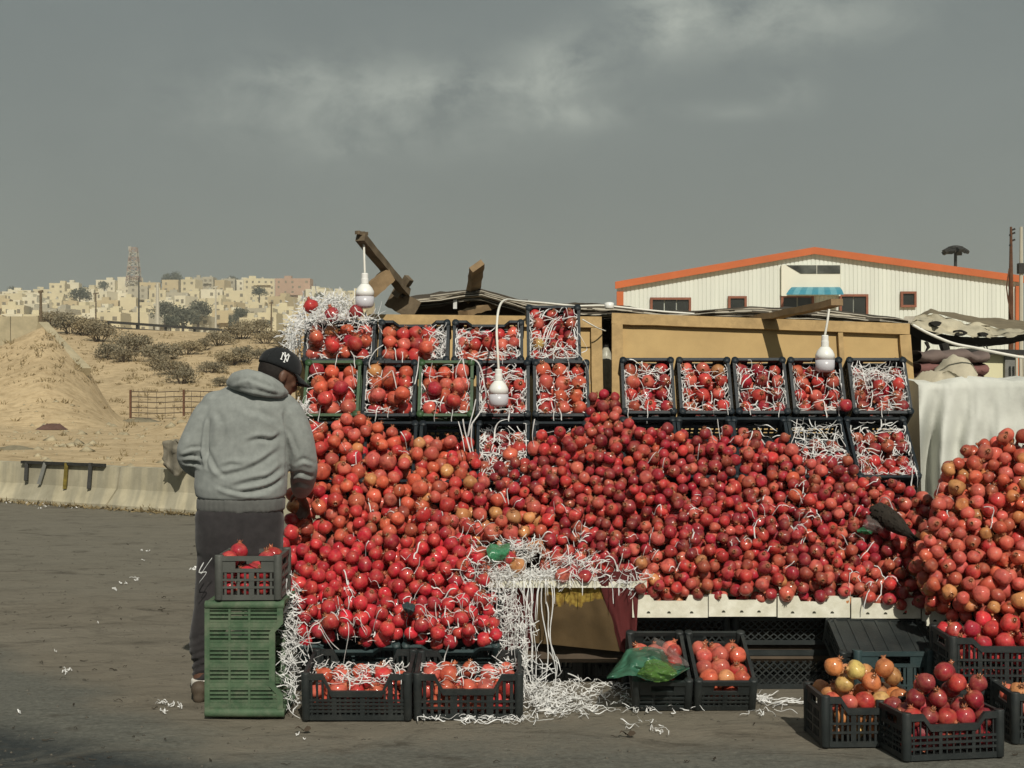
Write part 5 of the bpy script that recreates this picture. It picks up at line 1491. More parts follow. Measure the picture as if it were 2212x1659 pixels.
fill('B', 4, 3, .043, 'crateL', 'up', .012, y1=.06, x1=.09, extra=1)
fill('C', 5, 3, .037, 'crateL', 'out', .0, y1=.06, skip=.08)
fill('D', 3, 5, .036, 'crateR', 'out', .0, y1=.135, skip=.06, fix={(3, 0): 'yellow', (0, 1): 'red'})
fill('H3', 3, 2, .041, 'crateR', 'out', .010, y0=.03, y1=.12)
fill('I3', 4, 2, .037, 'crateL', 'out', .0, y0=.02, y1=.10)
fill('E3', 3, 1, .043, 'crateL', 'up', .0, y0=.02, y1=.02); fill('F3', 3, 1, .043, 'crateL', 'up', .0, y0=.0, y1=.0); fill('G3', 3, 1, .043, 'crateL', 'up', -.01, y0=.0, y1=.0)
for i in range(5):
    fill('R%d' % i, 3, 4, .0375, 'crateR' if i in (0, 2, 4) else 'crateL', 'out', .0, y1=.115 if i < 4 else .085, jit=.35)
fill('S4', 4, 4, .036, 'crateR', 'out', .0, y1=.10, jit=.3)
fill('S3', 3, 3, .036, 'crateR', 'out', -.02, y1=.06, jit=.3)
for k in (0, 1, 2): fill('S%d' % k, 3, 1, .036, 'crateR', 'out', -.01, y0=.02, y1=.02)
fill('P1', 5, 3, .042, 'front', 'any', -.040, jit=.3, y1=.10, skip=.10)
fill('P2', 5, 3, .042, 'front', 'any', -.032, jit=.3, y1=.10, skip=.08)
fill('T', 2, 3, .040, 'bright', 'up', .020, jit=.3)
q_ = CR['T']
for i in range(3):
    for j in range(2): fruit(q_['o'] + q_['ex'] * (-.09 + .075 * i) + q_['ey'] * (-.11) + q_['ez'] * (.05 + .065 * j), .036, 'bright red', 'any', 'T_low')
fill('s1', 3, 3, .041, 'front', 'up', .012, jit=.2, y1=.10, y0=-.02)
fill('s2', 3, 4, .0435, 'front', 'up', .012, jit=.12, y1=.10, y0=-.145, fix={(3, 1): 'tan'})
fill('c1', 5, 3, .041, 'yellowish', 'up', .018, jit=.25, extra=8, fix={(2, 0): 'orange-red', (2, 2): 'red'})
fill('c2', 5, 3, .039, 'deepred', 'up', .020, jit=.25, extra=10)
fill('c3', 3, 3, .042, 'right', 'up', .0, jit=.25)
fill('c4', 5, 3, .040, 'bright', 'up', .020, jit=.3, extra=6)
for key, n_ in (('c1', 4), ('c2', 5), ('c4', 5), ('P1', 5), ('P2', 5)):      # what shows through the lattice
    q_ = CR[key]
    for i in range(n_): fruit(q_['o'] + q_['ex'] * ((i - (n_ - 1) / 2) * .08) + q_['ey'] * (-q_['d'] / 2 + .062) + q_['ez'] * .055, .037, pick('front' if key[0] == 'P' else 'deepred' if key != 'c1' else 'yellowish'), 'any', key + '_low')

# the big heap: settle fruit onto the sloping bed
def in_poly(px, py, poly):
    c = False; j = len(poly) - 1
    for i in range(len(poly)):
        if (poly[i][1] > py) != (poly[j][1] > py) and px < (poly[j][0] - poly[i][0]) * (py - poly[i][1]) / (poly[j][1] - poly[i][1]) + poly[i][0]: c = not c
        j = i
    return c
MAIN = [(640, 925), (700, 932), (760, 918), (830, 930), (900, 940), (1000, 950), (1035, 985), (1150, 990), (1160, 955), (1268, 935), (1278, 862), (1300, 855), (1338, 860), (1345, 925), (1460, 940), (1590, 935), (1700, 950), (1720, 1000), (1840, 1010), (1850, 1045), (1975, 1065), (2030, 1085), (2060, 1160), (2060, 1312), (1990, 1306), (1840, 1292), (1680, 1290), (1530, 1286), (1374, 1284), (1385, 1235), (1170, 1215), (1160, 1170), (1020, 1165), (1030, 1225), (1062, 1290), (1072, 1385), (655, 1385), (640, 1300), (612, 1270), (612, 1180), (630, 1120)]
def zone(px, py):
    if px < 1085 and py > 1168 + 8 * math.sin(px * .03): return 'bright'
    if px < 1180 and py > 1080 and px > 930: return 'mid'
    if px < 1020 or (px < 1160 and py < 1010 + 0): return 'upper'
    if px > 2000 and py > 1080: return 'right'
    if py > 1215: return 'low'
    return 'deep'
def zr(z): return {'upper': .0415, 'bright': .0385, 'mid': .040, 'deep': .0335, 'low': .0350, 'right': .0380}[z]
def settle(poly, plane, n, slab, K=26, seed=1, bulge=None, existing=(), zone_f=zone, base=-.06):
    q = np.random.default_rng(seed)
    xs = [a for a, _ in poly]; ys = [b for _, b in poly]
    X = np.zeros(n + 400); S = np.zeros(n + 400); W_ = np.zeros(n + 400); RR = np.zeros(n + 400); m = 0
    o, u, nrm, tosl, toslp = plane
    outp = []
    for (c, r) in existing:
        d = c - o; X[m] = d.x; S[m] = d.dot(u); W_[m] = d.dot(nrm); RR[m] = r; m += 1
    # candidate pool
    fails = 0
    while len(outp) < n and fails < 60:
        best = None
        k = 0
        while k < K:
            px = q.uniform(min(xs), max(xs)); py = q.uniform(min(ys), max(ys))
            if not in_poly(px, py, poly): continue
            k += 1
            z = zone_f(px, py); r = zr(z) * q.uniform(.80, 1.16)
            x, s = tosl(px, py)
            b_ = base + (bulge(px, py) if bulge else 0) + r
            if m:
                d2 = (X[:m] - x) ** 2 + (S[:m] - s) ** 2; rr = (RR[:m] + r) ** 2 * .84
                hit = d2 < rr
                w = max(b_, float((W_[:m][hit] + np.sqrt(rr[hit] - d2[hit])).max())) if hit.any() else b_
            else: w = b_
            sc = w - (bulge(px, py) if bulge else 0)
            if best is None or sc < best[0]: best = (sc, x, s, w, r, z, px, py)
        if best[0] > slab: fails += 1; continue
        sc, x, s, w, r, z, px, py = best
        X[m], S[m], W_[m], RR[m] = x, s, w, r; m += 1
        outp.append((o + Vector((x, 0, 0)) + u * s + nrm * w, r, z, px, py))
    return outp
def main_bulge(px, py):
    b = 0.0
    if px < 1085 and py > 1170: b += .05 * math.sin(min(1, (py - 1170) / 60) * 1.57)
    if 1270 < px < 1350 and py < 930: b -= .015
    b += .025 * math.sin(px * .011) * math.cos(py * .013)
    return b
ex_ = [(f['c'], f['r']) for f in FR if f['where'][:2] in ('H3', 'I3', 'S3', 'S4', 'E3', 'F3', 'G3', 'S0', 'S1', 'S2')]
MAINPL = (SO, SU, SN, slope_px, None)
heap = settle(MAIN, MAINPL, 4600, .060, 30, 2, main_bulge, ex_, zone, -.095)
for c, r, z, px, py in heap:
    fruit(c, r, pick(z), 'up' if z in ('upper', 'bright') else fq.choice(('any', 'out', 'up')), 'heap_' + z); FR[-1]['px'] = (px, py)
# the rounded heap at the edge of the picture
RO = Vector((0, 6.22, 0.43)); RU = Vector((0, .60, .76)).normalized(); RN = Vector((0, -RU.z, RU.y))
def r_px(px, py):
    p = on_plane(px, py, RO.y, RO.z, RU.z / RU.y); return p.x, (p - RO).dot(RU)
HEAPR = [(2046, 1010), (2070, 985), (2105, 968), (2140, 962), (2175, 955), (2250, 950), (2330, 990), (2400, 1060), (2430, 1200), (2430, 1345), (2120, 1330), (2090, 1318), (2020, 1290), (1985, 1230), (1995, 1140), (2030, 1090)]
heap2 = settle(HEAPR, (RO, RU, RN, r_px, None), 1900, .095, 30, 9, lambda px, py: .05 * math.sin(max(0, min(1, (px - 1990) / 260)) * 1.57) - .04, (), lambda a, b: 'right', -.12)
for c, r, z, px, py in heap2:
    fruit(c, r, pick('right'), fq.choice(('any', 'out', 'up')), 'heap_rightmound'); FR[-1]['px'] = (px, py)
# strays
for (px, py, Y, r, col) in ((2052, 1028, 6.75, .045, 'dark red'), (1827, 876, 7.42, .037, 'crimson'), (671, 661, 7.72, .043, 'red'), (717, 679, 7.64, .044, 'crimson'), (768, 674, 7.74, .046, 'dark red'),
                            (1215, 1243, 6.58, .038, 'pinkish red'), (1263, 1246, 6.58, .037, 'crimson'), (1236, 1236, 6.62, .034, 'crimson'), (1118, 1222, 6.60, .040, 'tan'), (1080, 1222, 6.62, .034, 'red'), (1100, 1206, 6.68, .038, 'crimson'), (1040, 1196, 6.65, .038, 'brownish red'), (1052, 1226, 6.6, .034, 'brownish red')):
    fruit(P(px, py, Y), r, col, 'up', 'stray'); FR[-1]['px'] = (px, py)

# which of them show, and how large: a coarse depth picture of the spheres
def visible_px():
    Wd, Hd = 1106, 830
    idb = np.full((Hd, Wd), -1, np.int32)
    its = []
    for i, f in enumerate(FR):
        y = f['c'].y; its.append((y - f['r'] * .4, i, (CX + f['c'].x / y * F) / 2, (HY - (f['c'].z - CH) / y * F) / 2, f['r'] / y * F / 2))
    occ = [(6.45, [(425, 1110), (385, 980), (450, 840), (560, 790), (640, 790), (645, 870), (684, 1000), (655, 1085), (612, 1110), (612, 1210), (440, 1210)]), (6.5, [(465, 1210), (612, 1210), (612, 1550), (440, 1550)]), (6.6, [(1365, 1300), (2092, 1312), (2092, 1340), (1365, 1335)]), (6.6, [(1090, 1256), (1385, 1256), (1385, 1410), (1090, 1410)]), (6.2, [(1320, 1470), (1480, 1400), (1490, 1470)])]
    allit = [(a, 0, b) for a, *b in its] + [(a, 1, b) for a, b in occ]
    yy_, xx_ = np.mgrid[0:Hd, 0:Wd]
    for a, t, b in sorted(allit, key=lambda z: -z[0]):
        if t == 0:
            i, px, py, rp = b
            x0, x1, y0, y1 = int(max(0, px - rp - 1)), int(min(Wd, px + rp + 2)), int(max(0, py - rp - 1)), int(min(Hd, py + rp + 2))
            if x1 <= x0 or y1 <= y0: continue
            m = (xx_[y0:y1, x0:x1] - px) ** 2 + (yy_[y0:y1, x0:x1] - py) ** 2 <= rp * rp
            idb[y0:y1, x0:x1][m] = i
        else:
            pl = [(x / 2, y / 2) for x, y in b]
            xs = [p[0] for p in pl]; ys = [p[1] for p in pl]
            for yv in range(int(min(ys)), int(max(ys))):
                for xv in range(max(0, int(min(xs))), min(Wd, int(max(xs)))):
                    if in_poly(xv, yv, pl): idb[yv, xv] = -1
    return np.bincount(idb[idb >= 0], minlength=len(FR))
VIS = visible_px()
# shapes
def fruit_shape(seed, seg=16, ring=11):
    q = np.random.default_rng(seed)
    ph = q.uniform(0, 6.28, 3)
    v = []; sh = []
    lat = np.linspace(0, math.pi, ring)
    for k in range(1, ring - 1):
        a = lat[k]
        for j in range(seg):
            b_ = 2 * math.pi * j / seg
            r = 1.0 + .030 * math.cos(5 * b_ + ph[0]) * math.sin(a) + .032 * math.sin(3 * b_ + ph[1] + a * 2) + .02 * math.sin(2 * b_ + ph[2]) + .012 * math.cos(2 * a * 3 + ph[2])
            z = math.cos(a) * .94
            if a < .55: z += .10 * (1 - a / .55) ** 1.5
            v.append((r * math.sin(a), b_, z)); sh.append(max(0, 1 - a / .75))
    V_ = [(r * math.cos(b_), r * math.sin(b_), z) for r, b_, z in v]
    dirs = q.normal(size=(9, 3)); dirs /= np.linalg.norm(dirs, axis=1)[:, None]
    def dent(p):
        d = dirs @ np.array(p) / max(1e-6, float(np.linalg.norm(p)))
        return 1 - .30 * float(np.maximum(d - .74, 0).sum())
    V_ = [tuple(c * dent(p) for c in p) for p in V_]
    top = len(V_); V_.append((0, 0, 1.02)); sh.append(1.0)
    bot = len(V_); V_.append((0, 0, -.90)); sh.append(.35)
    nr_ = ring - 2
    quads = [(k * seg + j, (k + 1) * seg + j, (k + 1) * seg + (j + 1) % seg, k * seg + (j + 1) % seg) for k in range(nr_ - 1) for j in range(seg)]
    tris = [(top, j, (j + 1) % seg) for j in range(seg)] + [(bot, (nr_ - 1) * seg + (j + 1) % seg, (nr_ - 1) * seg + j) for j in range(seg)]
    return np.array(V_), np.array(quads), np.array(tris), np.array(sh)
def crown_shape(seed):
    q = np.random.default_rng(seed + 50)
    n = 12; V_ = []
    fl = q.uniform(.26, .40); hh = q.uniform(1.20, 1.36)
    for (r, z) in ((.30, .93), (.185, 1.02), (.205, 1.10)):
        for k in range(n): a = 2 * math.pi * k / n; V_.append((r * math.cos(a), r * math.sin(a), z))
    for k in range(n):
        a = 2 * math.pi * k / n; tip = k % 2 == 0
        r = fl if tip else .215; z = hh * q.uniform(.97, 1.03) if tip else 1.12
        V_.append((r * math.cos(a), r * math.sin(a), z))
    # inner wall and floor so that the crown reads as a hollow cup
    for k in range(n):
        a = 2 * math.pi * k / n; V_.append((.16 * math.cos(a), .16 * math.sin(a), 1.10))
    for k in range(n):
        a = 2 * math.pi * k / n; V_.append((.12 * math.cos(a), .12 * math.sin(a), 1.0))
    quads = [(l * n + k, l * n + (k + 1) % n, (l + 1) * n + (k + 1) % n, (l + 1) * n + k) for l in range(5) for k in range(n)]
    V_.append((0, 0, .99)); t = [(5 * n + k, 5 * n + (k + 1) % n, 6 * n) for k in range(n)]
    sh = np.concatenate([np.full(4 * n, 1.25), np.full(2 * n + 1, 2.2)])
    return np.array(V_), np.array(quads), np.array(t), sh
def fruit_mat(name, joined):
    m, t, b = mat_new(name); N = t.nodes.new; L = t.links.new
    if joined:
        a = N('ShaderNodeAttribute'); a.attribute_name = 'Col'; colr = a.outputs['Color']
    else:
        a = N('ShaderNodeObjectInfo'); colr = a.outputs['Color']
    sh = N('ShaderNodeAttribute'); sh.attribute_name = 'shade'
    g = N('ShaderNodeNewGeometry'); pos = g.outputs['Position']
    def mix(f, c1, c2, mode='MIX'):
        n = N('ShaderNodeMixRGB'); n.blend_type = mode
        if isinstance(f, (int, float)): n.inputs[0].default_value = f
        else: L(f, n.inputs[0])
        for i, c in ((1, c1), (2, c2)):
            if isinstance(c, tuple): n.inputs[i].default_value = (*c, 1)
            else: L(c, n.inputs[i])
        return n.outputs[0]
    def noise(s, d=4, r=.6):
        n = N('ShaderNodeTexNoise'); n.inputs['Scale'].default_value = s; n.inputs['Detail'].default_value = d; n.inputs['Roughness'].default_value = r; L(pos, n.inputs['Vector']); return n.outputs[0]
    def mr(x, a0, a1, lo=0.0, hi=1.0):
        n = N('ShaderNodeMapRange'); n.inputs[1].default_value = a0; n.inputs[2].default_value = a1; n.inputs[3].default_value = lo; n.inputs[4].default_value = hi; L(x, n.inputs[0]); return n.outputs[0]
    blot = mix(mr(noise(21, 6, .7), .44, .68, 0, .60), colr, mix(.42, colr, (0.70, 0.34, 0.17)))
    blot = mix(mr(noise(29, 6, .7), .47, .66, 0, .75), blot, mix(.70, colr, (0.10, 0.010, 0.014)))
    blot = mix(mr(noise(240, 2, .5), .62, .72, 0, .5), blot, (0.26, 0.12, 0.06))
    blot = mix(mr(noise(55, 3, .6), .66, .74, 0, .45), blot, (0.20, 0.095, 0.045))
    sc = N('ShaderNodeMath'); sc.operation = 'MULTIPLY'; sc.use_clamp = True; L(sh.outputs['Fac'], sc.inputs[0]); sc.inputs[1].default_value = .48
    c = mix(sc.outputs[0], blot, (0.42, 0.17, 0.075))
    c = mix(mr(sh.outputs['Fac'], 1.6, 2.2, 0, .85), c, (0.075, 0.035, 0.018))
    L(c, b.inputs['Base Color'])
    L(mr(noise(30, 3), .35, .7, .36, .58), b.inputs['Roughness'])
    b.inputs['Specular IOR Level'].default_value = 0.22
    b.inputs['Coat Weight'].default_value = 0.55; b.inputs['Coat Roughness'].default_value = .085; b.inputs['Coat IOR'].default_value = 1.42
    bp = N('ShaderNodeBump'); bp.inputs['Strength'].default_value = .45; bp.inputs['Distance'].default_value = .006
    L(noise(45, 4), bp.inputs['Height']); L(bp.outputs[0], b.inputs['Normal'])
    return m
M['fruit'] = fruit_mat('pomegranate_skin', False); M['fruit_heap'] = fruit_mat('pomegranate_heap_skin', True)
SH = [fruit_shape(k) for k in range(6)]; CW = [crown_shape(k) for k in range(6)]
def with_shade(me, sh):
    at = me.attributes.new('shade', 'FLOAT', 'POINT'); at.data.foreach_set('value', np.asarray(sh, np.float32)); return me
SHM = [with_shade(np_mesh('pomegranate', v, [qd, tr], True, [M['fruit']]), sh) for v, qd, tr, sh in SH]
CWM = [with_shade(np_mesh('crown', v, [qd, tr], False, [M['fruit']]), sh) for v, qd, tr, sh in CW]
def fruit_rot(f):
    z = f['ax']; x = z.orthogonal().normalized(); a = fq.uniform(0, 6.28); y = z.cross(x)
    x2 = x * math.cos(a) + y * math.sin(a); y2 = z.cross(x2)
    return Matrix((x2, y2, z)).transposed()
def tint(col):
    c = PAL[col]; k = fq.uniform(.76, 1.22)
    return tuple(min(1, a * k * fq.uniform(.93, 1.08)) for a in c)
def tell_apart():
    by = {}
    for o in bpy.data.objects:
        if o.get('category') == 'pomegranate': by.setdefault(o['label'], []).append(o)
    for lab, os_ in by.items():
        if len(os_) < 2: continue
        os_.sort(key=lambda o: o.location.x / o.location.y)
        n_ = len(os_)
        for i, o in enumerate(os_):
            o['label'] = lab + (', ' + ('left' if i == 0 else 'right') + ' one of two' if n_ == 2 else f', {oneto[i]} of {n_} from left')
order = sorted(range(len(FR)), key=lambda i: -(VIS[i] * (1.0 if FR[i]['where'].startswith('heap') else 1.25)))
single = set([i for i in order if VIS[i] > 0 and not FR[i]['where'].endswith('_low')][:300])
LM = [(690, 950, 'just under the first green crate'), (840, 945, 'under the crate between the two green ones'), (960, 950, 'under the second green crate'), (700, 1020, "by the man's sleeve"), (690, 1130, "in the shade of the man's hand"),
      (850, 1030, 'high on the orange-red part of the heap'), (850, 1110, 'above the bright red heap'), (960, 1080, 'where the orange-red fruit turns tan'), (1080, 1080, 'near the middle of the heap'), (1085, 1150, 'just above the green plastic scrap'),
      (640, 1200, 'at the outer upper edge of the bright heap'), (640, 1260, 'above the upended green crate'), (740, 1200, 'along the top of the bright heap'), (860, 1200, 'at the crest of the bright heap'), (970, 1215, 'at the inner shoulder of the bright heap'),
      (720, 1265, 'in the upper middle of the bright heap'), (850, 1270, 'in the very middle of the bright heap'), (980, 1270, 'beside the paper drift on the bright heap'), (700, 1330, 'low on bright heap above first crate'), (820, 1340, 'between the two tilted crates'), (940, 1330, 'low on bright heap above second crate'), (1050, 1320, 'at the corner of the second tilted crate'),
      (700, 1385, 'along the rim of the first tilted crate'), (950, 1385, 'along the rim of the second tilted crate'), (1310, 880, 'in the gap between the two groups of crates'), (1320, 960, 'below the gap between the crates'), (1250, 1000, 'below the crate with four neat rows'),
      (1400, 960, 'under the first crate of the large board'), (1520, 960, 'under the second crate of the large board'), (1640, 960, 'under the middle crate of the large board'), (1770, 1010, 'under the paper of the buried crate'), (1500, 1080, 'in the upper middle of the deep red slope'), (1700, 1080, 'above the feather duster on the slope'), (1930, 1090, 'by the foot of the large board'),
      (1300, 1120, 'above the maroon cloth'), (1230, 1190, 'beside the paper ledge'), (1430, 1260, 'over the first white tray'), (1600, 1260, 'over the second white tray'), (1760, 1260, 'over the third white tray'), (1910, 1265, 'over the fourth white tray'), (2040, 1290, 'over the last white tray'),
      (2050, 1040, 'at the shoulder of the rounded heap'), (2110, 985, 'near the top of the rounded heap'), (2180, 970, 'at the very top of the rounded heap'), (2120, 1080, 'high on the rounded heap'), (2180, 1150, 'in the middle of the rounded heap'), (2080, 1180, 'beside the duster handle'), (2150, 1250, 'low in the rounded heap'), (2120, 1320, 'at the foot of the rounded heap')]
rown = ['top', 'second', 'third', 'fourth', 'fifth']
coln = ['first', 'second', 'third', 'fourth', 'fifth']
def fruit_label(f):
    w = f['where']
    if w in CR:
        sh = CR[w]['short']
        if f['extra']:
            return f"{f['col']} pomegranate piled on top, {coln[f['n']] if f['n'] < 5 else oneto[f['n']]} loose one, {sh}"
        return f"{f['col']} pomegranate, {coln[f['n']]} in the {rown[f['row']]} row, {sh}"
    px = CX + f['c'].x / f['c'].y * F; py = HY - (f['c'].z - CH) / f['c'].y * F
    lm = min(LM, key=lambda a: (a[0] - px) ** 2 + (a[1] - py) ** 2)
    if w == 'stray' and py < 700: return f"{f['col']} pomegranate on the white paper of the top corner crate"
    if w == 'stray' and px < 1300: return f"{f['col']} pomegranate in the paper on the ledge"
    ax = f['ax']; cr = ', crown towards the viewer' if ax.y < -.6 else (', crown upwards' if ax.z > .75 else '')
    lab = f"{f['col']} pomegranate {lm[2]}{cr}"
    if len(lab.split()) > 11: lab = lab.split(', crown')[0]
    return lab
jv, jq, jt, jc, js = [], [], [], [], []; nb = 0
for i, f in enumerate(FR):
    k = i % 6; rot = fruit_rot(f); tn = tint(f['col'])
    if i in single:
        o = bpy.data.objects.new('pomegranate', SHM[k]); COL.objects.link(o)
        o.matrix_world = Matrix.Translation(f['c']) @ rot.to_4x4() @ Matrix.Diagonal((f['r'],) * 3).to_4x4()
        o.color = (*tn, 1)
        w = f['where']
        grp = f"pomegranates in the {CR[w]['short']}" if w in CR else ('loose pomegranates lying in paper' if w == 'stray' else 'pomegranates lying on the big heap')
        tag(o, fruit_label(f), 'pomegranate', grp)
        if f['ax'].y < 0.35:
            c = bpy.data.objects.new('crown', CWM[k]); COL.objects.link(c); c.parent = o; c.color = o.color
        continue
    if VIS[i] == 0 and not f['where'].startswith('heap'):
        if not f['where'].endswith('_low') and f['where'] not in CR: continue
    for (v, qd, tr, sh) in (SH[k], CW[k]):
        if v is CW[k][0] and VIS[i] == 0: continue
        vv = v @ np.array(rot).T * f['r'] + np.array(f['c'])
        jv.append(vv); jq.append(qd + nb); jt.append(tr + nb); js.append(sh); jc.append(np.tile(np.array([*tn, 1.0]), (len(v), 1))); nb += len(v)
tell_apart()
me = np_mesh('pomegranate_heap', np.concatenate(jv), [np.concatenate(jq), np.concatenate(jt)], True, [M['fruit_heap']])
with_shade(me, np.concatenate(js))
at = me.attributes.new('Col', 'FLOAT_COLOR', 'POINT'); at.data.foreach_set('color', np.concatenate(jc).astype(np.float32).ravel())
tag(mobj('pomegranate_heap', me), 'big sloping heap of pomegranates that fills the stall from crates to trays', 'pomegranates', kind='stuff')
print('fruit', len(FR), 'single', len(single), 'visible', int((VIS > 0).sum()))
# ------------------------------------------------------------------ shredded white paper
pq = random.Random(77)
class Paper:
    def __init__(s): s.v = []; s.f = []
    def strip(s, pts, w, tw=None):
        n = len(pts); b = len(s.v)
        if w < .012: w *= .74
        tw = pq.uniform(0, 3.14) if tw is None else tw
        dt = pq.uniform(-.35, .35)
        for i, p in enumerate(pts):
            t = (pts[min(i + 1, n - 1)] - pts[max(i - 1, 0)])
            t = t.normalized() if t.length > 1e-6 else Vector((1, 0, 0))
            a = t.cross(Vector((.21, -.8, .55)))
            a = a.normalized() if a.length > .05 else Vector((1, 0, 0))
            c = t.cross(a); ang = tw + dt * i
            ang = 0.9 * math.sin(ang)
            sd = a * math.cos(ang) + c * math.sin(ang)
            ww = w * (.75 if i in (0, n - 1) else 1)
            s.v.append(p - sd * ww / 2); s.v.append(p + sd * ww / 2)
        for i in range(n - 1): s.f.append((b + 2 * i, b + 2 * i + 1, b + 2 * i + 3, b + 2 * i + 2))
    def build(s, label):
        me = np_mesh('shredded_paper', np.array([tuple(p) for p in s.v]), np.array(s.f), False, [M['paper']])
        return tag(mobj('shredded_paper', me), label, 'shredded paper', kind='stuff')
def wander(p0, heading, L_, n, turn, basis, lift=lambda x, y, i: 0.0):
    """curly path in a local plane basis(o,x,y,z)"""
    x, y = p0; a = heading; st = L_ / n; pts = []; k = pq.uniform(-turn, turn)
    ph = pq.uniform(0, 6.28); am = pq.uniform(.002, .011)
    for i in range(n + 1):
        z = lift(x, y, i) + am * math.sin(ph + i * .9)
        pts.append(basis(x, y, z))
        k += pq.uniform(-turn, turn) * .5; k *= .85; a += k + (pq.gauss(0, .9) if pq.random() < .18 else 0)
        x += math.cos(a) * st; y += math.sin(a) * st
    return pts
def sag(p, d, L_, n, amp=.02):
    """a strip hanging down from p with some curl"""
    pts = [Vector(p)]; v = Vector(d).normalized(); ph = pq.uniform(0, 6.28)
    for i in range(n):
        v = (v + Vector((0, 0, -.45)) + Vector((amp * 12 * math.sin(ph + i * 1.3) * .3, amp * 6 * math.cos(ph * 2 + i) * .3, 0))).normalized()
        pts.append(pts[-1] + v * (L_ / n))
    return pts
def crate_paper(key, n, label, where='edges', over=0, wid=(.0035, .0085), down=.02, lng=(.04, .13), up=.0):
    q = CR[key]; pp = Paper()
    w2, d2, h = q['w'] / 2 - .022, q['d'] / 2 - .022, q['h']
    bas = lambda x, y, z: q['o'] + q['ex'] * min(max(x, -w2), w2) + q['ey'] * min(max(y, -d2), d2) + q['ez'] * (h + z)
    for k in range(n):
        e = pq.random()
        if where == 'edges' and e < .72:
            side = pq.choice('lrrltb' if where == 'edges' else 'b')
            x = -w2 + abs(pq.gauss(0, .014)) if side == 'l' else (w2 - abs(pq.gauss(0, .014)) if side == 'r' else pq.uniform(-w2, w2))
            y = -d2 + abs(pq.gauss(0, .02)) if side == 'b' else (d2 - .05 - abs(pq.gauss(0, .02)) if side == 't' else pq.uniform(-d2, d2 - .05))
            hd = (math.pi / 2 + pq.gauss(0, .5)) if side in 'lr' else pq.gauss(0, .5)
            z = pq.uniform(-down * 1.2, .014)
        elif where == 'right':
            x = pq.uniform(w2 * .4, w2); y = pq.uniform(-d2, d2 - .04); hd = pq.uniform(0, 6.28); z = pq.uniform(-.05, .02)
        elif where == 'top':
            x = pq.uniform(-w2, w2); y = d2 - .05 - abs(pq.gauss(0, .045)); hd = pq.gauss(0, .7); z = pq.uniform(-.04, .016)
        else:
            x, y = pq.uniform(-w2, w2), pq.uniform(-d2, d2 - .05); hd = pq.uniform(0, 6.28); z = pq.uniform(-down * 2, .012)
        L_ = pq.uniform(*lng)
        x -= math.cos(hd) * L_ / 2; y -= math.sin(hd) * L_ / 2
        pp.strip(wander((x, y), hd, L_, 8, .22, bas, lambda a, b_, i, z=z: z + up), pq.uniform(*wid))
    for k in range(min(over, 2)):
        x = pq.uniform(-w2, w2)
        p = q['o'] + q['ex'] * x + q['ey'] * (-d2 - .014) + q['ez'] * (h + .012)
        pts = sag(p + q['ey'] * pq.uniform(.02, .07) + q['ez'] * .02, -q['ey'] + q['ez'] * .1 + q['ex'] * pq.uniform(-1.4, 1.4), pq.uniform(.06, .13), 8, .07)
        pp.strip(pts, pq.uniform(.004, .008))
    pp.build(label)
    return pp
crate_paper('A', 110, 'white shredded paper in the first crate of the top row', 'edges', 6)
crate_paper('B', 120, 'white shredded paper bunched in the wide second crate of the top row', 'right', 3)
crate_paper('C', 120, 'white shredded paper round the fruit in the third crate of the top row', 'edges', 4)
crate_paper('D', 150, 'white shredded paper lying over the tall crate of the top row', 'edges', 4, down=.01)
crate_paper('E', 40, 'white shredded paper in the green crate by the cap', 'edges', 4)
crate_paper('F', 55, 'white shredded paper in the dark crate between the green ones', 'edges', 4)
crate_paper('G', 60, 'white shredded paper in the second green crate', 'edges', 6)
crate_paper('H', 150, 'white shredded paper nearly filling the crate behind the looped-cord bulb', 'edges', 6)
crate_paper('I', 110, 'white shredded paper round the four neat rows of fruit', 'edges', 4)
crate_paper('H3', 160, 'white shredded paper in the half buried crate below the looped-cord bulb', 'all', 2, down=.0)
crate_paper('I3', 40, 'white shredded paper in the half buried crate below the neat rows', 'edges', 2)
for i in range(5):
    crate_paper('R%d' % i, (125, 110, 105, 90, 110)[i], f'white shredded paper lining the {nm[i]} crate of the large tan board', 'edges', 3, wid=(.003, .0075))
crate_paper('R4', 130, 'thick pad of shredded paper above the fruit in the last board crate', 'top', 0, wid=(.003, .0075))
crate_paper('S3', 150, 'white shredded paper over the buried crate under the fourth board crate', 'all', 2, down=-.006, wid=(.003, .0075))
crate_paper('S4', 170, 'white shredded paper lining the lower crate at the end of the board', 'edges', 6, wid=(.003, .0075))
crate_paper('P1', 110, 'white shredded paper across the fruit in the first ground crate', 'all', 4, down=.004, wid=(.0035, .0075), up=-.045)
crate_paper('P2', 80, 'white shredded paper across the fruit in the second ground crate', 'all', 8, down=.006, wid=(.0035, .0075), up=-.04)
crate_paper('Q1', 90, 'white shredded paper along the rim of the first tilted crate', 'all', 0, down=-.02)
crate_paper('Q2', 100, 'white shredded paper along the rim of the second tilted crate', 'all', 0, down=-.02)

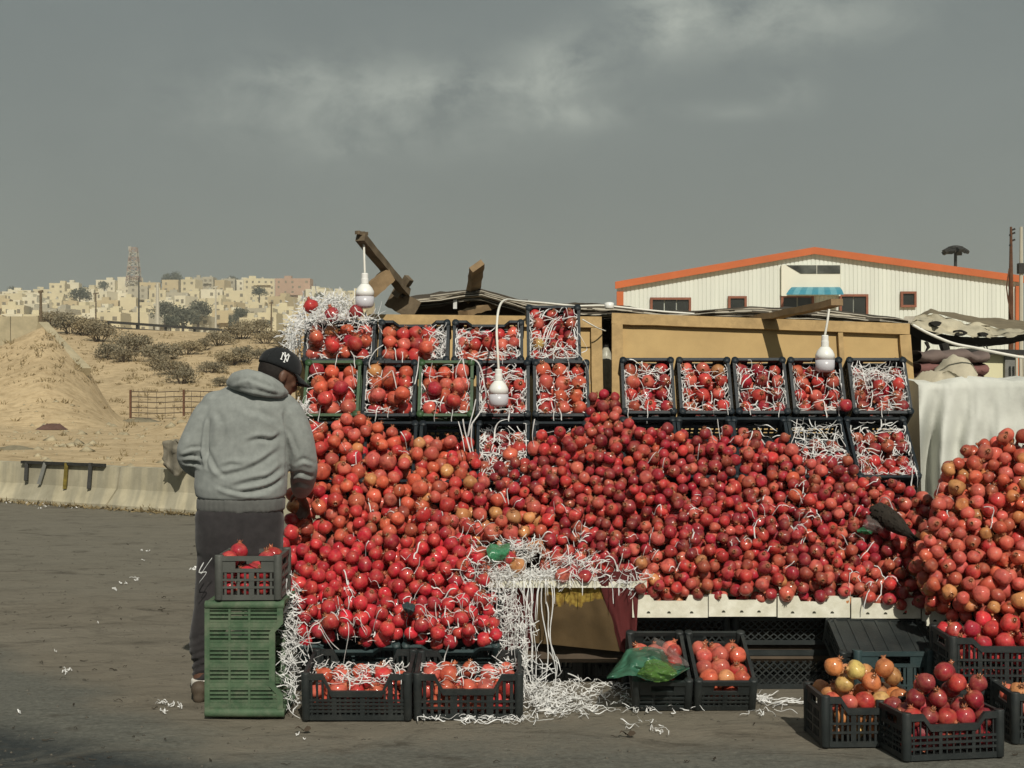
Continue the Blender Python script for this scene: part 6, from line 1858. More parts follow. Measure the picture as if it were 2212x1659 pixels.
# strips strewn over the big heap, following the fruit
hc = np.array([tuple(f['c']) for f in FR if f['where'].startswith('heap') or f['where'][:2] in ('H3', 'I3', 'S3', 'S4')])
hr = np.array([f['r'] for f in FR if f['where'].startswith('heap') or f['where'][:2] in ('H3', 'I3', 'S3', 'S4')])
hx = hc[:, 0]; hs = (hc - np.array(SO)) @ np.array(SU); hw = (hc - np.array(SO)) @ np.array(SN)
def heap_top(x, s):
    d2 = (hx - x) ** 2 + (hs - s) ** 2; m = d2 < hr ** 2
    return float((hw[m] + np.sqrt(hr[m] ** 2 - d2[m])).max()) if m.any() else -.05
def heap_paper(pp, px, py, n, sx, sy, lng=(.05, .16), wid=(.0035, .008), turn=.25, lift=.004):
    for k in range(n):
        x, s = slope_px(pq.gauss(px, sx), pq.gauss(py, sy))
        hd = pq.uniform(0, 6.28); L_ = pq.uniform(*lng)
        last = [None]
        def lf(a, b_, i):
            z = heap_top(a, b_) + lift
            if last[0] is not None: z = max(z, last[0] - .022)
            last[0] = z; return z
        pp.strip(wander((x, s), hd, L_, 9, turn, lambda a, b_, z: slope_pt(a, b_, z), lf), pq.uniform(*wid))
pp = Paper()
for (px, py, n, sx, sy) in ((830, 1110, 5, 12, 16), (950, 1130, 8, 40, 8), (1010, 1150, 8, 40, 6), (1230, 1155, 14, 20, 22), (1265, 1180, 16, 30, 14), (1300, 1130, 6, 60, 20), (1700, 1105, 14, 40, 14), (1720, 1140, 22, 30, 14), (1620, 1180, 10, 30, 20),
                            (1560, 1100, 10, 60, 30), (1880, 1130, 6, 40, 20), (1340, 1220, 12, 40, 10), (1420, 1200, 8, 40, 20), (1950, 1240, 12, 40, 16), (1830, 1190, 8, 40, 14), (2020, 1200, 4, 20, 10), (880, 1220, 10, 80, 30), (1020, 1262, 10, 30, 16),
                            (760, 1330, 26, 70, 26), (960, 1345, 34, 70, 24), (700, 1370, 26, 50, 14), (1030, 1350, 22, 30, 20), (1110, 1060, 6, 60, 20), (1800, 1250, 8, 60, 12), (1500, 1180, 6, 60, 30), (930, 1000, 4, 60, 30), (740, 1010, 3, 40, 30), (1880, 1000, 10, 30, 20), (1500, 985, 10, 90, 20), (1650, 940, 14, 60, 12)):
    heap_paper(pp, px, py, max(2, int(n * .62)), sx, sy)
pp.build('stray white paper shreds strewn over the pomegranate heap')

# paper on the ledge, its drift down to the ground, paper on the ground
pp = Paper()
def blob(pp, cx, cy, Y, sx, sy, sY, n, lng=(.03, .12), wid=(.0025, .007), bias=0.0):
    for k in range(n):
        c = P(pq.gauss(cx, sx), pq.gauss(cy, sy), Y + pq.gauss(0, sY))
        hd = pq.uniform(0, 6.28); el = pq.gauss(0, .45) + bias
        d = Vector((math.cos(hd), .45 * math.sin(hd), math.sin(hd) * .55 + el)).normalized()
        L_ = pq.uniform(*lng); pts = []; p = c - d * L_ / 2; b_ = Vector((pq.gauss(0, 1), pq.gauss(0, 1), pq.gauss(0, 1))) * .09
        for i in range(8): pts.append(p.copy()); p += d * L_ / 7; d = (d + b_ + (Vector((pq.gauss(0, .6), pq.gauss(0, .6), pq.gauss(0, .6))) if pq.random() < .25 else Vector((0, 0, 0)))).normalized(); b_ += Vector((pq.gauss(0, .03), pq.gauss(0, .03), pq.gauss(0, .03)))
        pp.strip(pts, pq.uniform(*wid))
blob(pp, 1085, 1190, 6.72, 40, 12, .03, 150); blob(pp, 1140, 1185, 6.70, 20, 12, .03, 60); blob(pp, 1090, 1238, 6.60, 50, 9, .04, 170); blob(pp, 1180, 1244, 6.62, 60, 8, .04, 190); blob(pp, 1240, 1214, 6.66, 26, 8, .02, 70); blob(pp, 1290, 1246, 6.6, 40, 6, .03, 70); blob(pp, 1360, 1256, 6.58, 20, 10, .02, 40)
for k in range(26):
    px = pq.choice((pq.uniform(1060, 1380), pq.gauss(1130, 26), pq.gauss(1180, 8), pq.gauss(1180, 8)))
    p = P(px, 1250, 6.555 + pq.uniform(-.02, .01)); pp.strip(sag(p, (pq.uniform(-.4, .4), -.5, -.3), pq.choice((.05, .08, .12, .2)), 9), pq.uniform(.003, .006))
pp.build('white shredded paper piled on the ledge above the rug')
pp = Paper()
dr = [(1062, 1232, 6.58), (1078, 1290, 6.52), (1098, 1330, 6.48), (1108, 1370, 6.45), (1118, 1410, 6.42), (1140, 1450, 6.36), (1165, 1490, 6.3), (1190, 1525, 6.22)]
for i, (px, py, Y) in enumerate(dr):
    blob(pp, px, py, Y, 22 if i < 5 else 26, 22, .03, 66 if i < 4 else 42, bias=-.5)
for k in range(22):
    p = P(pq.uniform(1060, 1150), pq.uniform(1245, 1330), 6.50); pp.strip(sag(p, (pq.uniform(-.3, .6), -.3, -.6), pq.uniform(.2, .5), 12, .03), pq.uniform(.0035, .006))
for (x0, y0, x1, y1, y2) in ((1172, 1262, 1182, 1400, 1545), (1188, 1262, 1196, 1400, 1500), (1120, 1440, 1170, 1500, 1545), (1100, 1425, 1150, 1480, 1530), (1128, 1430, 1178, 1490, 1540), (1176, 1300, 1200, 1430, 1480)):
    pts = []
    for i in range(16):
        t = i / 15; px = x0 + (x1 - x0) * math.sin(t * 1.57) + 5 * math.sin(t * 9 + x0); py = y0 + (y2 - y0) * t
        pts.append(P(px, py, 6.50 - .22 * max(0, t - .3)))
    pp.strip(pts, .007)
pp.build('long drift of shredded paper tumbling from the ledge to the ground')
pp = Paper()
def gpaper(pp, poly, n, lng=(.03, .12), wid=(.0025, .007), zmax=.02):
    xs = [a for a, _ in poly]; ys = [b_ for _, b_ in poly]; k = 0
    while k < n:
        px, py = pq.uniform(min(xs), max(xs)), pq.uniform(min(ys), max(ys))
        if not in_poly(px, py, poly): continue
        k += 1
        Y = CH * F / (py - HY); x = PX(px, Y); z0 = pq.uniform(.004, zmax)
        gzv = float(gz(np.array([x]), np.array([Y]))[0])
        pp.strip(wander((x, Y), pq.uniform(0, 6.28), pq.uniform(*lng), 8, .25, lambda a, b_, z: Vector((a, b_, gzv + z)), lambda a, b_, i: z0 + .012), pq.uniform(*wid))
gpaper(pp, [(1120, 1548), (1140, 1500), (1200, 1480), (1340, 1482), (1420, 1505), (1400, 1530), (1300, 1545), (1210, 1556)], 190, zmax=.02)
gpaper(pp, [(1150, 1500), (1200, 1490), (1300, 1510), (1250, 1550), (1140, 1550)], 110, zmax=.04)
gpaper(pp, [(900, 1552), (1130, 1545), (1180, 1560), (1100, 1566), (900, 1562)], 70, zmax=.012)
gpaper(pp, [(1340, 1520), (1500, 1530), (1560, 1532), (1480, 1540), (1360, 1545)], 45, zmax=.012)
gpaper(pp, [(1480, 1528), (1690, 1510), (1715, 1530), (1600, 1524)], 40, lng=(.08, .2), zmax=.012)
gpaper(pp, [(1350, 1572), (1420, 1560), (1480, 1578), (1440, 1590)], 10, zmax=.01); gpaper(pp, [(1610, 1535), (1700, 1532), (1690, 1548), (1620, 1548)], 8, zmax=.01)
pp.build('white shredded paper spread over the ground in front of the rug')
# paper spilling beside the green crate and the top corner
pp = Paper()
for (px, py, Y, n) in ((628, 1270, 6.42, 26), (632, 1300, 6.38, 40), (632, 1340, 6.34, 55), (628, 1385, 6.28, 65), (626, 1430, 6.22, 60), (630, 1475, 6.18, 45), (636, 1510, 6.14, 26), (650, 1400, 6.3, 30), (662, 1440, 6.2, 18)):
    blob(pp, px, py, Y, 8, 14, .03, int(n * .62), bias=-.4)
pp.build('white shredded paper spilling down between the green crate and the black one')
pp = Paper()
for (px, py, Y, sx, sy, n) in ((650, 700, 7.86, 14, 14, 70), (640, 725, 7.82, 9, 14, 60), (632, 745, 7.78, 7, 10, 40), (690, 668, 7.88, 18, 9, 80), (725, 650, 7.9, 18, 6, 80), (745, 665, 7.9, 16, 8, 60), (700, 650, 7.92, 22, 6, 60), (668, 690, 7.86, 14, 12, 60), (748, 692, 7.8, 14, 7, 40), (790, 690, 7.8, 12, 6, 20)):
    blob(pp, px, py, Y, sx, sy, .035, n, lng=(.05, .14), wid=(.004, .008))
for k in range(14):
    p = P(pq.uniform(626, 650), pq.uniform(700, 740), 7.74); pp.strip(sag(p, (pq.uniform(-.5, .1), -.3, -.5), pq.uniform(.1, .22), 8), pq.uniform(.004, .007))
for (px, py, n) in ((668, 690, 40), (690, 684, 34), (735, 684, 36), (790, 692, 26), (655, 705, 30)): blob(pp, px, py, 7.60, 12, 6, .02, n, lng=(.04, .11), wid=(.004, .008))
pp.build('crumpled white paper heaped over the top corner crate beside the town')
pp = Paper()
for (px, py, n) in ((648, 880, 40), (655, 893, 26)): blob(pp, px, py, 7.3, 8, 7, .03, n)
pp.build('tuft of white paper between the cap and the green crate')
pp = Paper()       # strips looped over crate rims
for (pts, Y, w) in (([(828, 745), (812, 756), (800, 775), (798, 790), (806, 800), (818, 806)], 7.55, .016), ([(832, 748), (834, 760), (826, 772)], 7.52, .008), ([(846, 800), (830, 815), (812, 826), (800, 838)], 7.4, .010), ([(848, 800), (855, 830), (860, 862)], 7.42, .010), ([(905, 770), (902, 800), (896, 830)], 7.45, .010),
                    ([(1000, 775), (1004, 800), (1012, 828)], 7.44, .016), ([(1010, 772), (1030, 780), (1040, 800), (1046, 830), (1050, 858), (1042, 870)], 7.42, .014), ([(1000, 770), (988, 790), (984, 812)], 7.45, .009), ([(1028, 862), (1022, 890), (1014, 920), (1008, 960)], 7.36, .012),
                    ([(1048, 868), (1036, 892), (1018, 918), (1012, 942)], 7.35, .012), ([(1000, 905), (1004, 930), (1012, 960), (1020, 990)], 7.2, .014), ([(990, 910), (998, 940), (1004, 975)], 7.2, .010), ([(1020, 912), (1018, 950), (1024, 985)], 7.2, .012), ([(1155, 905), (1150, 940), (1154, 965)], 7.2, .012),
                    ([(1250, 720), (1262, 740), (1268, 755), (1256, 762)], 7.6, .010), ([(1225, 745), (1250, 765), (1268, 790), (1276, 830)], 7.5, .008), ([(1195, 690), (1180, 710), (1172, 735), (1160, 752), (1150, 760)], 7.66, .012), ([(1200, 686), (1186, 712), (1178, 738), (1168, 758)], 7.67, .010), ([(1214, 684), (1196, 700), (1188, 720), (1176, 745)], 7.68, .010),
                    ([(668, 905), (682, 915), (690, 925)], 7.2, .010), ([(700, 912), (676, 930), (664, 938)], 7.18, .009), ([(1068, 950), (1070, 925), (1080, 910), (1100, 905)], 7.15, .014), ([(1098, 920), (1115, 935), (1130, 950), (1142, 952)], 7.15, .012),
                    ([(1845, 790), (1862, 806), (1870, 830), (1876, 850)], 7.5, .007), ([(1852, 790), (1846, 815), (1842, 838)], 7.5, .007), ([(1855, 790), (1880, 800), (1900, 812)], 7.5, .007), ([(1722, 905), (1718, 935), (1708, 960), (1698, 985)], 7.2, .010), ([(1940, 800), (1960, 840), (1966, 880)], 7.45, .008), ([(1550, 905), (1553, 930), (1556, 950)], 7.2, .007),
                    ([(760, 790), (764, 815), (768, 835)], 7.45, .008), ([(676, 785), (682, 800), (688, 812)], 7.45, .006), ([(440, 1215), (430, 1236), (446, 1236), (432, 1256), (428, 1262)], 6.3, .010), ([(458, 1205), (446, 1222), (434, 1240)], 6.28, .007), ([(620, 1250), (618, 1275), (628, 1290), (640, 1282)], 6.3, .014)):
    v = [P(x, y, Y + .01 * math.sin(i * 2)) for i, (x, y) in enumerate(pts)]
    dense = []
    for i in range(len(v) - 1):
        p0, p1, p2, p3 = v[max(i - 1, 0)], v[i], v[i + 1], v[min(i + 2, len(v) - 1)]
        for k in range(4):
            t = k / 4; dense.append(.5 * ((2 * p1) + (p2 - p0) * t + (2 * p0 - 5 * p1 + 4 * p2 - p3) * t * t + (3 * p1 - p0 - 3 * p2 + p3) * t ** 3))
    dense.append(v[-1]); pp.strip(dense, w * .7, 0.2)
pp.build('long paper ribbons looped over the rims of the crates')
# white scraps on the bare ground
pp = Paper()
for (px, py, n) in ((318, 1190, 3), (290, 1252, 3), (140, 1452, 7), (345, 1520, 9), (372, 1524, 5), (392, 1532, 3), (236, 1275, 2), (262, 1262, 2), (120, 1408, 1), (100, 1090, 10), (60, 1088, 5), (120, 1092, 6), (165, 1096, 5), (80, 1098, 4), (20, 1085, 4), (310, 1210, 1), (205, 1345, 1), (420, 1228, 5), (350, 1540, 4), (1640, 1548, 4), (1420, 1582, 5), (40, 1540, 2), (650, 1592, 2)):
    for k in range(n):
        qx, qy = pq.gauss(px, 6 + 10 * (py < 1110)), pq.gauss(py, 2.0)
        Y = CH * F / (qy - HY); x = PX(qx, Y); z0 = float(gz(np.array([x]), np.array([Y]))[0]) + .006
        pp.strip(wander((x, Y), pq.uniform(-.6, .6), pq.uniform(.012, .032) * (1 + .8 * (Y > 10)), 5, .8, lambda a, b_, z: Vector((a, b_, z0 + abs(z) * 1.5)), lambda a, b_, i: .004), pq.uniform(.003, .008) * (1 + .8 * (Y > 10)))
pp.build('white paper scraps scattered on the dirt ground')

# dark straw and scraps trodden into the dirt
pp = Paper()
for k in range(90):
    px, py = pq.uniform(-20, 2230), 1110 + 540 * pq.random() ** .8
    if pq.random() < .6: px = pq.gauss(260, 160)
    Y = CH * F / (py - HY); x = PX(px, Y); z0 = float(gz(np.array([x]), np.array([Y]))[0]) + .004
    pp.strip(wander((x, Y), pq.gauss(0, .5), pq.choice((.012, .02, .03, .05)), 5, .3, lambda a, b_, z: Vector((a, b_, z0 + abs(z))), lambda a, b_, i: .002), pq.uniform(.003, .009), .1)
me = np_mesh('litter', np.array([tuple(p) for p in pp.v]), np.array(pp.f), False, [simple('dark_scrap', (0.040, 0.033, 0.024), .95, .4, 12, 0)])
tag(mobj('litter', me), 'dark straw and scraps trodden into the dirt ground', 'litter', kind='stuff')

# dark twig scraps on the ground
for (px, py, lab) in ((655, 1580, 'curled dry brown leaf on the ground in front of the first ground crate'), (1355, 1590, 'small dark scrap on the ground below the paper')):
    Y = CH * F / (py - HY); o = P(px, py, Y)
    g = [[(.035 * (i / 6 - .5) * 2 * (1 - .2 * j), .012 * (j - 1), .006 + .010 * math.sin(i * 1.1 + j) + .006) for j in range(3)] for i in range(7)]
    ob = MB().sheet(g).build('dry_leaf', M['dark_timber'], smooth=True); ob.location = o; tag(ob, lab, 'leaf')

# ------------------------------------------------------------------ plastic bags, scraps, duster
def plastic(name, c, al=.35):
    m, t, b = mat_new(name); b.inputs['Base Color'].default_value = (*c, 1); b.inputs['Roughness'].default_value = .25; b.inputs['Specular IOR Level'].default_value = .6
    N = t.nodes.new; L = t.links.new
    tr = N('ShaderNodeBsdfTranslucent'); tr.inputs[0].default_value = (*[min(1, x * 1.3) for x in c], 1)
    tp = N('ShaderNodeBsdfTransparent')
    a = N('ShaderNodeMixShader'); a.inputs[0].default_value = .35; L(b.outputs[0], a.inputs[1]); L(tr.outputs[0], a.inputs[2])
    z = N('ShaderNodeMixShader'); z.inputs[0].default_value = al; L(a.outputs[0], z.inputs[1]); L(tp.outputs[0], z.inputs[2])
    L(z.outputs[0], [q for q in t.nodes if q.type == 'OUTPUT_MATERIAL'][0].inputs[0])
    n = N('ShaderNodeTexNoise'); n.inputs['Scale'].default_value = 22; n.inputs['Detail'].default_value = 5
    g = N('ShaderNodeNewGeometry'); L(g.outputs['Position'], n.inputs['Vector'])
    bp = N('ShaderNodeBump'); bp.inputs['Strength'].default_value = .6; bp.inputs['Distance'].default_value = .012; L(n.outputs[0], bp.inputs['Height']); L(bp.outputs[0], b.inputs['Normal'])
    return m
M['bag_teal'] = plastic('bag_teal', (0.075, 0.23, 0.145), .12)
M['bag_lime'] = plastic('bag_lime', (0.13, 0.27, 0.055), .25)
M['bag_clear'] = plastic('bag_clear', (0.34, 0.30, 0.28), .62)
M['scrap_green'] = plastic('scrap_green', (0.055, 0.30, 0.14), .08)
bg = empty('plastic_bag', P(1400, 1470, 6.22), 'crumpled teal and lime green plastic bag thrown over the small black crate', 'bag')
def poly_sheet(tri, Yc, dY, n, amp, seed):
    """a crumpled sheet between an upper and a lower outline (lists of px,py)"""
    up, lo = tri; g = []
    for i in range(n + 1):
        u = i / n
        def at(L_):
            k = u * (len(L_) - 1); a = min(int(k), len(L_) - 2); f = k - a
            return L_[a][0] * (1 - f) + L_[a + 1][0] * f, L_[a][1] * (1 - f) + L_[a + 1][1] * f
        (ax_, ay_), (bx, by) = at(up), at(lo); row = []
        for j in range(n + 1):
            v = j / n
            Y = Yc + dY * (1 - v) - amp * (1.2 * fbm(u * 3.2, v * 2.4, seed) + .5 * abs(math.sin(u * 8 + v * 3 + seed))) - .05 * math.sin(v * 3.14) 
            row.append(P(ax_ + (bx - ax_) * v, ay_ + (by - ay_) * v + 3 * fbm(u * 5, v * 4, seed + 5), Y))
        g.append(row)
    return g
def sub(g, o): return [[p - o for p in r_] for r_ in g]
MB().sheet(sub(poly_sheet(([(1311, 1462), (1335, 1432), (1355, 1402), (1395, 1396), (1430, 1402), (1452, 1424), (1486, 1440)], [(1311, 1466), (1345, 1462), (1372, 1458), (1395, 1470), (1420, 1472), (1450, 1468), (1490, 1444)]), 6.17, .26, 34, .05, 3), bg.location)).build('outer_skin', M['bag_teal'], bg, True)
MB().sheet(sub(poly_sheet(([(1378, 1452), (1392, 1432), (1412, 1422), (1440, 1430), (1460, 1446)], [(1376, 1456), (1395, 1466), (1420, 1473), (1444, 1471), (1464, 1458)]), 6.10, .13, 26, .035, 8), bg.location)).build('lime_patch', M['bag_lime'], bg, True)
MB().sheet(sub(poly_sheet(([(1400, 1400), (1412, 1378), (1432, 1382), (1452, 1400), (1480, 1424)], [(1400, 1404), (1425, 1412), (1440, 1424), (1464, 1436), (1490, 1438)]), 6.26, .12, 20, .04, 12), bg.location)).build('clear_neck', M['bag_clear'], bg, True)
for (tri, Y, d, mt_, lab) in ((([(1050, 1186), (1060, 1174), (1080, 1178), (1102, 1172)], [(1056, 1208), (1068, 1212), (1085, 1210), (1100, 1196)]), 6.55, .08, 'scrap_green', 'bright green scrap of plastic tucked in the paper on the ledge'),
                              (([(1984, 1142), (1996, 1136), (2004, 1142)], [(1980, 1152), (1994, 1156), (2006, 1150)]), 6.72, .05, 'scrap_green', 'green plastic scrap beside the head of the feather duster'),
                              (([(1850, 1144), (1866, 1138), (1886, 1146)], [(1852, 1150), (1868, 1154), (1884, 1154)]), 6.84, .05, 'scrap_green', 'small green plastic scrap under the clear film'),
                              (([(1866, 1130), (1872, 1112), (1896, 1116), (1918, 1128)], [(1862, 1138), (1880, 1150), (1900, 1152), (1916, 1144)]), 6.78, .06, 'bag_clear', 'crumpled clear plastic film beside the feather duster'),
                              (([(867, 1306), (880, 1300), (897, 1306)], [(872, 1318), (884, 1332), (896, 1322)]), 6.36, .03, 'teal_plastic', 'dark plastic flap showing between the bright red fruit')):
    tag(MB().sheet(poly_sheet(tri, Y, d, 14, .02, 5)).build('plastic_scrap', M[mt_], smooth=True), lab, 'plastic scrap')
t_ = empty('feather_duster', P(1950, 1145, 6.66), 'dark feather duster with a thin handle lying on the heap', 'duster')
v, f = leaf_cloud(1.0, 700, .16, 501, 1.0, .6, .3, 5)
a = P(1908, 1112, 6.80); b_ = P(1988, 1172, 6.56); ax_ = (b_ - a).normalized(); L_ = (b_ - a).length
q = np.random.default_rng(4); n = 520; tpar = q.uniform(0, 1, n); rad = .050 * np.sin(np.clip(tpar * .75 + .28, 0, 1) * math.pi) ** .7
sx_ = ax_.orthogonal().normalized(); sy_ = ax_.cross(sx_); an = q.uniform(0, 6.28, n)
base_ = np.array(a)[None] + tpar[:, None] * np.array(ax_)[None] * L_
rd = np.cos(an)[:, None] * np.array(sx_)[None] + np.sin(an)[:, None] * np.array(sy_)[None]
tip = base_ + rd * rad[:, None] - np.array(ax_)[None] * .06
sd_ = np.cross(rd, np.array(ax_)) * .011
vv = np.stack([base_ - sd_, base_ + sd_, tip + sd_, tip - sd_], 1).reshape(-1, 3) - np.array(t_.location)
tag(mobj('head', np_mesh('feathers', vv, np.arange(len(vv)).reshape(-1, 4), False, [simple('feather', (0.030, 0.024, 0.018), .9, .3, 20)]), None, t_), kind='stuff')
mb = MB(); mb.tube([b_ - t_.location - ax_ * .02, P(2020, 1205, 6.46) - t_.location, P(2062, 1244, 6.32) - t_.location], [.010, .008, .007], 8); mb.build('handle', M['dark_timber'], t_, True)
# ------------------------------------------------------------------ the man
def loft(rings, n=22, power=2.0):
    """rings: (centre, half width vector, half depth vector); closed tube"""
    vs = []; fs = []
    for c, a, b_ in rings:
        for k in range(n):
            q = 2 * math.pi * k / n; ca, sa = math.cos(q), math.sin(q)
            e = 2.0 / power
            vs.append(Vector(c) + Vector(a) * (math.copysign(abs(ca) ** e, ca)) + Vector(b_) * (math.copysign(abs(sa) ** e, sa)))
    m = len(rings)
    for i in range(m - 1):
        for k in range(n): fs.append((i * n + k, i * n + (k + 1) % n, (i + 1) * n + (k + 1) % n, (i + 1) * n + k))
    b0 = len(vs); vs.append(Vector(rings[0][0])); b1 = len(vs); vs.append(Vector(rings[-1][0]))
    for k in range(n): fs.append((b0, (k + 1) % n, k)); fs.append((b1, (m - 1) * n + k, (m - 1) * n + (k + 1) % n))
    return vs, fs
def limb(pts, rad, n=16, sub=4, round_ends=True):
    p = [Vector(q) for q in pts]; rings = []; dp = []; dr = []
    for i in range(len(p) - 1):
        p0, p1, p2, p3 = p[max(i - 1, 0)], p[i], p[i + 1], p[min(i + 2, len(p) - 1)]
        for k in range(sub):
            t = k / sub
            dp.append(.5 * ((2 * p1) + (p2 - p0) * t + (2 * p0 - 5 * p1 + 4 * p2 - p3) * t * t + (3 * p1 - p0 - 3 * p2 + p3) * t ** 3)); dr.append(rad[i] * (1 - t) + rad[i + 1] * t)
    dp.append(p[-1]); dr.append(rad[-1])
    if round_ends:
        t0 = (dp[0] - dp[1]).normalized(); t1 = (dp[-1] - dp[-2]).normalized(); r0, r1 = dr[0], dr[-1]
        dp = [dp[0] + t0 * r0 * .92, dp[0] + t0 * r0 * .6] + dp + [dp[-1] + t1 * r1 * .6, dp[-1] + t1 * r1 * .92]; dr = [r0 * .38, r0 * .8] + dr + [r1 * .8, r1 * .38]
    for i, q in enumerate(dp):
        t = (dp[min(i + 1, len(dp) - 1)] - dp[max(i - 1, 0)]).normalized()
        a = t.cross(Vector((.13, .97, .2))).normalized(); b_ = t.cross(a)
        rings.append((q, a * dr[i], b_ * dr[i]))
    return loft(rings, n)
def ball(c, r, n=14, rot=None):
    rx, ry, rz = r if hasattr(r, '__len__') else (r, r, r)
    vs = []; fs = []; m = 10
    for i in range(m + 1):
        a = math.pi * i / m
        for k in range(n):
            q = 2 * math.pi * k / n; v = Vector((rx * math.sin(a) * math.cos(q), ry * math.sin(a) * math.sin(q), rz * math.cos(a)))
            if rot is not None: v = rot @ v
            vs.append(Vector(c) + v)
    for i in range(m):
        for k in range(n): fs.append((i * n + k, i * n + (k + 1) % n, (i + 1) * n + (k + 1) % n, (i + 1) * n + k))
    return vs, fs
def fuse(name, parts, voxel, it, mat, parent, fac=.5):
    mb = MB()
    for vs, fs in parts: mb.add(vs, fs)
    o = mb.build(name + '_tmp', None)
    r_ = o.modifiers.new('r', 'REMESH'); r_.mode = 'VOXEL'; r_.voxel_size = voxel
    s_ = o.modifiers.new('s', 'SMOOTH'); s_.factor = fac; s_.iterations = it
    dg = bpy.context.evaluated_depsgraph_get()
    me = bpy.data.meshes.new_from_object(o.evaluated_get(dg))
    bpy.data.objects.remove(o)
    me.name = name; me.materials.clear(); me.materials.append(mat)
    me.polygons.foreach_set('use_smooth', [True] * len(me.polygons))
    return mobj(name, me, None, parent)
def displace(o, fn):
    me = o.data; n = len(me.vertices)
    co = np.empty(n * 3, np.float32); me.vertices.foreach_get('co', co); co = co.reshape(-1, 3)
    no = np.empty(n * 3, np.float32); me.vertex_normals.foreach_get('vector', no); no = no.reshape(-1, 3)
    co = co + no * fn(co, no)[:, None]
    me.vertices.foreach_set('co', co.astype(np.float32).ravel()); me.update()
def cloth_mat(name, c, c2, bscale=260, weave=.3):
    m = simple(name, c, .92, .2, 30, weave, bscale, c2=c2, spec=.15, bdist=.002)
    b = m.node_tree.nodes['Principled BSDF']; b.inputs['Sheen Weight'].default_value = .12; b.inputs['Sheen Roughness'].default_value = .5
    return m
M['hoodie'] = cloth_mat('hoodie', (0.262, 0.278, 0.262), (0.215, 0.230, 0.218))
M['hem'] = cloth_mat('hem', (0.118, 0.120, 0.112), (0.098, 0.100, 0.094))
M['trousers'] = cloth_mat('trousers', (0.040, 0.036, 0.037), (0.029, 0.027, 0.028))
M['cap'] = cloth_mat('cap', (0.016, 0.018, 0.019), (0.012, 0.013, 0.014))
M['sock'] = cloth_mat('sock', (0.62, 0.60, 0.54), (0.5, 0.48, 0.43))
M['shoe'] = simple('shoe', (0.085, 0.065, 0.045), .7, .3, 20)
M['emblem'] = simple('emblem', (0.74, 0.75, 0.74), .7, .05, 30, 0)
M['eye'] = simple('eye', (0.02, 0.015, 0.012), .2, .1)
MY = 6.52
man = empty('person', (PX(520, MY), MY, 0), 'man in a grey hooded sweatshirt and black cap bending over the fruit, back turned', 'person')
MO = man.location.copy()
def Q(px, py, Y): return P(px, py, Y) - MO
mpx = MY / F      # metres per picture unit at the man
# head frame: facing right and away, bowed
FW = Vector((.80, .52, -.42)).normalized(); SDv = FW.cross(Vector((0, 0, 1))).normalized(); UP = SDv.cross(FW).normalized()
HC = Q(602, 806, 6.60)
def H_(f, s, u): return HC + FW * f + SDv * s + UP * u
HR = Matrix((FW, SDv, UP)).transposed()
# ---- skin: one continuous body
parts = [ball(HC + UP * .012, (.096, .076, .098), 18, HR), ball(H_(.035, 0, -.055), (.062, .056, .062), 14, HR), ball(H_(.072, 0, -.092), (.024, .026, .020), 12, HR),
         ball(H_(.098, 0, -.035), (.019, .014, .022), 10, HR), ball(H_(.088, 0, .005), (.016, .034, .014), 10, HR), ball(H_(.086, 0, -.066), (.014, .022, .008), 10, HR), ball(H_(.083, 0, -.078), (.013, .019, .008), 10, HR)]
for s in (-1, 1):
    parts += [ball(H_(-.004, s * .079, -.022), (.020, .008, .031), 10, HR), ball(H_(.066, s * .038, -.028), (.022, .020, .016), 10, HR), ball(H_(.080, s * .030, -.004), (.012, .018, .008), 8, HR)]
sh = Q(556, 850, 6.55)
parts.append(limb([sh + Vector((0, .02, -.06)), Q(580, 832, 6.57), H_(-.035, 0, -.06)], [.075, .062, .060]))
parts.append(limb([Q(518, 1120, MY), Q(521, 1020, MY), Q(528, 920, MY), Q(545, 862, 6.54)], [.145, .135, .13, .10]))
LA = [Q(462, 876, 6.53), Q(424, 932, 6.50), Q(404, 984, 6.50), Q(432, 1012, 6.70), Q(470, 1022, 6.86)]
RA = [Q(612, 880, 6.54), Q(640, 940, 6.55), Q(655, 1004, 6.58), Q(652, 1044, 6.72), Q(648, 1068, 6.83)]
parts.append(limb(LA, [.052, .045, .04, .036, .028])); parts.append(limb(RA, [.052, .045, .04, .036, .028]))
LL = [Q(470, 1140, MY), Q(458, 1300, 6.50), Q(448, 1400, 6.52), Q(433, 1478, 6.52)]
RL = [Q(562, 1140, 6.53), Q(568, 1300, 6.58), Q(575, 1400, 6.60), Q(582, 1470, 6.62)]
for L_ in (LL, RL): parts.append(limb(L_, [.085, .058, .052, .036]))
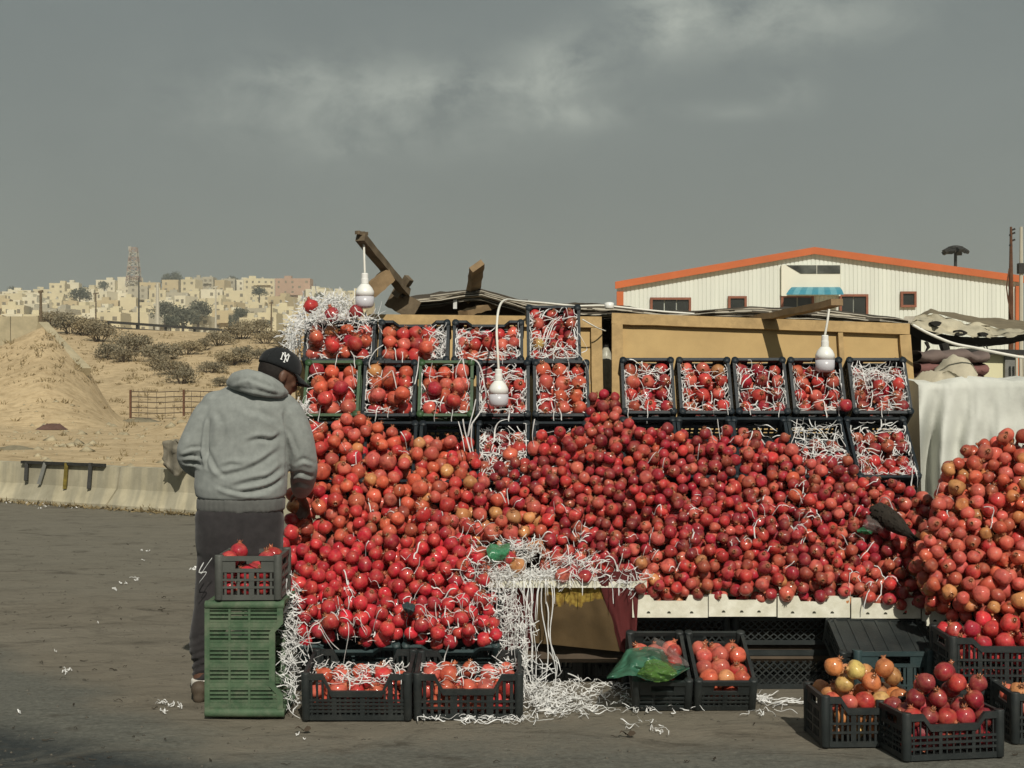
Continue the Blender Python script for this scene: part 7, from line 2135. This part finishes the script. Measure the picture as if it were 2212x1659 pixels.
def hand(wrist, d, up, side, curl):
    """palm, four unequal fingers and a thumb, curled"""
    d = d.normalized(); up = (up - d * up.dot(d)).normalized(); sd = d.cross(up) * side; out_ = []
    pc = wrist + d * .050
    R3 = Matrix((d, sd, up)).transposed()
    out_.append(ball(pc, (.050, .041, .016), 12, R3)); out_.append(limb([wrist - d * .03, wrist + d * .02], [.027, .026]))
    for k, (ln, off) in enumerate(((.070, -.030), (.080, -.010), (.075, .010), (.058, .029))):
        p = wrist + d * .088 + sd * off; a = d.copy(); pts = [wrist + d * .06 + sd * off * .8, p]; 
        for j in range(3):
            ang = curl * (j + 1) * .42; dd = d * math.cos(ang) - up * math.sin(ang)
            p = p + dd * ln * (.42, .33, .25)[j]; pts.append(p)
        out_.append(limb(pts, [.0095, .0092, .0088, .0082, .007], 8, 2))
    p = wrist + d * .022 - sd * .032; a = (d * .55 - sd * .75 - up * .3).normalized(); b_ = (d * .85 - sd * .2 - up * .55).normalized()
    out_.append(limb([wrist + d * .02 - sd * .015, p, p + a * .034, p + a * .034 + b_ * .030], [.013, .0125, .0105, .008], 8, 2))
    return out_
parts += hand(RA[-1], Vector((.15, .62, -.62)), Vector((.5, .3, .6)), 1, 1.25)
parts += hand(LA[-1], Vector((.62, .62, -.25)), Vector((-.2, .3, .9)), -1, 1.1)
for L_, s in ((LL, -1), (RL, 1)):      # feet
    a = L_[-1]; f = Vector((.12 * s, 1, 0)).normalized(); g0 = Vector((a.x, a.y, .035))
    parts.append(limb([a, g0 + Vector((0, 0, .035)), g0 - f * .03], [.036, .036, .030])); parts.append(limb([g0 - f * .035, g0 + f * .08 + Vector((0, 0, .012)), g0 + f * .17 + Vector((0, 0, -.006))], [.030, .036, .022]))
body = fuse('body', parts, .0062, 3, M['skin'], man)
for s in (-1, 1):
    mb = MB(); vs, fs = ball(H_(.0855, s * .031, -.014), .011, 10); mb.add(vs, fs); mb.build('eye', M['eye'], man, True)
# short dark hair under the cap
mb = MB(); vs, fs = ball(HC + UP * .010 - FW * .006, (.0985, .0795, .098), 20, HR)
hair = fuse('hair', [([v for v in vs], fs)], .008, 1, simple('hair', (0.018, 0.014, 0.012), .8, .3, 60), man)
me = hair.data; import bmesh
bmh = bmesh.new(); bmh.from_mesh(me)
bmesh.ops.delete(bmh, geom=[v for v in bmh.verts if ((v.co - HC).dot(FW) > -.012 or (v.co - HC).dot(UP) < -.05)], context='VERTS'); bmh.to_mesh(me); bmh.free()

# ---- hooded sweatshirt
tor = [(522, 1077, MY, 84, .120), (521, 1070, MY, 97.5, .152), (521, 1050, MY, 100, .162), (522, 1010, MY, 99, .158), (524, 960, 6.52, 98, .150), (528, 910, 6.52, 97, .148), (534, 875, 6.53, 93, .142), (541, 852, 6.54, 80, .125), (550, 834, 6.555, 60, .10), (560, 822, 6.565, 44, .08)]
rings = []
for (px, py, Y, hw_, d) in tor: rings.append((Q(px, py, Y), Vector((hw_ * mpx, -.01, 0)), Vector((0, d, .01))))
hp = [loft(rings, 30, 2.35)]
hp.append(limb([Q(480, 884, 6.53), Q(456, 900, 6.52), Q(430, 938, 6.50), Q(411, 984, 6.50), Q(432, 1010, 6.70), Q(464, 1022, 6.84)], [.085, .084, .074, .063, .056, .044], 18))
hp.append(limb([Q(596, 880, 6.54), Q(618, 900, 6.545), Q(642, 950, 6.55), Q(656, 1006, 6.58), Q(653, 1044, 6.70), Q(650, 1060, 6.78)], [.085, .088, .078, .066, .058, .042], 18))
hp.append(ball(Q(470, 872, 6.53), (.075, .085, .06), 14)); hp.append(ball(Q(606, 874, 6.54), (.075, .085, .06), 14))
hood_ = fuse('sweatshirt', hp, .0080, 6, M['hoodie'], man)
# folds: each is a line in the picture plane on the back of the garment
folds = [((603, 972), (560, 1002), (520, 1018), (470, 1030), 0.0138, 7), ((611, 1008), (580, 1032), (545, 1040), (500, 1052), 0.0126, 7), ((606, 938), (588, 950), (560, 948), (535, 955), 0.0126, 6), ((615, 1030), (590, 1048), (560, 1058), (520, 1064), 0.0126, 6),
         ((442, 960), (456, 990), (470, 1015), (490, 1030), 0.0101, 6), ((452, 905), (447, 940), (446, 975), (448, 1010), 0.0164, 4), ((612, 895), (617, 940), (618, 985), (618, 1030), 0.0164, 4),
         ((395, 975), (410, 968), (425, 966), (440, 968), 0.0113, 4), ((392, 988), (408, 985), (424, 986), (440, 990), 0.0126, 4), ((400, 1000), (412, 998), (426, 1002), (438, 1008), 0.0113, 4), ((640, 1000), (655, 992), (668, 996), (678, 1000), 0.0101, 5), ((630, 1030), (646, 1022), (662, 1026), (676, 1030), 0.0113, 5), ((632, 1050), (645, 1044), (660, 1048), (672, 1050), 0.0101, 4),
         ((540, 1000), (520, 1006), (500, 1004), (480, 1010), 0.0088, 6), ((470, 1050), (500, 1060), (540, 1066), (580, 1062), 0.0101, 5), ((622, 925), (632, 945), (640, 968), (644, 985), 0.0088, 5), ((520, 880), (560, 890), (590, 905), (606, 925), 0.0075, 9), ((470, 890), (480, 915), (478, 945), (470, 970), 0.0075, 9)]
def fold_fn(co, no, folds=folds, back=True):
    w = co + np.array(MO)
    px = CX + w[:, 0] / w[:, 1] * F; py = HY - (w[:, 2] - CH) / w[:, 1] * F
    d = np.zeros(len(co))
    for a, b_, c, e, amp, wd in folds:
        best = np.full(len(co), 1e9); sgn = np.zeros(len(co)); tt = np.zeros(len(co))
        pl = [a, b_, c, e]; lp = []
        for k in range(3):
            for i in range(6):
                t = i / 6; p0, p1, p2, p3 = [np.array(pl[min(max(k + z, 0), 3)], float) for z in (-1, 0, 1, 2)]
                lp.append(.5 * ((2 * p1) + (p2 - p0) * t + (2 * p0 - 5 * p1 + 4 * p2 - p3) * t * t + (3 * p1 - p0 - 3 * p2 + p3) * t ** 3))
        lp.append(np.array(pl[-1], float))
        for i in range(len(lp) - 1):
            u = lp[i + 1] - lp[i]; L2 = (u ** 2).sum()
            t = np.clip(((px - lp[i][0]) * u[0] + (py - lp[i][1]) * u[1]) / L2, 0, 1)
            dx = px - lp[i][0] - t * u[0]; dy = py - lp[i][1] - t * u[1]; dd = np.sqrt(dx * dx + dy * dy)
            m = dd < best; best[m] = dd[m]; tt[m] = (i + t[m]) / (len(lp) - 1); sgn[m] = np.sign(u[0] * dy[m] - u[1] * dx[m])
        env = np.sin(np.clip(tt, .02, .98) * math.pi) ** .6
        s = best * sgn / wd
        d += amp * env * (-np.exp(-s ** 2 * 1.6) + .85 * np.exp(-(s - 1.35) ** 2 * 1.2))
    d *= np.clip(-no[:, 1] * 1.6 + .2, 0, 1)
    if not back: return d
    d += .006 * vfbm(w[:, 0] * 9 + 20, w[:, 2] * 9, 3, 3) + .004 * vfbm(w[:, 0] * 24 + 20, w[:, 2] * 15, 2, 6)
    return d
displace(hood_, fold_fn)
# hem band below the sweatshirt
rings = []
for (py, hw_, d) in ((1070, 90, .132), (1076, 96, .148), (1088, 95.5, .147), (1100, 95, .146), (1104, 92, .142), (1102, 86, .13)): rings.append((Q(521 - (py - 1068) * .06, py, MY), Vector((hw_ * mpx, -.01, 0)), Vector((0, d, .0))))
hem_ = fuse('hem_band', [loft(rings, 34, 2.35)], .0095, 4, M['hem'], man)
displace(hem_, lambda co, no: .004 * vfbm((co[:, 0] + 5) * 14, (co[:, 2] + 5) * 10, 3, 8) + .0016 * np.sin(co[:, 0] * 260))
# hood lying on the shoulders
g = []; 
hp = []
axis_ = [(496, 828, 6.49, .018, .022), (508, 823, 6.46, .040, .034), (530, 822, 6.425, .056, .048), (556, 829, 6.41, .060, .052), (584, 838, 6.42, .050, .046), (603, 846, 6.45, .034, .034), (615, 851, 6.50, .018, .024)]
pts = [Q(a, b_, c) for a, b_, c, _, _ in axis_]
rings = []
for i, p in enumerate(pts):
    t = (pts[min(i + 1, len(pts) - 1)] - pts[max(i - 1, 0)]).normalized(); dn = Vector((-.1, .35, 1)); dn = (dn - t * dn.dot(t)).normalized(); b_ = t.cross(dn)
    rings.append((p, dn * axis_[i][3], b_ * axis_[i][4]))
hp.append(loft(rings, 18))
hp.append(limb([Q(510, 818, 6.49), Q(535, 813, 6.48), Q(560, 818, 6.48), Q(585, 826, 6.49), Q(606, 836, 6.52)], [.018, .030, .032, .028, .020], 14))
hp.append(limb([Q(508, 828, 6.55), Q(530, 826, 6.60), Q(560, 830, 6.66), Q(592, 842, 6.68)], [.030, .040, .045, .040], 14))
hd = fuse('hood', hp, .009, 6, M['hoodie'], man)
hfolds = [((500, 828), (535, 817), (572, 830), (606, 842), .007, 5), ((512, 838), (545, 842), (580, 850), (608, 852), .006, 4), ((530, 800), (545, 818), (552, 834), (556, 850), .004, 5), ((575, 812), (590, 826), (598, 838), (604, 850), .005, 4)]
displace(hd, lambda co, no: fold_fn(co, no, hfolds, False) + .013 * vfbm((co[:, 0] + 5) * 9, (co[:, 2] + 5) * 12, 3, 4) + .004 * vfbm((co[:, 0] + 5) * 30, (co[:, 2] + 5) * 36, 2, 7))

# ---- trousers
tp = []
rings = [(Q(519, 1096, MY), Vector((90 * mpx, 0, 0)), Vector((0, .138, 0))), (Q(518, 1110, MY), Vector((94 * mpx, 0, 0)), Vector((0, .148, 0))), (Q(518, 1150, MY), Vector((95 * mpx, 0, 0)), Vector((0, .150, 0))), (Q(518, 1190, MY), Vector((93 * mpx, 0, 0)), Vector((0, .142, 0))), (Q(518, 1215, MY), Vector((80 * mpx, 0, 0)), Vector((0, .12, 0)))]
tp.append(loft(rings, 30, 2.5))
tp.append(limb([Q(470, 1150, 6.52), Q(470, 1205, 6.52), Q(463, 1260, 6.51), Q(457, 1320, 6.50), Q(446, 1384, 6.52), Q(444, 1436, 6.53), Q(438, 1466, 6.53)], [.096, .098, .088, .080, .080, .064, .052], 20))
tp.append(limb([Q(564, 1150, 6.52), Q(566, 1205, 6.53), Q(568, 1300, 6.58), Q(574, 1384, 6.60), Q(580, 1436, 6.62), Q(583, 1462, 6.63)], [.098, .098, .080, .076, .062, .052], 20))
tr_ = fuse('trousers', tp, .0095, 6, M['trousers'], man)
def tfold(co, no):
    w = co + np.array(MO); px = CX + w[:, 0] / w[:, 1] * F; py = HY - (w[:, 2] - CH) / w[:, 1] * F
    low = np.clip((py - 1340) / 90, 0, 1)
    d = low * .0045 * np.sin((py + (px - 430) * .35) * .36 + 1.5 * vfbm(px * .05, py * .05, 2, 2) * 4) 
    d += low * .016 * vfbm(px * .05, py * .07, 3, 15)
    d += .014 * vfbm(px * .035, py * .018, 3, 5) + .006 * vfbm(px * .02 + py * .03, py * .05, 3, 9)
    d -= .009 * np.exp(-((px - 518 + (py - 1150) * .04) / 5) ** 2) * np.clip((py - 1115) / 40, 0, 1) * (no[:, 1] < 0)
    return d
displace(tr_, tfold)
mb = MB(); mb.add([Q(577, 1120, 6.372), Q(600, 1124, 6.385), Q(601, 1128, 6.384), Q(578, 1124, 6.371)], [(0, 1, 2, 3)]); 
# ---- socks and shoes
for L_, s in ((LL, -1), (RL, 1)):
    a = L_[-1]; f = Vector((.12 * s, 1, 0)).normalized(); g0 = Vector((a.x, a.y, .036))
    fuse('sock', [limb([a + Vector((0, 0, .03)), a + Vector((0, 0, -.02)), g0 + Vector((0, 0, .03))], [.044, .043, .040], 14, round_ends=False)], .008, 2, M['sock'], man)
    fuse('shoe', [limb([g0 - f * .045 + Vector((0, 0, .01)), g0 + f * .03 + Vector((0, 0, .014)), g0 + f * .11 + Vector((0, 0, .006)), g0 + f * .185 + Vector((0, 0, -.004))], [.040, .043, .045, .030], 14), limb([g0 - f * .055 + Vector((0, 0, -.026)), g0 + f * .08 + Vector((0, 0, -.026)), g0 + f * .20 + Vector((0, 0, -.026))], [.030, .034, .026], 12)], .007, 2, M['shoe'], man)

# ---- cap
CC = HC + UP * .030 - FW * .006
CA, CB, CU = .106, .088, .088
def cap_pt(th, ph, k=1.0):
    """th around from the front, ph up from the band"""
    f = math.cos(th) * math.cos(ph); s = math.sin(th) * math.cos(ph); u = math.sin(ph)
    return CC + FW * (CA * f * k) + SDv * (CB * s * k) + UP * (CU * u * k * (1.0 if f < .2 else 1.0 + .10 * (f - .2)))
mb = MB(); NT = 36; NPH = 11
g = [[cap_pt(2 * math.pi * i / NT, -.16 + (math.pi / 2 + .16) * j / NPH) for j in range(NPH + 1)] for i in range(NT + 1)]
mb.sheet(g)
capo = mb.build('cap', M['cap'], man, True); so = capo.modifiers.new('t', 'SOLIDIFY'); so.thickness = .004
def seam_fn(i): return 2 * math.pi * i / 6 + .52
for i in range(6):
    mb = MB(); mb.tube([cap_pt(seam_fn(i), -.1 + (math.pi / 2 + .08) * j / 9, 1.004) for j in range(10)], .0016, 5); mb.build('seam', M['cap'], capo, True)
mb = MB(); vs, fs = ball(CC + UP * CU * 1.0, .008, 8); mb.add(vs, fs); mb.build('button', M['cap'], capo, True)
g = []
for i in range(19):
    th = -1.02 + 2.04 * i / 18; row = []
    for j in range(7):
        k = j / 6; base_ = cap_pt(th, -.14, 1.0)
        ext = .072 * k * (math.cos(th * 1.15) ** .8 if math.cos(th * 1.15) > 0 else 0)
        row.append(base_ + FW * ext - UP * (.016 * k + .10 * k * (math.sin(th) ** 2) * .22))
    g.append(row)
br = MB().sheet(g).build('brim', M['cap'], capo, True); so = br.modifiers.new('t', 'SOLIDIFY'); so.thickness = .005
# interlocked N and Y embroidered on the side of the cap towards the road
cdir = (P(619, 771, 6.40) - MO - CC)
best = None
for i in range(200):
    for j in range(60):
        th, ph = -math.pi + 2 * math.pi * i / 200, -.1 + 1.5 * j / 60
        p = cap_pt(th, ph) + MO
        if (p - (CC + MO)).y > 0.0: continue
        px, py = CX + p.x / p.y * F, HY - (p.z - CH) / p.y * F
        e = (px - 617) ** 2 + (py - 772) ** 2
        if best is None or e < best[0]: best = (e, th, ph)
_, th0, ph0 = best
pc = cap_pt(th0, ph0); nrm = (cap_pt(th0, ph0, 1.05) - pc).normalized()
rt = (cap_pt(th0 - .05, ph0) - cap_pt(th0 + .05, ph0)).normalized()
if rt.x < 0: rt = -rt
uu = nrm.cross(rt).normalized()
if uu.z < 0: uu = -uu
def on_cap(x, y, lift):
    p = pc + rt * x + uu * y; d = p - CC
    k = math.sqrt((d.dot(FW) / CA) ** 2 + (d.dot(SDv) / CB) ** 2 + (d.dot(UP) / CU) ** 2)
    return CC + d / k * (1.0 + lift)
E = .0255
strokes = [[(-.62, -.72), (-.62, .72)], [(-.62, .72), (.55, -.72)], [(.55, -.72), (.55, .72)], [(-.82, .72), (-.42, .72)], [(-.82, -.72), (-.42, -.72)], [(.36, .72), (.76, .72)],
           [(-.30, 1.02), (.05, .12)], [(.42, 1.02), (.05, .12)], [(.05, .12), (.05, -1.02)], [(-.44, 1.02), (-.14, 1.02)], [(.26, 1.02), (.58, 1.02)], [(-.14, -1.02), (.24, -1.02)]]
mb = MB()
for (a, b_) in strokes:
    n_ = 6; w = .0021
    d = Vector((b_[0] - a[0], b_[1] - a[1], 0)).normalized(); sx, sy = -d.y * w, d.x * w; rows2 = []
    for i in range(n_ + 1):
        x = (a[0] + (b_[0] - a[0]) * i / n_) * E; y = (a[1] + (b_[1] - a[1]) * i / n_) * E
        rows2.append([on_cap(x + sx, y + sy, .006), on_cap(x + sx, y + sy, .032), on_cap(x - sx, y - sy, .032), on_cap(x - sx, y - sy, .006)])
    mb.sheet(rows2); mb.add(rows2[0], [(0, 1, 2, 3)]); mb.add(rows2[-1], [(3, 2, 1, 0)])
mb.build('emblem', M['emblem'], capo)
